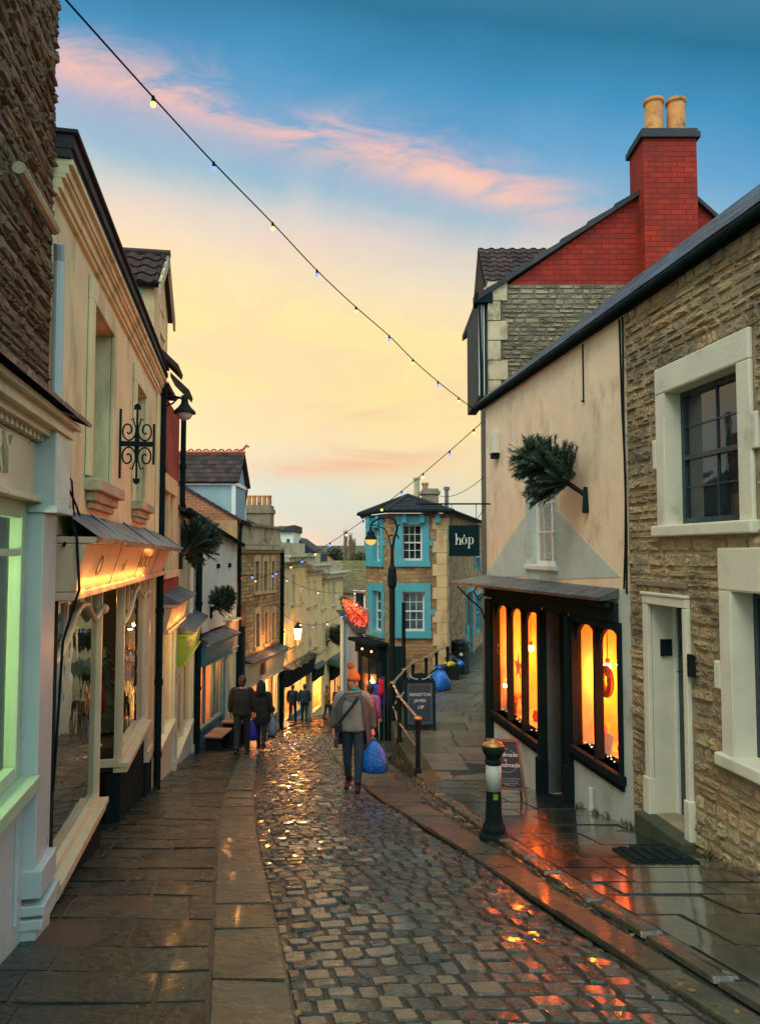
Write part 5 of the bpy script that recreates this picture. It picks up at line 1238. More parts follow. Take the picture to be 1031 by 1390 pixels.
vs_=[(lw,.25,-.35,.2,'tall ochre vase low at the near end of the three arched window','card',(.05,.07,.03,.045)),(lw,1.35,-.45,.16,'squat red pot on the floor of the three arched window','redtile',(.07,.09,.06,.07)),
     (lw,1.8,-.3,.26,'slim pale bottle vase at the far end of the three arched window','star',(.04,.05,.02,.03)),(rw_,.75,-.4,.18,'round red pot standing centrally in the two arched window','redtile',(.06,.09,.05,.06)),(rw_,1.0,-.3,.3,'tall pale vase at the far end of the two arched window','star',(.05,.06,.025,.04))]
for wn,du,d_,h_,lb,mt,(r0,r1,r2,r3) in vs_:
    m=MB(); m.lathe(P(wn[0]+du,wn[2]+.002,d_),[(r0*.8,0),(r1,h_*.35),(r1*.9,h_*.55),(r2,h_*.8),(r3,h_)],14); m.build('vase',M[mt],smooth=True,label=lb,cat='vase')
for wn,lb,zz in ((lw,'three',-1.75),(rw_,'two',-1.95)):
    t=thing('wall_shelf','wooden shelf of small goods on the back wall of the %s arched window'%lb,'shelf',P(wn[0]+.6,zz,-1.2))
    m=MB(); m.fbox(LR,wn[0]+.1,wn[1]-.1,zz,zz+.03,-1.28,-1.05); m.build('board',M['oak'],t)
    m=MB(); uu=wn[0]+.18
    for k in range(9):
        w_=R.uniform(.05,.11); h_=R.uniform(.08,.22); m=MB(); m.fbox(LR,uu,uu+w_,zz+.031,zz+.03+h_,-1.24,-1.12,R.random()); m.build('goods',M[R.choice(['card','redtile','star','oak','palerender'])],t,bevel=.008); uu+=w_+R.uniform(.02,.09)
        if uu>wn[1]-.25: break
# cables, alarm box, wall pipe stub
m=MB(); m.tube([P(uh+.1,2.6,.02),P(uh+.08,1.6,.015),P(uh+.02,.8,.02),P(uh+.05,.1,.02),P(uh+.1,-.4,.02)],.012,5); m.tube([P(uh+.02,2.6,.02),P(uh+.0,1.2,.04),P(uh-.02,.2,.04),P(uh+.0,-.45,.04)],.012,5); m.build('wall_cable',M['black'],label='pair of black cables running down between the peach house and the stone house',cat='cables')
u_,z_=LR.px(792,500); m=MB(); m.tube([P(u_,2.6,.015),P(u_,1.9,.015)],.01,5); m.ball(P(u_,1.88,.02),.02,6,4); m.build('hanging_wire',M['black'],label='short black wire hanging from the gutter on the peach wall',cat='wire')
t_=thing('floodlight_box','small pale box with a black base fixed near the corner of the peach wall','box',P(LR.px(676,600)[0],1.45,0))
u_,z_=LR.px(675,605); m=MB(); m.fbox(LR,u_-.13,u_+.13,z_-.14,z_+.22,0,.12); m.build('case',M['whitestone'],t_,bevel=.01); m=MB(); m.fbox(LR,u_-.1,u_+.1,z_-.22,z_-.142,0,.1); m.build('base',M['black'],t_)
m=MB(); u_=LR.px(805,1090)[0]; m.tube([P(u_,gz(8.8)+.05,.03),P(u_,gz(8.8)+.32,.03)],.03,8); m.build('pipe_stub',M['whitestone'],label='short pale pipe stub at the foot of the pale shop wall',cat='pipe')
# hop sign
t_=thing('hanging_sign','square dark hanging sign reading hop on the corner of the peach house','sign',(1.5,13.0,.0))
q0,q1=at(609,755,13.0),at(650,713,13.0)
m=MB(); m.box(q0.x,q1.x,12.985,13.015,q0.z,q1.z); m.build('board',M['signblack'],t_,bevel=.004)
zb_=at(620,684,13.0).z; m=MB(); m.tube([(1.95,13.0,zb_),(at(566,683,13).x,13.0,zb_+.0)],.016,6)
for xx in (q0.x+.05,q1.x-.05): m.tube([(xx,13.0,q1.z),(xx,13.0,zb_)],.006,5)
m.build('bracket',M['iron'],t_)
def hopletters(cx,cz,h,y):
    m=MB(); w=.16*h; th=.05*h; s=h*.5
    def bar(x0,x1,z0,z1): m.box(x0,x1,y-.004,y,z0,z1)
    def ring(x,z,rx,rz,a0=0,a1=2*math.pi,n=28,t=None):
        vs=[];fs=[]
        for k in range(n+1):
            a=a0+(a1-a0)*k/n; thick=(.035+.10*abs(math.cos(a)))*h*.8
            ca,sa=math.cos(a),math.sin(a)
            for rr in (0,1):
                ex=rx-(thick if rr else 0)*.9; ez=rz-(thick if rr else 0)*.6
                for yy in (y,y-.004): vs.append((x+ex*ca,yy,z+ez*sa))
        for k in range(n):
            b=4*k
            fs+=[(b+1,b+5,b+7,b+3),(b,b+2,b+6,b+4),(b,b+4,b+5,b+1),(b+2,b+3,b+7,b+6)]
        m.add(vs,fs)
    xh=.5*h
    # h
    x=cx-.62*h; bar(x,x+.09*h,cz-xh*.5,cz+xh*1.05); bar(x-.06*h,x+.15*h,cz-xh*.5-.03*h,cz-xh*.5); bar(x-.06*h,x+.02*h,cz+xh*1.0,cz+xh*1.05)
    ring(x+.21*h,cz+.02*h,.15*h,.22*h,0,math.pi); bar(x+.28*h,x+.37*h,cz-xh*.5,cz+.03*h); bar(x+.22*h,x+.43*h,cz-xh*.5-.03*h,cz-xh*.5)
    # o
    ring(cx+.0*h,cz,.2*h,.265*h)
    for dx,dz,l in ((-.05,.36,.10),(0,.42,.12),(.05,.36,.10)): m.tube([(cx+dx*h*.4,y-.004,cz+.3*h),(cx+dx*h,y-.004,cz+(dz+l*.3)*h)],.02*h,5,rs=[.012*h,.03*h])
    # p
    x=cx+.3*h; bar(x,x+.09*h,cz-xh*1.05,cz+xh*.5); bar(x-.06*h,x+.15*h,cz-xh*1.05-.03*h,cz-xh*1.05); bar(x-.06*h,x+.02*h,cz+xh*.46,cz+xh*.5)
    ring(x+.21*h,cz,.18*h,.265*h)
    return m
hopletters((q0.x+q1.x)/2+.0,(q0.z+q1.z)/2,.24,12.983).build('lettering',M['ink'],t_)
# ---- T: tall gabled neighbour
YT=15.6
T=lambda px,py,y=YT:at(px,py,y)
B=thing('brick_gable_house','tall house behind the peach shop with a painted red brick gable over grey stone','house',(4.5,YT,gz(YT)))
a=T(661,385); b=T(872,262); cst=T(948,285); zl=T(700,386).z; c2=T(1010,330)
def wy(pts,y0,y1,mb): 
    n=len(pts); mb.add([(p[0],y0,p[1]) for p in pts]+[(p[0],y1,p[1]) for p in pts],[tuple(range(n)),tuple(range(2*n-1,n-1,-1))]+[(i,(i+1)%n,n+(i+1)%n,n+i) for i in range(n)])
pk=T(905,240)
m=MB(); e_=T(690,384); wy([(e_.x,zl),(c2.x+1,zl),(c2.x+1,c2.z-.6),(pk.x,pk.z),(b.x,b.z),(e_.x+.02,zl+.01)],YT,YT+3,m); m.build('gable_wall',M['brickT'],B)
m=MB(); wy([(a.x+.25,-4),(c2.x+1,-4),(c2.x+1,zl-.003),(a.x+.25,zl-.003)],YT+.0,YT+3,m); m.build('wall_core',M['mortarT'],B)
m=MB(); stones(m,lambda p,q,h:V((p,YT-h,q)),a.x+.3,c2.x,-1,zl-.02,(.07,.13),(.12,.34),dome=.022,gap=.016,jit=.4,rough=.8,inset=.15); m.build('wall',M['stoneT'],B)
m=MB(); zz=zl-.02;k=0
zt_=T(661,383).z
while zt_>-4: w_=.42 if k%2==0 else .27; m.box(a.x,a.x+w_,YT-.05,YT+.4,zt_-.42,zt_-.005,R.random()); zt_-=.43;k+=1
m.build('quoins',M['lime'],B,bevel=.01)
# verge and roof
m=MB(); s0=T(648,408); n=7
for i in range(n):
    p=V(s0).lerp(V(pk),i/n); q=V(s0).lerp(V(pk),(i+1)/n)
    m.hexa([(p.x,YT-.12,p.z-.02),(q.x,YT-.12,q.z-.02),(q.x,YT+3,q.z-.02),(p.x,YT+3,p.z-.02),(p.x,YT-.12,p.z+.13),(q.x,YT-.12,q.z+.08),(q.x,YT+3,q.z+.08),(p.x,YT+3,p.z+.13)],R.random())
e2=T(1000,325); m.hexa([(pk.x,YT-.12,pk.z-.02),(e2.x,YT-.12,e2.z-.02),(e2.x,YT+3,e2.z-.02),(pk.x,YT+3,pk.z-.02),(pk.x,YT-.12,pk.z+.08),(e2.x,YT-.12,e2.z+.08),(e2.x,YT+3,e2.z+.08),(pk.x,YT+3,pk.z+.08)])
m.build('roof',M['slate'],B)
dz=at(690,338,17.2).z; dx_=at(648,338,17.2).x; d1_=at(745,338,17.2).x; dzl=at(648,392,16.2).z
m=MB(); tiled(m,(dx_,16.0,dzl),(d1_,16.0,dzl),(d1_,17.2,dz),(dx_,17.2,dz),.22,.25,wave=True); m.add([(dx_,16.0,dzl),(dx_,17.2,dz),(dx_,18.4,dzl)],[(0,1,2)]); m.build('dormer_roof',M['tile'],B)
m=MB(); m.box(dx_+.06,d1_,16.1,18.2,dzl-1.2,dzl-.01); m.build('dormer',M['stoneT'],B)
# chimney
c0_,c1_=T(875,340,YT-.4),T(948,340,YT-.4); ztop=T(910,188,YT-.4).z; zc=T(910,172,YT-.4).z
m=MB(); m.box(c0_.x,c1_.x,YT-.4,YT+.45,1.5,ztop); ch=m.build('chimney',M['brickT'],B)
m=MB(); m.box(c0_.x-.07,c1_.x+.07,YT-.47,YT+.52,ztop+.001,ztop+.13); m.box(c0_.x-.03,c1_.x+.03,YT-.43,YT+.48,ztop+.13,ztop+.22); m.build('chimney_cap',M['slate'],ch,bevel=.01)
for px_ in (887,917):
    q=T(px_,175,YT-.05); zt2=T(px_,135,YT-.05).z-(ztop+.22)
    m=MB(); m.lathe((q.x,YT-.05,ztop+.2),[(.22,0),(.2,.1),(.185,zt2-.12),(.2,zt2-.1),(.22,zt2-.08),(.22,zt2-.02),(.17,zt2)],20); m.build('chimney_pot',M['terra'],ch,smooth=False)
m=MB(); q=T(653,470); m.box(T(649,500).x,a.x-.0,YT+.1,YT+2.0,T(650,540).z,T(650,405).z); m.build('oriel',M['slate'],B)
for i in range(3):
    m=MB(); x0=T(650+i*3.3,500).x; m.box(x0,x0+.02,YT+.06,YT+.099,T(650,536).z,T(650,412).z); m.build('oriel_bar',M['white'],B)
m=MB(); q=T(647,405); m.box(q.x-.05,a.x+.1,YT-.1,YT+.3,q.z-.12,q.z+.1); m.tube([(q.x+.05,YT-.02,q.z),(q.x+.08,YT-.02,q.z-2.2)],.03,6); m.build('gutter',M['black'],B)

# ================================================================= BLUE TRIMMED CORNER HOUSE
BF=Fac((at(526,760,22).x,22),(at(605,760,22).x,22)); 
pl_=(at(496,760,23.5).x,23.5)
BL=Fac(pl_,(BF.p.x,22)); BS=Fac((BF.pt(BF.L,0).x,22),(BF.pt(BF.L,0).x+.258*11,33)); BN=Fac((pl_[0]-.02,33),pl_)
B=thing('corner_house','rubble stone corner house with bright turquoise window surrounds and hipped slate roof','house',(1,23,gz(22)))
ze=BF.px(560,697)[1]; zbot=gz(23)-.8
def surround(F,op,su,ears):
    """op opening px rect, su surround px rect (xl,xr,yt,yb)"""
    xm=(op[0]+op[1])/2
    o=RC(F,*op); s=RC(F,*su); m=MB()
    m.fbox(F,s[0],o[0],o[2],o[3],.003,.05); m.fbox(F,o[1],s[1],o[2],o[3],.003,.05); m.fbox(F,s[0],s[1],o[3],s[3],.003,.055); m.fbox(F,s[0]-.03,s[1]+.03,s[2],o[2],.003,.08)
    z0,z1=F.px(xm,ears[1])[1],F.px(xm,ears[0])[1]
    m.fbox(F,s[0]-.12,s[0]+.002,z0,z1,.004,.05); m.fbox(F,s[1]-.002,s[1]+.12,z0,z1,.004,.05)
    m.build('window_surround',M['turq'],B)
    win(B,F,*o,dep=.1,fm='white',pm='blueglass' if su[3]>800 else 'dglass',nx=3 if F is BF else 2,ny=4,fw=.05,bar=.022)
    m=MB(); m.fbox(F,o[0],o[0]+.004,o[2],o[3],-.2,.003); m.fbox(F,o[1]-.004,o[1],o[2],o[3],-.2,.003); m.fbox(F,o[0]+.005,o[1]-.005,o[3]-.004,o[3],-.2,.003); m.build('window_reveal',M['turq'],B)
    return o
us=[(545.5,573,712,761),(545.5,576,803,857)]; ls=[(508,517,716,762),(507,519,802,857)]
hf=[RC(BF,*x) for x in us]; hl=[RC(BL,*x) for x in ls]
for F,hs,a in ((BF,hf,0),(BL,hl,0)):
    m=MB(); wallgrid(m,F,0,F.L,zbot,ze,hs,.2); m.build('wall_core',M['mortarR'],B)
    m=MB(); stones(m,lambda a,b,h,F=F:F.pt(a,b,h),0,F.L-(.32 if F is BF else 0),zbot if F is BF else -4.,ze,(.09,.14),(.12,.3),dome=.02,gap=.014,jit=.3,holes=[(h[0]-.1,h[1]+.1,h[2]-.1,h[3]+.1) for h in hs],lod=lambda b:True); m.build('wall',M['stoneU'],B)
surround(BF,us[0],(536,582,700,769),(733,741)); surround(BF,us[1],(536,584,792,866),(827,835))
surround(BL,ls[0],(498,521,703,769),(733,741)); surround(BL,ls[1],(500,522,792,864),(827,835))
m=MB(); zz=zbot;k=0
while zz<ze-.2: w_=.4 if k%2 else .28; m.fbox(BF,BF.L-w_,BF.L+.02,zz+.004,zz+.34,-.3,.03,R.random()); m.fbox(BS,.0,w_,zz+.004,zz+.34,-.02,.03); zz+=.345;k+=1
m.build('quoins',M['ashlar'],B)
hsd=[RC(BS,632,640,803,892),RC(BS,645,653,806,860),RC(BS,644,650,757,775)]
m=MB(); wallgrid(m,BS,0,BS.L,zbot,ze,hsd,.2); m.build('side_wall_core',M['mortarR'],B)
m=MB(); stones(m,lambda a,b,h:BS.pt(a,b,h),.42,BS.L,-5,ze,(.09,.15),(.14,.36),dome=.02,gap=.014,jit=.3,holes=hsd,lod=lambda b:True); m.build('side_wall',M['stoneU'],B)
m=MB(); wallgrid(m,BN,0,BN.L,zbot,ze,[]); m.build('rear_wall',M['stoneU'],B)
for i,h in enumerate(hsd):
    if i==0:
        m=MB(); m.fbox(BS,h[0],h[1],h[2],h[3],-.15,-.1); D=m.build('door',M['turq'],B); m=MB(); m.fbox(BS,h[0]+.1,h[1]-.1,h[2]+1.1,h[3]-.1,-.1,-.09); m.build('door_pane',M['dglass'],D)
        m=frame_trim(BS,*h,.12,.06); m.build('door_surround',M['turq'],B)
    else:
        win(B,BS,*h,dep=.08,fm='turq',pm='blueglass',nx=2,ny=3,fw=.08); m=frame_trim(BS,*h,.12,.05); m.build('window_surround',M['turq'],B)
# roof: hipped over the front, lower ridge along the side wing
ap=at(553,673,24.2); zr=ze+.05
pA=BL.pt(-.15,zr,.2); pB=V((BF.p.x-.08,21.72,zr)); pC=V((BF.pt(BF.L,0).x+.2,21.72,zr)); pD=BS.pt(4.5,zr,.2); pE=V((pl_[0]-.2,27,zr))
m=MB()
def slope(pts,n=9):
    """triangular slate slope eave a-b to apex c, laid in courses"""
    a,b,c=map(V,pts)
    for i in range(n):
        t0,t1=i/n,(i+1)/n
        p0,p1,q0,q1=a.lerp(c,t0),b.lerp(c,t0),a.lerp(c,t1),b.lerp(c,t1)
        nn=(b-a).cross(c-a).normalized(); nn=nn if nn.z>0 else -nn
        k=max(1,int((p1-p0).length/.28))
        for j in range(k):
            s0,s1=j/k,(j+1)/k-.02
            m.add([p0.lerp(p1,s0)+nn*.03,p0.lerp(p1,s1)+nn*.03,q0.lerp(q1,s1)+nn*.006,q0.lerp(q1,s0)+nn*.006,p0.lerp(p1,s0),p0.lerp(p1,s1)],[(0,1,2,3),(4,5,1,0)],R.random())
slope((pB,pC,ap),12); slope((pA,pB,ap),12); slope((pE,pA,ap),12)
m.add([pA,pB,pC,pD,pE,ap],[(1,0,5),(2,1,5),(0,4,5)],.4)
rA,rB=ap,at(652,716,33.)
rB=V((3.3,33,ap.z-.25)); e1_,e2_=pC,BS.pt(11,zr,.2)
tiled(m,e1_,e2_,rB,rA,.25,.3)
for p,q in ((pA,ap),(pB,ap),(pC,ap)): m.tube([V(p)+V((0,0,.03)),V(q)+V((0,0,.04))],.045,6)
rf=m.build('roof',M['slate'],B)
m=MB(); m.tube([pA,pB,pC],.055,6); m.tube([pC,e2_],.05,6); m.build('gutter',M['black'],B)
for F,xs_ in ((BF,(548,572,593)),(BL,(505,517))):
    for x_ in xs_:
        m=MB(); u_=F.px(x_,700)[0]; m.fbox(F,u_-.07,u_+.07,ze-.28,ze-.03,.0,.16); m.build('eaves_bracket',M['turq'],B)
q0_,q1_=at(573,690,27),at(594,664,27)
m=MB(); m.box(q0_.x,q1_.x,26.7,27.5,q0_.z-.6,q1_.z); m.box(q0_.x-.06,q1_.x+.06,26.64,27.56,q1_.z-.2,q1_.z-.08); ch=m.build('chimney',M['stoneT'],rf)
for x_,zt_,mt in ((565.5,648,'lime'),(577,655,'terra')):
    q=at(x_,663,27.0); z2=at(x_,zt_,27).z; m=MB(); m.lathe((q.x,27.1,q.z-.3),[(.12,0),(.1,.2),(.1,z2-q.z+.2),(.13,z2-q.z+.22),(.13,z2-q.z+.3)],12); m.build('chimney_pot',M[mt],ch)
q=at(606,695,24.5); z2=at(606,661,24.5).z; m=MB(); m.lathe((q.x,24.5,q.z-.3),[(.07,0),(.07,z2-q.z+.2),(.11,z2-q.z+.2),(.11,z2-q.z+.3)],10); m.build('flue_pipe',M['chrome'],rf)
# black shop at its foot
m=MB(); zf=BL.px(508,872)[1]
m.fbox(BL,-.1,BL.L,zbot,zf,.02,.22); m.fbox(BF,0,.42,zbot,zf,.02,.2); m.build('shopfront',M['signblack'],B)
m=MB(); m.fbox(BL,-.25,BL.L+.1,zf,zf+.1,.0,.5); m.fbox(BL,-.15,BL.L+.02,zf-.35,zf,.22,.3); m.build('fascia',M['black'],B,bevel=.01)
m=MB(); m.fbox(BL,.3,.75,-5.6,zf-.45,.222,.235); m.fbox(BL,.9,1.35,-5.6,zf-.45,.222,.235); m.build('window',M['dglass'],B)
for a_,z_ in ((.5,zf-.2),(1.2,zf-.2)):
    m=MB(); m.ball(BL.pt(a_,z_,.33),.035,6,4); m.build('spot_lamp',M['strWh'],B)
m=MB(); m.fbox(BL,1.42,1.56,-4.6,-3.9,.23,.25); m.fbox(BL,1.42,1.56,-5.6,-4.9,.23,.25); m.build('poster',M['reflect'],B)
# ---- H1 pale blue house down the lane, H2 mossy roofed cottage
H1=Fac((at(492,760,25.5).x-.0,25.5),(at(462,760,36).x,36),-1)
B=thing('blue_rendered_house','plain slate blue rendered house beyond the corner shop','house',H1.pt(5,gz(30)))
zt=at(478,838,32).z
m=MB(); wallgrid(m,H1,0,H1.L,gz(37)-1,zt,[]); m.add([H1.pt(0,gz(37)-1),H1.pt(0,zt),(3,25.5,zt),(3,25.5,gz(37)-1)],[(0,1,2,3)]); m.build('wall',M['bluewall'],B)
m=MB(); tiled(m,H1.pt(0,zt,.2),H1.pt(H1.L,zt,.2),H1.pt(H1.L,zt+.12,-3),H1.pt(0,zt+.12,-3),.3,.4); m.build('roof',M['slate'],B)
m=MB(); m.tube([H1.pt(7,zt-.1,.08),H1.pt(7,gz(34),.08)],.06,6); m.build('downpipe',M['bluewall'],B)
B=thing('cottage','far yellow cottage under a broad mossy tiled roof at the foot of the hill','cottage',(-1,54,gz(54)))
y0=54.; za=at(470,803,y0).z; zr_=at(470,761,58).z
m=MB(); m.box(-7,4.5,y0,y0+8,gz(54)-2,za); m.build('wall',M['ashlar'],B)
m=MB(); tiled(m,(-6.2,y0-.3,za-.1),(4.7,y0-.3,za-.1),(4.7,y0+4,zr_),(-6.2,y0+4,zr_),.28,.3); m.build('roof',M['moss'],B)
q=at(488,815,y0); m=MB(); m.box(q.x-.45,q.x+.45,y0-.08,y0-.01,q.z-.85,q.z+.75); W=m.build('window',M['white'],B); m=MB(); m.box(q.x-.28,q.x+.28,y0-.1,y0-.082,q.z-.68,q.z+.58); m.build('pane',M['dglass'],W)
q=at(432,752,60); 
B=thing('far_roof','low red tiled roof showing between the terrace and the far trees','roof',(q.x,60,q.z-3)); m=MB(); a_,b_=at(434,766,60),at(449,766,60); m.box(a_.x,b_.x,60,66,a_.z-3,a_.z); m.build('wall',M['brickC'],B)
m=MB(); t_2=at(434,754,60).z; m.hexa([(a_.x-1,59.8,a_.z),(b_.x+.2,59.8,a_.z),(b_.x+.2,66,a_.z),(a_.x-1,66,a_.z),(a_.x-1,62,t_2),(b_.x-.5,62,t_2),(b_.x-.5,63,t_2),(a_.x-1,63,t_2)]); m.build('roof',M['redtile'],B)
# ---- far trees
def leafball(m,c,rx,rz,n,s,rn=R,shell_=.5):
    for k in range(n):
        v=V((rn.gauss(0,1),rn.gauss(0,1),rn.gauss(0,1))); 
        if v.length<.01: continue
        v.normalize(); r=shell_+(1-shell_)*rn.random(); p=V(c)+V((v.x*rx*r,v.y*rx*r,v.z*rz*r))
        e=V((rn.uniform(-1,1),rn.uniform(-1,1),rn.uniform(-1,1))).normalized()*s; f=e.cross(V((rn.random(),rn.random(),1))).normalized()*s*.6
        m.add([p-e,p+f,p+e,p-f],[(0,1,2,3)],rn.random())
for i,(px_,pt,pb,w_,Y,lab,mt) in enumerate(((450,742,760,4.2,150,'rounded dark evergreen tree far beyond the terrace end','leaf'),(457,741,758,4.5,150,'dense dark conifer beside the rounded evergreen on the hill','leaf'),(440,747,757,4,160,'low brown bare tree nearest the red roof on the hill','twig'),(487,748,760,5,150,'low dark bush beside the corner house roofline','leaf'))):
    a_,b_=at(px_,pt,Y),at(px_,pb,Y); h=a_.z-b_.z+4
    t=thing('tree',lab,'tree',(b_.x,Y,b_.z-4),group='trees on the far hill')
    m=MB(); m.tube([(b_.x,Y,b_.z-5),(b_.x,Y,a_.z-h*.3)],.3,6); m.build('trunk',M['bark'],t)
    m=MB(); leafball(m,(b_.x,Y,a_.z-h*.45),1.45 if i<2 else 2.0,h*.45,700,.28); 
    m.build('crown',M[mt],t)
for i,px_ in enumerate((469,475.5,480)):
    Y=170; a_,b_=at(px_,(722,727,734)[i],Y),at(px_,760,Y)
    t=thing('poplar','%s bare pale poplar of the far row on the hill'%('tallest leftmost','middle','shortest rightmost')[i],'tree',(a_.x,Y,b_.z-6),group='poplars on the far hill')
    m=MB(); m.tube([(a_.x,Y,b_.z-7),(a_.x,Y,a_.z-1)],.18,5,rs=[.3,.06]); m.build('trunk',M['twig'],t)
    m=MB(); H=a_.z-b_.z
    for k in range(260):
        z=b_.z-3+R.random()**.8*(H+2.5); an=R.random()*6.28; rr=.2+.5*R.random()*(1-(z-b_.z)/(H+1)*.5); p=V((a_.x+rr*math.cos(an)*.6,Y+rr*math.sin(an),z)); l=R.uniform(.6,1.5)
        m.tube([p,p+V((math.cos(an)*.35*l*.5,math.sin(an)*.3*l,l))],.03,3,rs=[.05,.02],cap=False,col=R.random())
    m.build('crown',M['twig'],t)
m=MB()
for k in range(26): 
    px_=432+k*2.6; q=at(px_,757,175); leafball(m,(q.x,175,q.z-2.2),1.8,1.6+R.random(),170,.32)
m.build('hedgerow',M['leaf'],kind='stuff',label='dark scrubby hedgerow along the hill',cat='hedge')
# ================================================================= WALL MOUNTED CONIFERS
def conifer_proto(seed,L=1.0,W=.6,n=260):
    rn=random.Random(seed); m=MB(); tr=MB(); tr.tube([(0,0,-.12),(0,0,L*.5),(0.01,.01,L*1.02)],.03,8,rs=[.035,.022,.006]); br=MB()
    for k in range(n):
        t=(rn.random())**.9; z=.03+t*L*.8; an=rn.random()*6.283; ln=W*(1-.6*t)*rn.uniform(.65,1.08)+.05
        up=.1+.6*rn.random(); dv=V((math.cos(an),math.sin(an),up)).normalized()
        p0=V((0,0,z)); p1=p0+dv*ln*.6; p2=p0+dv*ln+V((0,0,.04))
        br.tube([p0,p1,p2],.004,3,rs=[.006,.004,.002],cap=False)
        side=[dv.cross(V((0,0,1))).normalized(), dv.cross(dv.cross(V((0,0,1)))).normalized()]
        nn=int(72*ln/.4)
        for j in range(nn):
            s=j/nn*.93+.1; p=p0.lerp(p2,min(1,s)); a2=rn.random()*6.283
            rad=side[0]*math.cos(a2)+side[1]*math.sin(a2); e=(rad*.9+dv*.85).normalized()*rn.uniform(.05,.085); w=rad.cross(dv).normalized()*.0062
            m.add([p-w,p+w,p+e+w*.5,p+e-w*.5],[(0,1,2,3)],rn.random())
    for k in range(6):
        an=rn.random()*6.28; e=V((math.cos(an)*.04,math.sin(an)*.04,.12)); br.tube([(0,0,L),V((0,0,L+.12))+e*.4],.004,3,cap=False)
    return tr,br,m
protos={}
def conifer(base,dirv,L,lab,proto,scale=1.,sag=0):
    t=thing('wall_christmas_tree',lab,'christmas tree',base,group='small conifers leaning out from the walls')
    q=V(dirv).to_track_quat('Z','Y'); t.rotation_mode='QUATERNION'; t.rotation_quaternion=q; t.scale=(scale,)*3
    if proto not in protos:
        tr,br,nd=conifer_proto(proto); ORG[t.name]=V((0,0,0))
        protos[proto]=[tr.build('trunk',M['bark'],t).data,br.build('branches',M['bark'],t).data,nd.build('needles',M['needle'],t).data]
    else:
        for nm,me in zip(('trunk','branches','needles'),protos[proto]):
            o=bpy.data.objects.new(nm,me); C.objects.link(o); o.parent=t
    return t
def bracket(a,b,lab):
    m=MB(); m.tube([a,b],.03,8); a=V(a); m.tube([a+V((0,0,-.22)),a+V((0,0,.1))],.035,6,rs=[.045,.025]); m.build('tree_holder',M['iron'],label=lab,cat='bracket')
u_,z_=LR.px(797,672,.0); bs_=P_R=LR.pt(u_,z_,.03); 
e_=at(775,655,0.1)
tip=at(697,606,9.4)
bb=LR.pt(u_,z_,.03); dirv=(tip-bb).normalized()
conifer(bb+dirv*.2,dirv,1,'dark green conifer leaning out on a bracket above the glowing shop windows',1,scale=.84)
bracket(bb,bb+dirv*.3,'black bracket holding the conifer on the peach wall')
for (F,px0,py0,px1,py1,Y1,sc_,lab,lab2) in ((LC,243,757,290,712,15.2,.95,'dark conifer sticking out from the wall between the brick house and mint house','black bracket of the conifer beside the brick gabled house'),
                           (E1,285,828,322,795,18.6,.72,'bushy conifer on the white cottage wall above the teal shop','black bracket of the conifer on the white cottage'),
                           (GG,443,872,436,856,34,1.1,'small dark conifer on the golden terrace under the lantern side','bracket of the conifer on the golden terrace')):
    u_,z_=F.px(px0,py0); b0_=F.pt(u_,z_,.03); tp=at(px1,py1,Y1); dv=(tp-b0_).normalized(); sc_=sc_*(1.2 if F is GG else 1)
    if F is GG: dv=(F.n*.8+V((0,0,.55))).normalized()
    conifer(b0_+dv*.2,dv,1,lab,1 if F is not E1 else 2,scale=sc_); bracket(b0_,b0_+dv*.25,lab2)
u_,z_=GG.px(461,868); b0_=GG.pt(u_,z_,.03); dv=(GG.n*.8+V((0,0,.5))).normalized(); conifer(b0_+dv*.2,dv,1,'small dark conifer at the far end of the golden terrace above the green awning',2,scale=1.0); bracket(b0_,b0_+dv*.25,'bracket of the conifer above the green awning')
# red lit tree hung from the corner house
t_=thing('lit_christmas_tree','conifer wrapped in red and amber lights leaning from the corner house over the lane','christmas tree',(0,23,-2))
b_=BL.pt(.1,BL.px(500,845)[1],.05); b_=at(497,846,23.4); tp=at(463,812,22.6); dv=(tp-b_)
m=MB(); m.tube([b_,tp],.03,6,rs=[.04,.01]); m.build('trunk',M['bark'],t_)
m=MB(); r1=MB(); r2=MB(); ax=dv.normalized(); s1=ax.cross(V((0,1,0))).normalized(); s2=ax.cross(s1)
for k in range(420):
    t=R.random(); an=R.random()*6.28; rr=(.3*math.sin(math.pi*min(1,.15+t*.9))+.03)*(.4+.6*R.random()); p=b_+dv*(.12+.88*t)+(s1*math.cos(an)+s2*math.sin(an))*rr
    e=(s1*math.cos(an)+s2*math.sin(an)+ax*.8).normalized()*.09; w=e.cross(ax).normalized()*.02; m.add([p-w,p+w,p+e],[(0,1,2)],R.random())
for i in range(230):
    t=.05+.9*R.random(); an=R.random()*6.28; rr=.3*math.sin(math.pi*min(1,.18+t*.85))*R.uniform(.45,1.05)
    q=b_+dv*t+(s1*math.cos(an)+s2*math.sin(an))*rr; d1=(ax*R.uniform(-.6,1)+s1*R.uniform(-1,1)+s2*R.uniform(-1,1)).normalized(); d2=d1.cross(ax).normalized(); l=R.uniform(.03,.075)
    (r1 if i%3 else r2).tube([q-d1*l,q+d2*l*.5,q+d1*l],.0075,3); (r1 if i%3 else r2).tube([b_+dv*t,q],.002,3) if 1 else None
m.build('needles',M['needle'],t_); r1.build('red_lights',M['redlit'],t_); r2.build('amber_lights',M['pinklit'],t_)
bracket(at(500,852,23.4),at(493,842,23.3),'bracket under the red lit tree on the corner house')
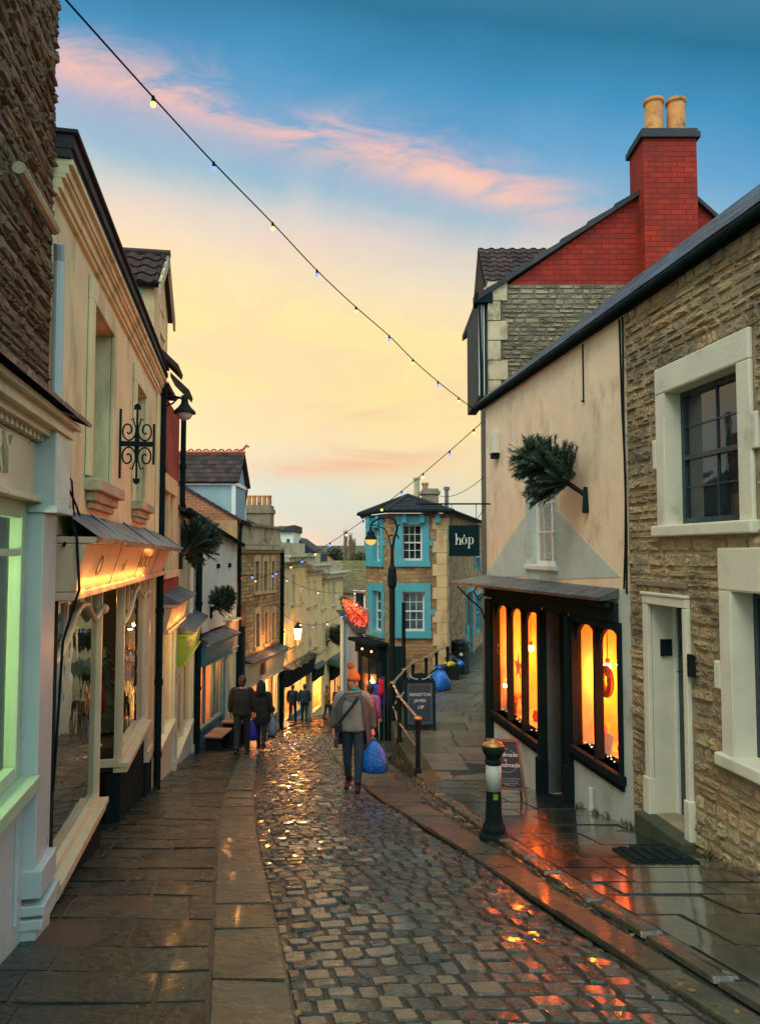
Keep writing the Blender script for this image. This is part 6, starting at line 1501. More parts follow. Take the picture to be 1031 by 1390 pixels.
# ================================================================= STREET FURNITURE
def bollard_post(x,y,z,h,lab,name='railing_post'):
    m=MB(); m.lathe((x,y,z),[(.055,0),(.055,.1),(.042,.12),(.042,h-.12),(.055,h-.1),(.055,h-.05),(.03,h-.03)],12)
    return m
posts=[((567,1052),(567,975)),((542,1009),(542,946)),((533,980),(535,927))]
RT=thing('hand_railing','black post railing with worn brass top rail along the raised path','railing',(.5,14,-3.8))
pp=[]
for (bx_,by),(tx_,ty) in posts:
    g_=None
    r_=ray(bx_,by); t=PZ/r_.z; q=r_*t; top=at(tx_,ty,q.y).z; pp.append((q.x,q.y,PZ,top))
for px_,py_,Y in ((549,909,17.7),(560,900,18.8),(578,892,19.8),(592,884,20.9),(607,877,21.7)):
    q=at(px_,py_,Y); pp.append((q.x,Y,PZ,q.z))
for i,(x,y,z,t) in enumerate(pp):
    bollard_post(x,y,z,t-z,'').build('post',M['iron'],RT)
    m=MB(); m.ball((x,y,t),.075,10,6,sc=(1,1,.5)); m.build('post_cap',M['cap' if i==0 else 'rail'],RT,smooth=True)
for i in range(len(pp)-1):
    a_,b_=V((pp[i][0],pp[i][1],pp[i][3])),V((pp[i+1][0],pp[i+1][1],pp[i+1][3]))
    m=MB(); m.tube([a_,a_.lerp(b_,.5),b_],.024,8); m.build('top_rail',M['rail'],RT)
    d_=V((0,0,-.5)); m=MB(); m.tube([a_+d_,b_+d_],.02,6); m.build('lower_rail',M['rail'] if i<3 else M['iron'],RT)
# bollard
r_=ray(670,1136); q=r_*( -(1.44)/(r_.z+ZB*r_.y)); bx,by,bz=q.x,q.y,pz(q.y)
t_=thing('bollard','black cast bollard with pale reflective band and brass coloured cap at the kerb','bollard',(bx,by,bz))
h=at(670,1006,by).z-bz
m=MB(); m.lathe((bx,by,bz-.05),[(.145,0),(.145,.08),(.115,.1),(.115,.15),(.092,.19),(.083,.24),(.073,h*.55),(.073,h*.8),(.09,h*.84),(.066,h*.87),(.08,h*.9),(.108,h*.945),(.115,h*.985),(.105,h*1.0)],20); m.build('post',M['iron'],t_,smooth=False)
m=MB(); m.lathe((bx,by,bz+h*.49),[(.078,0),(.0775,h*.285)],20); m.build('reflective_band',M['reflect'],t_,smooth=True)
m=MB(); m.lathe((bx,by,bz+h*.955),[(.112,0),(.1,.018),(.06,.035),(.028,.045),(.018,.06)],16); m.build('cap',M['cap'],t_,smooth=True)
m=MB(); 
for k in range(5):
    a=-math.pi/2-.35+k*.14; 
m.add([(bx+.081*math.cos(a_),by+.081*math.sin(a_),bz+z_) for z_ in (h*.41,h*.47) for a_ in (-1.75,-1.55,-1.35,-1.15)],[(0,1,5,4),(1,2,6,5),(2,3,7,6)]); m.build('reflector',M['yelgreen'],t_)
# chalkboard
def mtx_board(o,xd,up):
    n=xd.cross(up).normalized(); return Matrix(((xd.x,up.x,n.x,o.x),(xd.y,up.y,n.y,o.y),(xd.z,up.z,n.z,o.z),(0,0,0,1)))
def chalkboard():
    tl,tr=(667,1001),(706,997); br_=(722,1075)
    Yb=9.75; o=at(694,1080,Yb); o.z=pz(Yb); 
    t=thing('chalkboard','leaning wooden chalkboard with faint white handwriting beside the black bollard','chalkboard',o)
    xd=V((1,-.12,0)).normalized(); up=V((-.11,.22,.97)).normalized(); nn=xd.cross(up)
    def pt(a,b,c=0): return o+xd*a+up*b+nn*c
    def slab(mb,a0,a1,b0,b1,c0,c1): mb.hexa([pt(a0,b0,c0),pt(a1,b0,c0),pt(a1,b0,c1),pt(a0,b0,c1),pt(a0,b1,c0),pt(a1,b1,c0),pt(a1,b1,c1),pt(a0,b1,c1)])
    H=.80; W=.21
    for a0 in (-W,W-.035):
        m=MB(); slab(m,a0,a0+.035,0,H,0,.03); m.build('leg',M['oak'],t)
    m=MB(); slab(m,-W,W,H-.035,H+.005,-.002,.032); slab(m,-W+.035,W-.035,.16,.19,0,.03); m.build('frame',M['oak'],t)
    m=MB(); slab(m,-W+.035,W-.035,.19,H-.035,.008,.02); m.build('board',M['chalk'],t)
    m=MB(); m.tube([pt(-.15,H-.05,-.0),pt(-.15,.02,-.33)],.014,4); m.build('rear_leg',M['oak'],t); m=MB(); m.tube([pt(.15,H-.05,-.0),pt(.15,.02,-.33)],.014,4); m.build('rear_leg',M['oak'],t)
    for s_,sz,z in (('Hand made',.062,.66),('Handmade',.075,.60),('by',.045,.535),('Handmade',.08,.47)):
        if z==.66: continue
        text(s_,sz,'ink',parent=t,mtx=mtx_board(pt(0,z,.0215),xd,up),shear=.3,ext=.0006)
    m=MB()
    rn=random.Random(3)
    for z,x0,x1 in ((.30,-.13,.14),(.27,-.1,.1),(.24,-.12,.13),(.22,-.05,.05)):
        x=x0
        while x<x1:
            l=rn.uniform(.01,.03); m.tube([pt(x,z,.021),pt(x+l*.5,z+rn.uniform(-.006,.008),.021),pt(x+l,z,.021)],.0016,3); x+=l+.006
    pts=[pt(.15*math.cos(a),.53+.15*math.sin(a),.021) for a in [math.pi*(.15+.7*i/12) for i in range(13)]]
    for i in range(12):
        if i%3: m.tube(pts[i:i+2],.002,3)
    pts=[pt(.15*math.cos(a),.50+.12*math.sin(a),.021) for a in [-math.pi*(.15+.7*i/12) for i in range(13)]]
    m.tube(pts,.002,3); m.build('chalk_marks',M['ink'],t)
chalkboard()
# A-board
def aboard():
    Y=15.6; o=at(570,985,Y); o.z=PZ; zt=at(570,925,Y).z-PZ
    t=thing('pavement_sign','tall dark blue pavement sign lettered winston james beside the railing','sign',o)
    xd=V((1,.05,0)).normalized(); up=V((0,.14,1)).normalized(); nn=xd.cross(up)
    def pt(a,b,c=0): return o+xd*a+up*b+nn*c
    def slab(mb,a0,a1,b0,b1,c0,c1): mb.hexa([pt(a0,b0,c0),pt(a1,b0,c0),pt(a1,b0,c1),pt(a0,b0,c1),pt(a0,b1,c0),pt(a1,b1,c0),pt(a1,b1,c1),pt(a0,b1,c1)])
    W=.325
    m=MB(); slab(m,-W,W,.08,zt,0,.02); m.build('panel',M['boardblue'],t)
    m=MB(); slab(m,-W,-W+.05,0,zt,.021,.04); slab(m,W-.05,W,0,zt,.021,.04); slab(m,-W+.05,W-.05,zt-.04,zt,.021,.04); slab(m,-W+.05,W-.05,.08,.13,.021,.04); m.build('frame',M['signblack'],t)
    m=MB()
    for a0,a1,b0,b1 in ((-.24,.24,.17,.174),(-.24,.24,zt-.084,zt-.08),(-.24,-.236,.174,zt-.084),(.236,.24,.174,zt-.084)): slab(m,a0,a1,b0,b1,.021,.023)
    m.build('pinstripe',M['bluewall'],t)
    m=MB(); m.hexa([pt(-W,0,-.02),pt(W,0,-.02),pt(W,0,-.04),pt(-W,0,-.04),pt(-W,zt,-.02),pt(W,zt,-.02),pt(W,zt,-.04),pt(-W,zt,-.04)]); 
    # rear leaf leans back
    for i in (0,1,2,3): pass
    m=MB(); q=V((0,.5,0)); m.hexa([pt(-W,0,0)+q,pt(W,0,0)+q,pt(W,0,-.02)+q,pt(-W,0,-.02)+q,pt(-W,zt,-.03),pt(W,zt,-.03),pt(W,zt,-.05),pt(-W,zt,-.05)]); m.build('rear_panel',M['boardblue'],t)
    # shaped crest with two heeled shoes
    m=MB(); n=14; vs=[]
    for i in range(n+1): a=-W+.03+(2*W-.06)*i/n; vs.append((a,zt+.02+.14*math.cos((i/n-.5)*math.pi)**.5))
    for i in range(n): (a0,h0),(a1,h1)=vs[i],vs[i+1]; m.hexa([pt(a0,zt,0),pt(a1,zt,0),pt(a1,zt,.02),pt(a0,zt,.02),pt(a0,h0,0),pt(a1,h1,0),pt(a1,h1,.02),pt(a0,h0,.02)])
    m.build('crest',M['signblack'],t)
    for s in (-1,1):
        m=MB(); m.tube([pt(s*.22,zt+.13,.03),pt(s*.18,zt+.07,.03),pt(s*.1,zt+.035,.03),pt(s*.04,zt+.03,.03)],.02,6,rs=[.022,.02,.014,.02]); m.tube([pt(s*.22,zt+.12,.03),pt(s*.225,zt+.03,.03)],.008,5); m.build('shoe_emblem',M['bluewall'],t)
    text('WINSTON',.092,'ink',parent=t,mtx=mtx_board(pt(0,zt*.72,.0235),xd,up),spacing=1.08,ext=.001)
    text('JAMES',.088,'ink',parent=t,mtx=mtx_board(pt(0,zt*.6,.0235),xd,up),spacing=1.08,ext=.001)
    text('Uff',.1,'ink',parent=t,mtx=mtx_board(pt(-.0,zt*.47,.0235),xd,up),shear=.35,ext=.001)
aboard()
# blue rubbish sacks, recycling box and tall bin
def sack(x,y,z,h,w,mt,lab,name='rubbish_bag'):
    m=MB(); rn=random.Random(int(x*100)); prof=[(.3,0),(.5,.08),(.5,.35),(.45,.6),(.3,.78),(.12,.88),(.18,.95),(.22,1.)]
    seg=18; vs=[];fs=[]
    for r,zz in prof:
        for k in range(seg):
            a=2*math.pi*k/seg; rr=w*r*(1+.16*math.sin(3*a+zz*7)+.1*math.sin(7*a+zz*4)); vs.append((x+rr*math.cos(a),y+rr*math.sin(a),z+zz*h))
    for i in range(len(prof)-1):
        for k in range(seg): k2=(k+1)%seg; fs.append((i*seg+k,i*seg+k2,(i+1)*seg+k2,(i+1)*seg+k))
    fs.append(tuple(range(seg-1,-1,-1))); m.add(vs,fs)
    m.add([(x-.03,y,z+h*.9),(x+.03,y,z+h*.9),(x+w*.35,y-.03,z+h*1.1),(x+w*.2,y-.05,z+h*1.16)],[(0,1,2,3)]); m.add([(x-.03,y,z+h*.9),(x+.03,y,z+h*.9),(x-w*.3,y+.03,z+h*1.1),(x-w*.42,y-.03,z+h*1.02)],[(0,1,2,3)])
    return m.build(name,M[mt],smooth=True,label=lab,cat='bag')
q=ray(597,937); q=q*(PZ/q.z); sack(q.x,q.y,PZ,.62,.5,'bag','bright blue rubbish sack standing on the raised path')
t_=thing('recycling_box','dark recycling box heaped with bags behind the blue sack','box',(q.x+.5,q.y+1.6,PZ))
x,y=at(610,920,q.y+1.7).x,q.y+1.7
m=MB(); m.hexa([(x-.25,y-.2,PZ),(x+.25,y-.2,PZ),(x+.25,y+.2,PZ),(x-.25,y+.2,PZ),(x-.32,y-.25,PZ+.42),(x+.32,y-.25,PZ+.42),(x+.32,y+.25,PZ+.42),(x-.32,y+.25,PZ+.42)]); m.build('box',M['bin'],t_,bevel=.02)
for dx,mt,h_,lab in ((-.02,'yellow',.16,'crumpled yellow bag on top of the recycling box'),(.3,'bag',.17,'small blue bag on the right of the recycling box'),(.05,'bin',.34,'dark bag heaped at the back of the recycling box')):
    sack(x+dx,y+(-.1 if mt!='bin' else .12),PZ+.415,h_,.36 if mt!='bag' else .2,mt,lab)
qb=ray(625,914); qb=qb*(PZ/qb.z); x,y=qb.x,qb.y; hb=at(625,868,y).z-PZ
t_=thing('litter_bin','tall black litter bin with a white emblem by the corner house side wall','bin',(x,y,PZ))
m=MB(); m.lathe((x,y,PZ),[(.27,0),(.28,.05),(.27,hb*.72),(.3,hb*.74),(.3,hb*.78),(.25,hb*.8),(.25,hb*.9),(.31,hb*.91),(.3,hb*.95),(.15,hb)],20); m.build('body',M['bin'],t_)
m=MB(); m.lathe((x-.02,y-.3,PZ+hb*.6),[(.055,0),(.055,.004)],12,axis=(0,-1,0)); m.build('emblem',M['ink'],t_)
# ornate lamp standard at the corner
x,y=at(532,800,19.0).x,19.0; zb_=PZ; zt=at(532,708,y).z
t_=thing('street_lamp','tall ornate black lamp standard with curled arm and amber glass at the lane corner','street lamp',(x,y,zb_))
m=MB(); zc=at(532,785,y).z
m.lathe((x,y,zb_),[(.13,0),(.13,.3),(.09,.4),(.07,.9),(.075,zc-zb_-.25),(.11,zc-zb_-.2),(.12,zc-zb_),(.1,zc-zb_+.25),(.05,zc-zb_+.35),(.035,zt-zb_-.6)],12); m.build('column',M['iron'],t_)
A=lambda px_,py_: at(px_,py_,y)
m=MB(); m.tube([A(532,745),A(535,730),A(539,718),A(536,706),A(527,702),A(514,704),A(505,709),A(503,718)],.028,8,rs=[.035,.035,.03,.03,.028,.026,.024,.022]); 
m.tube([A(503,712),A(512,714),A(522,718),A(527,728),A(531,745)],.016,6)
pts=[]
for k in range(24): a=k/23*2*math.pi*1.3; r=.11*(1-k/28); pts.append(A(517,709)+V((r*math.cos(a),0,r*math.sin(a))))
m.tube(pts,.01,5)
for p_,q_ in (((538,718),(543,712)),((536,724),(541,731)),((533,727),(527,729))): m.tube([A(*p_),A((p_[0]+q_[0])/2,(p_[1]+q_[1])/2-2),A(*q_)],.025,6,rs=[.03,.02,.03])
m.build('arm',M['iron'],t_)
q=A(503,722); m=MB(); m.lathe((q.x,y,q.z-.2),[(.16,0),(.15,.04),(.1,.12),(.1,.18),(.04,.25),(.03,.32)],12); m.build('hood',M['iron'],t_)
m=MB(); m.lathe((q.x,y,q.z-.34),[(.02,0),(.09,.03),(.13,.08),(.14,.139)],12); m.build('lamp_glass',M['amber'],t_,smooth=True)
x2=at(547.5,850,19.6).x; m=MB(); m.lathe((x2,19.6,PZ),[(.055,0),(.05,at(547,818,19.6).z-PZ)],10); ps=m.build('sign_post',M['iron'],label='plain black post standing just right of the ornate lamp standard',cat='post')
# bench and table by the teal shop
q=ray(290,1008); 
def bench(F,u0,u1,d0,d1,zt_,lab,top='concrete',h=None):
    t=thing('bench',lab,'bench',F.pt((u0+u1)/2,zt_-.5,(d0+d1)/2))
    m=MB(); m.fbox(F,u0,u1,zt_-.05,zt_,d0,d1); m.build('seat',M[top],t,bevel=.008)
    for a_ in (u0+.04,u1-.1):
        m=MB(); zg=gz(F.Y(a_)); m.fbox(F,a_,a_+.06,zg,zt_-.052,d0+.04,d1-.04); m.build('leg',M['darkwood'],t)
    m=MB(); zg=gz(F.Y(u0)); m.tube([F.pt(u0+.05,zg+.1,(d0+d1)/2),F.pt(u1-.1,zt_-.12,(d0+d1)/2)],.02,5); m.build('brace',M['lime'],t)
bench(E1,.3,1.25,.14,.6,gz(18.8)+.46,'dark legged bench with a pinkish top in front of the teal shop')
bench(E1,1.6,2.5,.2,.75,gz(20)+.75,'taller grey topped table beside the bench outside the teal shop')
q=ray(368,996); q=q*(-1.5/(q.z+ZB*q.y)); 
Yb=24.; x=at(368,980,Yb).x; m=MB(); m.lathe((x,Yb,gz(Yb)),[(.14,0),(.12,.1),(.09,.15),(.08,.8),(.12,.85),(.12,.95),(.06,1.0)],12); m.build('bollard',M['iron'],label='plain dark bollard at the kerb beyond the walking couple',cat='bollard')
# clothes hanging outside the black shop
for i,(px_,yt,yb,w_,mt,lab,nm) in enumerate(((507,928,945,.16,'bluecloth','short blue garment hanging outside the black corner shop','garment'),(514,930,957,.2,'bluecloth','long royal blue dress hanging outside the black corner shop','dress'),(517,922,946,.09,'red','narrow bright red garment hanging outside the black corner shop','garment'))):
    Y=21.1-.1*i; a_,b_=at(px_,yt,Y),at(px_,yb,Y)
    m=MB(); hgt=a_.z-b_.z; m.lathe((a_.x,Y,b_.z),[(w_*1.1,0),(w_,hgt*.4),(w_*.8,hgt*.8),(w_*.9,hgt*.93),(w_*.3,hgt)],12,sy=.5); m.build(nm,M[mt],smooth=True,label=lab,cat=nm)
m=MB(); a_=at(500,927,21.2); b_=at(521,919,20.9); m.tube([a_,b_],.012,5); m.tube([(a_.x,21.2,a_.z),(a_.x,21.2,gz(21.2))],.012,5); m.tube([(b_.x,20.9,b_.z),(b_.x,20.9,gz(20.9))],.012,5); m.build('clothes_rail',M['chrome'],label='thin metal clothes rail standing outside the black corner shop',cat='clothes rail')
# ================================================================= STRING LIGHTS
def catenary(a,b,sag,n): a,b=V(a),V(b); return [a.lerp(b,i/n)-V((0,0,sag*4*(i/n)*(1-i/n))) for i in range(n+1)]
def festoon(pts,lab,px_list=None,cols=('W','B'),r=.03,nb=None,rw=.007):
    t=thing('string_lights',lab,'string lights',pts[0],group='festoon strings across the street')
    m=MB(); m.tube(pts,rw,5); m.build('cable',M['black'],t)
    L=[0]
    for i in range(1,len(pts)): L.append(L[-1]+(pts[i]-pts[i-1]).length)
    fr=[(k+.5)/nb for k in range(nb)] if nb else px_list
    for k,f in enumerate(fr):
        s=f*L[-1]; i=max(1,min(len(pts)-1,bisect_right(L,s))); q=pts[i-1].lerp(pts[i],(s-L[i-1])/(L[i]-L[i-1]))
        m=MB(); m.tube([q+V((0,0,.012)),q+V((0,0,-.045))],r*.62,8,rs=[r*.55,r*.7]); h_=m.build('lamp_holder',M['black'],t)
        m=MB(); m.lathe((q.x,q.y,q.z-.04-r*2.1),[(r*.3,0),(r*.85,r*.4),(r,r),(r*.75,r*1.7),(r*.5,r*2.1)],10); m.build('bulb',M['str'+cols[k%len(cols)]],h_)
# S1 : solve the sagging curve through measured points with honest depth
p1=[(60,-34,4.75),(90,0,5.05),(208,132,6.45),(290,221,7.7),(370,303,9.2),(430,367,10.4),(483,417,11.4),(528,456,12.2),(560,488,12.75),(594,518,13.2),(622,540,13.5),(642,555,13.7)]
S1=[at(*p) for p in p1]
Ls=[0]
for i in range(1,len(S1)): Ls.append(Ls[-1]+(S1[i]-S1[i-1]).length)
def frac(pts,px_):
    Lq=[0]
    for i in range(1,len(pts)): Lq.append(Lq[-1]+(pts[i]-pts[i-1]).length)
    for i in range(1,len(pts)):
        a_=515.5+FPX*pts[i-1].x/(pts[i-1].y*ct+pts[i-1].z*st); b_=515.5+FPX*pts[i].x/(pts[i].y*ct+pts[i].z*st)
        if (a_-px_)*(b_-px_)<=0 and a_!=b_: return (Lq[i-1]+(Lq[i]-Lq[i-1])*(px_-a_)/(b_-a_))/Lq[-1]
    return .5
S1s=[]
for i in range(len(S1)-1):
    for k in range(4):
        t=k/4; p0=S1[max(0,i-1)];p1_=S1[i];p2=S1[i+1];p3=S1[min(len(S1)-1,i+2)]
        S1s.append(.5*((2*p1_)+(p2-p0)*t+(2*p0-5*p1_+4*p2-p3)*t*t+(3*p1_-p0-3*p2+p3)*t**3))
S1s.append(S1[-1])
festoon(S1s,'long festoon cable sweeping down from the dark stone house to the peach house corner',[frac(S1,x) for x in (208,290,370,430,483,528,560,594,622)],r=.026,rw=.0085)
S2=catenary(at(655,572,13.4),at(322,792,26.5),.55,24)
festoon(S2,'festoon cable from the peach house corner across to the rubble house',[frac(S2,x) for x in (643,610,574,545,518,493,470,448,428,410,395,375,347,334)],r=.03,rw=.008)
S3=catenary(at(380,780,28.5),at(495,800,23.6),.35,14); festoon(S3,'festoon cable crossing from the terrace to the corner house upper window',nb=5,cols=('Wh','B'),r=.024,rw=.006)
S4=catenary(at(383,832,29.2),at(494,808,24),.7,14); festoon(S4,'lower festoon cable sagging across the lane in front of the terrace',nb=6,cols=('B','Wh'),r=.03,rw=.006)
S5=catenary(at(318,782,23.5),at(376,779,28.4),.0,8); festoon(S5,'short festoon cable along the front of the rubble house',nb=4,cols=('W','B'),r=.035,rw=.012)
S6=catenary(at(463,851,40),at(497,862,23.6),.2,8); festoon(S6,'thin festoon cable before the blue rendered house',nb=4,cols=('Wh',),r=.03,rw=.008)
for i,(a_,b_,lab) in enumerate((((596,673,24),(656,648,13.6),'thin overhead cable from the corner house roof to the peach house'),((632,710,30),(656,692,13.4),'thin lower overhead cable beside the hanging sign'))):
    m=MB(); m.tube(catenary(at(*a_),at(*b_),.15,8),.008,4); m.build('overhead_cable',M['black'],label=lab,cat='cable')

# weeds at wall feet and in the gutter
m=MB()
def tuft(x,y,z,n,h):
    for k in range(n):
        a=R.random()*6.28; b=V((x+R.uniform(-.05,.05),y+R.uniform(-.05,.05),z)); e=V((math.cos(a)*h*.5,math.sin(a)*h*.5,h*R.uniform(.4,1))); w=V((-math.sin(a),math.cos(a),0))*.006
        m.add([b-w,b+w,b+e*.6+w,b+e,b+e*.6-w],[(0,1,2,3,4)],R.random())
for Y in (6.6,7.9,8.1,8.6,8.85,9.3,11.5,12.6): tuft(3.9-.15*Y-.03,Y,pz(Y)+.01,14,.09)
for Y in (5.6,8.4,9.9,12.2,12.9,13.6,14.8,15.7,16.3,17.2): tuft(kc(Y)-.17,Y,gz(Y)+.03,16,.07)
for Y in (7.6,10.9,13.2,16.5): tuft(-1.25-.19*Y+.06,Y,gz(Y)+.05,8,.06)
m.build('weeds',M['weedg'],kind='stuff',label='small green weeds growing at the wall feet and along the gutter',cat='weeds')
m=MB(); rn=random.Random(9)
for k in range(260):
    Y=rn.uniform(3.4,16)**1.0; s=rn.choice((0,1,2)); X=(kr(Y)+rn.uniform(.0,.12)) if s==0 else ((kc(Y)-rn.uniform(.12,.3)) if s==1 else kl(Y)+rn.uniform(-.06,.08))
    a=rn.random()*3.14; l=rn.uniform(.012,.03); e=V((math.cos(a),math.sin(a),rn.uniform(-.2,.2)))*l; f=V((-math.sin(a),math.cos(a),rn.uniform(-.2,.2)))*l*.6; c=V((X,Y,gz(Y)+(.052 if s!=2 else .06)))
    m.add([c-e,c+f,c+e,c-f],[(0,1,2,3)],rn.random())
m.build('fallen_leaves',mat('fallen_leaf',(.12,.06,.02),(.07,.05,.02),(.2,.12,.03),rough=.5,attr=.8,bump=0),kind='stuff',label='small fallen leaves scattered along the gutter and kerb',cat='leaves')
# ================================================================= PEOPLE
def loft(m,rings,seg=20,fold=0,ff=7,col=.5,cap=True,rn=0):
    vs=[];fs=[]
    n=len(rings)
    for i,(cx,cy,z,rx,ry) in enumerate(rings):
        t=i/(n-1)
        for k in range(seg):
            a=2*math.pi*k/seg; f=1+fold*(math.sin(ff*a+rn+2*t)*.6+math.sin((ff-3)*a+rn*2+5*t)*.5)*(1-t*.6)
            # superellipse keeps torsos from reading as tubes
            c,s=math.cos(a),math.sin(a); e=.85
            x=math.copysign(abs(c)**e,c)*rx*f; y=math.copysign(abs(s)**e,s)*ry*f
            vs.append((cx+x,cy+y,z))
    for i in range(n-1):
        for k in range(seg): k2=(k+1)%seg; fs.append((i*seg+k,i*seg+k2,(i+1)*seg+k2,(i+1)*seg+k))
    if cap: fs.append(tuple(range(seg-1,-1,-1))); fs.append(tuple(range((n-1)*seg,n*seg)))
    return m.add(vs,fs,col)
def limb(m,pts,rs,seg=12):
    P3=[];R3=[]
    for i in range(len(pts)-1):
        for k in range(4):
            t=k/4; P3.append(V(pts[i]).lerp(V(pts[i+1]),t)); s=t*t*(3-2*t); R3.append(rs[i]+(rs[i+1]-rs[i])*s)
    P3.append(V(pts[-1])); R3.append(rs[-1])
    # soften the joints
    Q=[P3[0]]+[(P3[i-1]+P3[i]*2+P3[i+1])/4 for i in range(1,len(P3)-1)]+[P3[-1]]
    m.tube(Q,.1,seg,rs=R3)
FOLD=bpy.data.textures.new('cloth_folds','CLOUDS'); FOLD.noise_scale=.11; FOLD.noise_depth=1
def person(loc,rot,label,H=1.7,stride=.16,armL=None,armR=None,top='blackcloth',bottom='darkjeans',coatlen=.85,wide=1.,hair=None,headturn=0.,hood=False,hat=None,vox=.012,sleeve=None,fingers=True,cap=None,lean=0,group=None,front='L',shoe='shoe',name='person',skirt=False,bare=False):
    k=H/1.7
    t=thing(name,label,'person',(0,0,0),group)
    ORG[t.name]=V((0,0,0)); sl=ZB*math.cos(rot)
    def S(p): return V((p[0]*k,p[1]*k,p[2]*k))
    f=1 if front=='L' else -1
    # feet: front one forward (-y), rear one behind with raised heel
    fy={-1:-stride*f, 1:stride*f}
    def gzl(y): return -sl*y*-1*-1
    j={}
    for s in (-1,1):
        y=fy[s]; g=-sl*y
        j[s]=dict(hip=(s*.09,0,.9),knee=(s*.095,y*.45-.03,.48+g*.6),ank=(s*.088,y,.085+g+(.05 if y>0 else 0)),toe=(s*.10,y-.15,.03+g),heel=(s*.088,y+.045,.04+g+(.04 if y>0 else 0)))
    aL=armL or [(-.19,0,1.40),(-.25,.03,1.13),(-.27,-.03,.90),(-.265,-.05,.80)]
    aR=armR or [(.19,0,1.40),(.25,.03,1.13),(.27,-.03,.90),(.265,-.05,.80)]
    b=MB()
    limb(b,[S((0,0,.88)),S((0,0,1.1)),S((0,.0,1.33)),S((0,.0,1.43)),S((0,-.01,1.5))],[.12*k,.12*k,.13*k,.07*k,.05*k],16)
    ca,sa=math.cos(headturn),math.sin(headturn)
    def Hd(x,y,z): return S((x*ca-y*sa,(x*sa+y*ca)-.015,z))
    b.ball(S((0,-.015,1.60)),.1*k,16,12,sc=(.8,.95,1.12)); b.ball(Hd(0,-.025,1.555),.07*k,12,8,sc=(.82,.95,.85))
    limb(b,[Hd(0,-.085,1.615),Hd(0,-.112,1.585),Hd(0,-.095,1.575)],[.009*k,.014*k,.012*k],8)
    for s in (-1,1): b.ball(Hd(s*.078,.0,1.595),.022*k,8,6,sc=(.5,.8,1.2))
    b.tube([Hd(-.022,-.09,1.548),Hd(0,-.097,1.55),Hd(.022,-.09,1.548)],.008*k,6)
    for s in (-1,1):
        q=j[s]; limb(b,[S(q['hip']),S(q['knee']),S(q['ank'])],[.085*k,.055*k,.036*k]); limb(b,[S(q['heel']),S(q['toe'])],[.036*k,.03*k],8)
    for arm,s in ((aL,-1),(aR,1)):
        limb(b,[S((s*.08,0,1.40))]+[S(p) for p in arm[:3]],[.06*k,.05*k,.038*k,.026*k])
        w,h=S(arm[2]),S(arm[3]); d=(h-w).normalized(); sd=V((0,1,0)) if abs(d.y)<.8 else V((0,0,1)); sd=(sd-d*sd.dot(d)).normalized(); nr=d.cross(sd)
        loft_c=w+d*.045*k; b.tube([w,w+d*.03*k,w+d*.085*k],.03*k,8,rs=[.026*k,.033*k,.036*k])
        if fingers:
            curl=-s
            for i in range(4):
                o=w+d*.082*k+sd*(i-1.5)*.018*k; ln=(.036,.042,.040,.030)[i]*k
                p1=o+d*ln; p2=p1+d*ln*.55+nr*curl*ln*.55; p3=p2+nr*curl*ln*.5-d*ln*.1
                b.tube([o,p1,p2,p3],.009*k,6,rs=[.0095*k,.009*k,.0085*k,.007*k])
            o=w+d*.03*k-sd*.028*k; b.tube([o,o-sd*.02*k+d*.025*k,o-sd*.024*k+d*.05*k+nr*curl*.012*k],.01*k,6)
    body=b.build('body',M['skin'],t,smooth=True)
    rm=body.modifiers.new('remesh','REMESH'); rm.mode='VOXEL'; rm.voxel_size=vox; rm.use_smooth_shade=True
    # clothes
    w_=wide
    m=MB(); rg=[(0,.0,coatlen,.19*w_,.15*w_),(0,0,(coatlen+1.0)/2,.195*w_,.15*w_),(0,0,1.02,.185*w_,.14*w_),(0,0,1.15,.175*w_,.135*w_),(0,0,1.27,.19*w_,.14*w_),(0,0,1.37,.195*w_**.5,.12),(0,.0,1.425,.15,.095),(0,-.0,1.455,.085,.07)]
    loft(m,[(a*k,bb*k,z*k,rx*k,ry*k) for a,bb,z,rx,ry in rg],28,fold=.035,rn=H*9)
    for arm,s in ((aL,-1),(aR,1)): limb(m,[S((s*.12,0,1.385))]+[S(p) for p in arm[:2]]+[S(V(arm[1]).lerp(V(arm[2]),.9))],[.085*k*w_**.5,.078*k*w_**.5,.062*k,.05*k],14)
    c=m.build('coat' if coatlen<.8 else 'jacket',M[top],t,smooth=True)
    sb=c.modifiers.new('s','SUBSURF'); sb.levels=2; sb.render_levels=2
    dp=c.modifiers.new('folds','DISPLACE'); dp.texture=FOLD; dp.strength=.02; dp.mid_level=.5
    m=MB()
    for s in (-1,1):
        q=j[s]; limb(m,[S((q['hip'][0],0,.97)),S(q['knee']),S((q['ank'][0],q['ank'][1],q['ank'][2]+.01))],[.105*k*w_**.6,.072*k,.055*k],14)
    loft(m,[(0,0,.80*k,.14*k,.11*k),(0,0,.9*k,.165*k*w_**.6,.125*k),(0,0,1.02*k,.16*k*w_**.6,.12*k)],20)
    m.build('trousers',M[bottom],t,smooth=True)
    for s in (-1,1):
        q=j[s]; m=MB(); h_,to,an=S(q['heel']),S(q['toe']),S(q['ank'])
        limb(m,[h_+V((0,.02,0)),(h_+to)/2+V((0,0,.015)),to+V((0,-.03,0))],[.045*k,.048*k,.034*k],10); m.tube([an+V((0,0,.07)),an-V((0,0,.03))],.05*k,10); m.build('shoe',M[shoe],t,smooth=True)
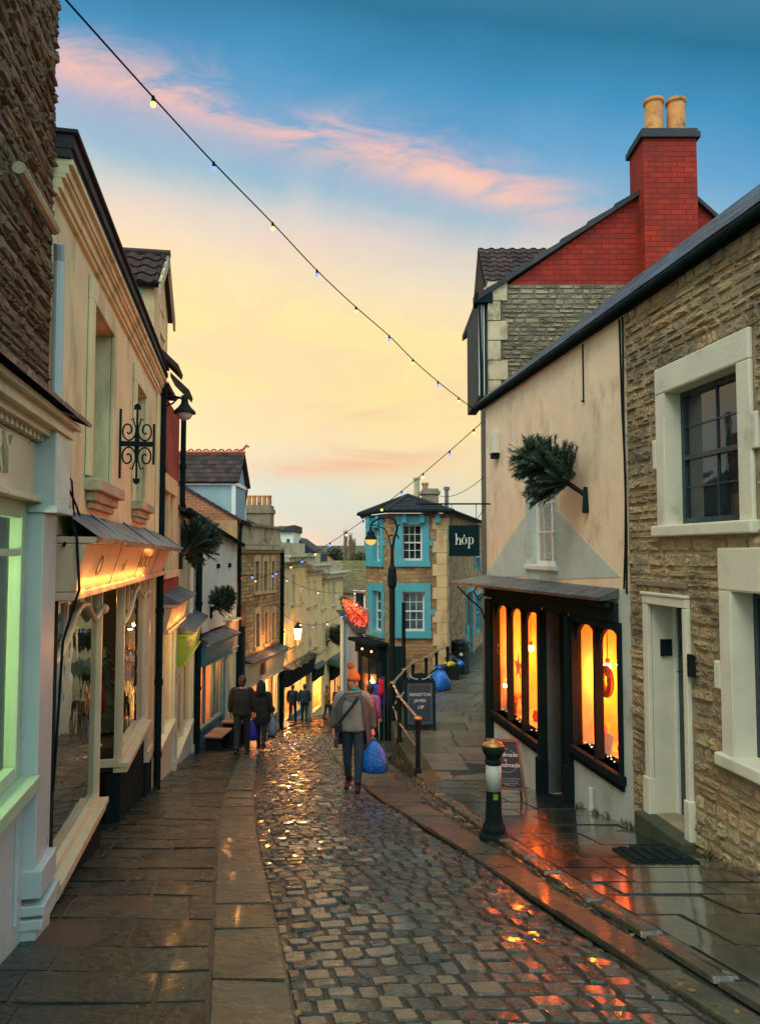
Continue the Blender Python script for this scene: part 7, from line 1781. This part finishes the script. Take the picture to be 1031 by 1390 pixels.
    if hair:
        m=MB(); m.ball(S((0,.018,1.622)),.106*k,16,10,sc=(.88,.98,1.12)); m.ball(S((0,.05,1.55)),.07*k,12,8); 
        if hair=='long': loft(m,[(0,.075*k,1.3*k,.1*k,.03*k),(0,.08*k,1.45*k,.1*k,.045*k),(0,.05*k,1.6*k,.085*k,.07*k)],14,.05)
        m.build('hair',M['hair'],t,smooth=True)
    if hood:
        m=MB(); loft(m,[(0,.02*k,1.38*k,.17*k,.13*k),(0,.03*k,1.47*k,.125*k,.12*k),(0,.03*k,1.58*k,.12*k,.13*k),(0,.03*k,1.68*k,.10*k,.115*k),(0,.04*k,1.745*k,.055*k,.06*k),(0,.05*k,1.765*k,.015*k,.02*k)],20,.02)
        m.build('hood',M[top],t,smooth=True)
    tr_=[o for o in t.children if o.name.startswith('trousers')][0]; sb=tr_.modifiers.new('s','SUBSURF'); sb.levels=1; sb.render_levels=1; dp=tr_.modifiers.new('folds','DISPLACE'); dp.texture=FOLD; dp.strength=.016; dp.mid_level=.5
    t.location=loc; t.rotation_euler=(0,0,rot)
    return t,S,Hd,j
def gp(px,py):
    r_=ray(px,py); return r_*(-(ZA-.05)/(r_.z+ZB*r_.y))
def carry(loc,w,h,mt,lab,fl=.5,name='shopping_bag',tw=.12):
    """carrier bag hanging: loc is the hand"""
    m=MB(); x,y,z=loc; seg=20
    rg=[(h,w*.40,tw*.5),(h*.97,w*.5,tw*.62),(h*.7,w*.5,tw*.6),(h*.4,w*.42,tw*.45),(h*.2,w*.22,tw*.3),(h*.1,w*.10,tw*.16)]
    loft(m,[(x,y,z-a,b,c) for a,b,c in rg],seg,fold=.07,ff=6)
    for s in (-1,1): m.tube([(x+s*w*.12,y,z-h*.14),(x+s*.02,y,z-h*.04),(x,y,z+.0)],.009,5)
    return m.build(name,M[mt],smooth=True,label=lab,cat='bag')
# main figure
g0=gp(479,1071)
k_=1.66/1.7
t,S,Hd,j=person((g0.x,g0.y,g0.z+.01),math.radians(-4),'woman in an orange bobble hat and grey cardigan walking up the cobbles',H=1.66,stride=.17,
   armL=[(-.205,0,1.39),(-.28,.03,1.12),(-.285,-.06,.90),(-.28,-.09,.81)],armR=[(.205,0,1.39),(.275,.04,1.12),(.30,-.03,.90),(.305,-.05,.81)],
   top='jumper',bottom='jeans',coatlen=.86,wide=1.22,hair=None,headturn=math.radians(38),vox=.007,front='R')
k=k_
# open cardigan: a shell leaving the front open
m=MB(); seg=26
zs_=[(.62,.275,.2),(.70,.285,.215),(.85,.29,.21),(1.0,.275,.2),(1.15,.255,.185),(1.28,.255,.18),(1.38,.235,.15),(1.44,.14,.105)]
vs=[];fs=[]
for i,(z,rx,ry) in enumerate(zs_):
    opn=math.radians(52-4*i)
    for q in range(seg+1):
        a=-math.pi/2+opn+(2*math.pi-2*opn)*q/seg; f=1+.04*math.sin(q*1.7+i*.4)*(1-i/8)
        vs.append((math.cos(a)*rx*k*f,math.sin(a)*ry*k*f+.01,z*k))
n1=len(zs_)
for i in range(n1-1):
    for q in range(seg): fs.append((i*(seg+1)+q,i*(seg+1)+q+1,(i+1)*(seg+1)+q+1,(i+1)*(seg+1)+q))
m.add(vs,fs)
for arm,s in (([(-.19,0,1.36),(-.275,.03,1.12),(-.285,-.06,.90)],-1),([(.19,0,1.36),(.27,.04,1.12),(.30,-.03,.90)],1)):
    limb(m,[S((s*.10,0,1.385))]+[S(V(arm[0])+V((-s*.02,0,-.05)))]+[S(p) for p in arm[1:]],[.075*k,.098*k,.09*k,.064*k],14)
c=m.build('cardigan',M['cardigan'],t,smooth=True); so_=c.modifiers.new('thick','SOLIDIFY'); so_.thickness=.016; so_.offset=1
sb=c.modifiers.new('s','SUBSURF'); sb.levels=1; sb.render_levels=1; dp=c.modifiers.new('folds','DISPLACE'); dp.texture=FOLD; dp.strength=.022; dp.mid_level=.5
m=MB(); pts=[S((-.16+.02,-.0,.93))]
strap=[(-.215,-.10,.98),(-.17,-.185,1.05),(-.09,-.205,1.16),(.0,-.19,1.27),(.07,-.15,1.37),(.10,-.06,1.44),(.08,.06,1.45)]
for off in (-.011,0,.011): m.tube([S((p[0]+off*.7,p[1]-.008,p[2]-off)) for p in strap],.008,5)
m.build('bag_strap',M['blackcloth'],t)
m=MB(); m.box(*[v*k for v in (-.27,-.13,-.15,-.06,.86,1.0)]); m.build('shoulder_bag',M['blackcloth'],t,bevel=.02)
m=MB()
for i in range(4):
    pts=[]
    for q in range(17):
        a=2*math.pi*q/16; pts.append(S((math.cos(a)*(.115+.012*math.sin(i*2)),math.sin(a)*.10-.025-.012*i*0,1.385+.027*i+.012*math.sin(a*2+i)-.02*(math.sin(a)<0)*(3-i)*.6)))
    m.tube(pts,.032*k,8,cap=False)
m.build('scarf',M['scarf'],t,smooth=True)
m=MB(); loft(m,[( -math.sin(math.radians(38))*-.055*k, -.07*k,1.49*k,.05*k,.035*k),(math.sin(math.radians(38))*.065*k,-.085*k,1.515*k,.06*k,.045*k),(math.sin(math.radians(38))*.06*k,-.08*k,1.538*k,.058*k,.045*k)],12,.03); m.build('face_mask',M['mask'],t,smooth=True)
m=MB()
rg=[(0,.0,1.65,.093,.108),(0,.0,1.672,.098,.114),(0,.005,1.70,.098,.112),(-.005,.01,1.745,.08,.09),(-.015,.015,1.79,.052,.06),(-.025,.02,1.815,.025,.03)]
loft(m,[(a*k,b*k,z*k,rx*k,ry*k) for a,b,z,rx,ry in rg],28,fold=.015,ff=12)
for i in range(28):
    a=2*math.pi*i/28; m.tube([S((math.cos(a)*.094,math.sin(a)*.11,1.637)),S((math.cos(a)*.1,math.sin(a)*.116,1.66)),S((math.cos(a)*.096,math.sin(a)*.11,1.69))],.009*k,5)
hat=m.build('bobble_hat',M['orangeknit'],t,smooth=True)
m=MB()
pc=S((-.045,.02,1.845))
for i in range(500):
    v=V((R.gauss(0,1),R.gauss(0,1),R.gauss(0,1))).normalized(); e=v.cross(V((R.random(),1,.3))).normalized()*.006; m.add([pc+v*.02-e,pc+v*.02+e,pc+v*R.uniform(.05,.064)],[(0,1,2)],R.random())
m.ball(pc,.045,12,8); m.build('bobble',M['orangeknit'],hat)
m=MB()
for s in (-1,1): m.ball(Hd(s*.033,-.088,1.608),.010*k,8,6)
m.build('eyes',M['blackcloth'],t)
m=MB()
for s in (-1,1): m.tube([Hd(s*.05,-.085,1.628),Hd(s*.033,-.098,1.634),Hd(s*.015,-.099,1.628)],.0045*k,5)
m.tube([Hd(-.024,-.1,1.549),Hd(0,-.108,1.551),Hd(.024,-.1,1.549)],.005*k,5,col=.5); m.build('eyebrows',M['hair'],t)
m=MB(); loft(m,[(-.03*k,.06*k,1.5*k,.07*k,.04*k),(-.02*k,.055*k,1.6*k,.085*k,.06*k),(0,.03*k,1.66*k,.09*k,.085*k)],14,.04); m.build('hair',M['hair'],t,smooth=True)
hand=V((.31*k,-.06*k,.80*k)); hand.rotate(t.rotation_euler); hw_=V((g0.x,g0.y,g0.z+.01))+hand+V((.02,-.02,-.015))
carry(hw_,.36,.50,'bag','bright blue carrier bag hanging from the hand of the woman in orange hat',tw=.2)
# couple walking away on the left pavement
ga=gp(328,1025); ga=V((ga.x,ga.y,ga.z))
person(ga,math.radians(180),'man in a dark jacket and trousers walking away along the left pavement',H=1.77,stride=.16,top='blackcloth',bottom='darkjeans',coatlen=.84,wide=1.12,hair='short',vox=.012,front='L')
gb=gp(354,1017)
person(gb,math.radians(176),'woman in a long black hooded coat walking beside the dark jacketed man',H=1.66,stride=.13,top='blackcloth',bottom='darkjeans',coatlen=.62,wide=1.15,hood=True,vox=.012,front='R')
carry(V((gb.x-.24,gb.y-.1,gb.z+.80)),.34,.55,'bagdeep','deep blue square carrier bag between the walking couple',tw=.16)
carry(V((gb.x+.30,gb.y-.05,gb.z+.86)),.2,.5,'bagpale','pale blue carrier bag on the right of the hooded woman',tw=.12)
# men down the street
def far_person(px,pt,pb,Y,rot,lab,H=1.75,**kw):
    q=at(px,pb,Y); q.z=gz(Y)+.04
    return person(q,rot,lab,H=H,vox=.016,fingers=False,**kw)
far_person(397,933,981,35.5,math.radians(165),'man in a black coat walking down the street below the lantern',H=1.72,top='blackcloth',coatlen=.8,hair='short')
far_person(413,935,984,35.2,math.radians(190),'man in a navy jacket beside the lit shop window down the street',H=1.75,top='navycloth',coatlen=.85,hair='short',wide=1.1,front='R')
far_person(444,932,976,37.,math.radians(120),'person in an olive coat by the shop doors near the green awning',H=1.7,top='olive',coatlen=.75,hair='long')
far_person(458,936,974,39.,math.radians(-20),'person in dark clothes standing at the end of the golden terrace',H=1.66,top='blackcloth',coatlen=.7,hair='short')
q=at(503,985,17.6); q.z=gz(17.6)+.03
person(q,math.radians(150),'person in a pink jacket standing behind the woman near the black corner shop',H=1.6,top='pink',bottom='blackcloth',coatlen=.85,hair='short',vox=.014,fingers=False,wide=1.05)
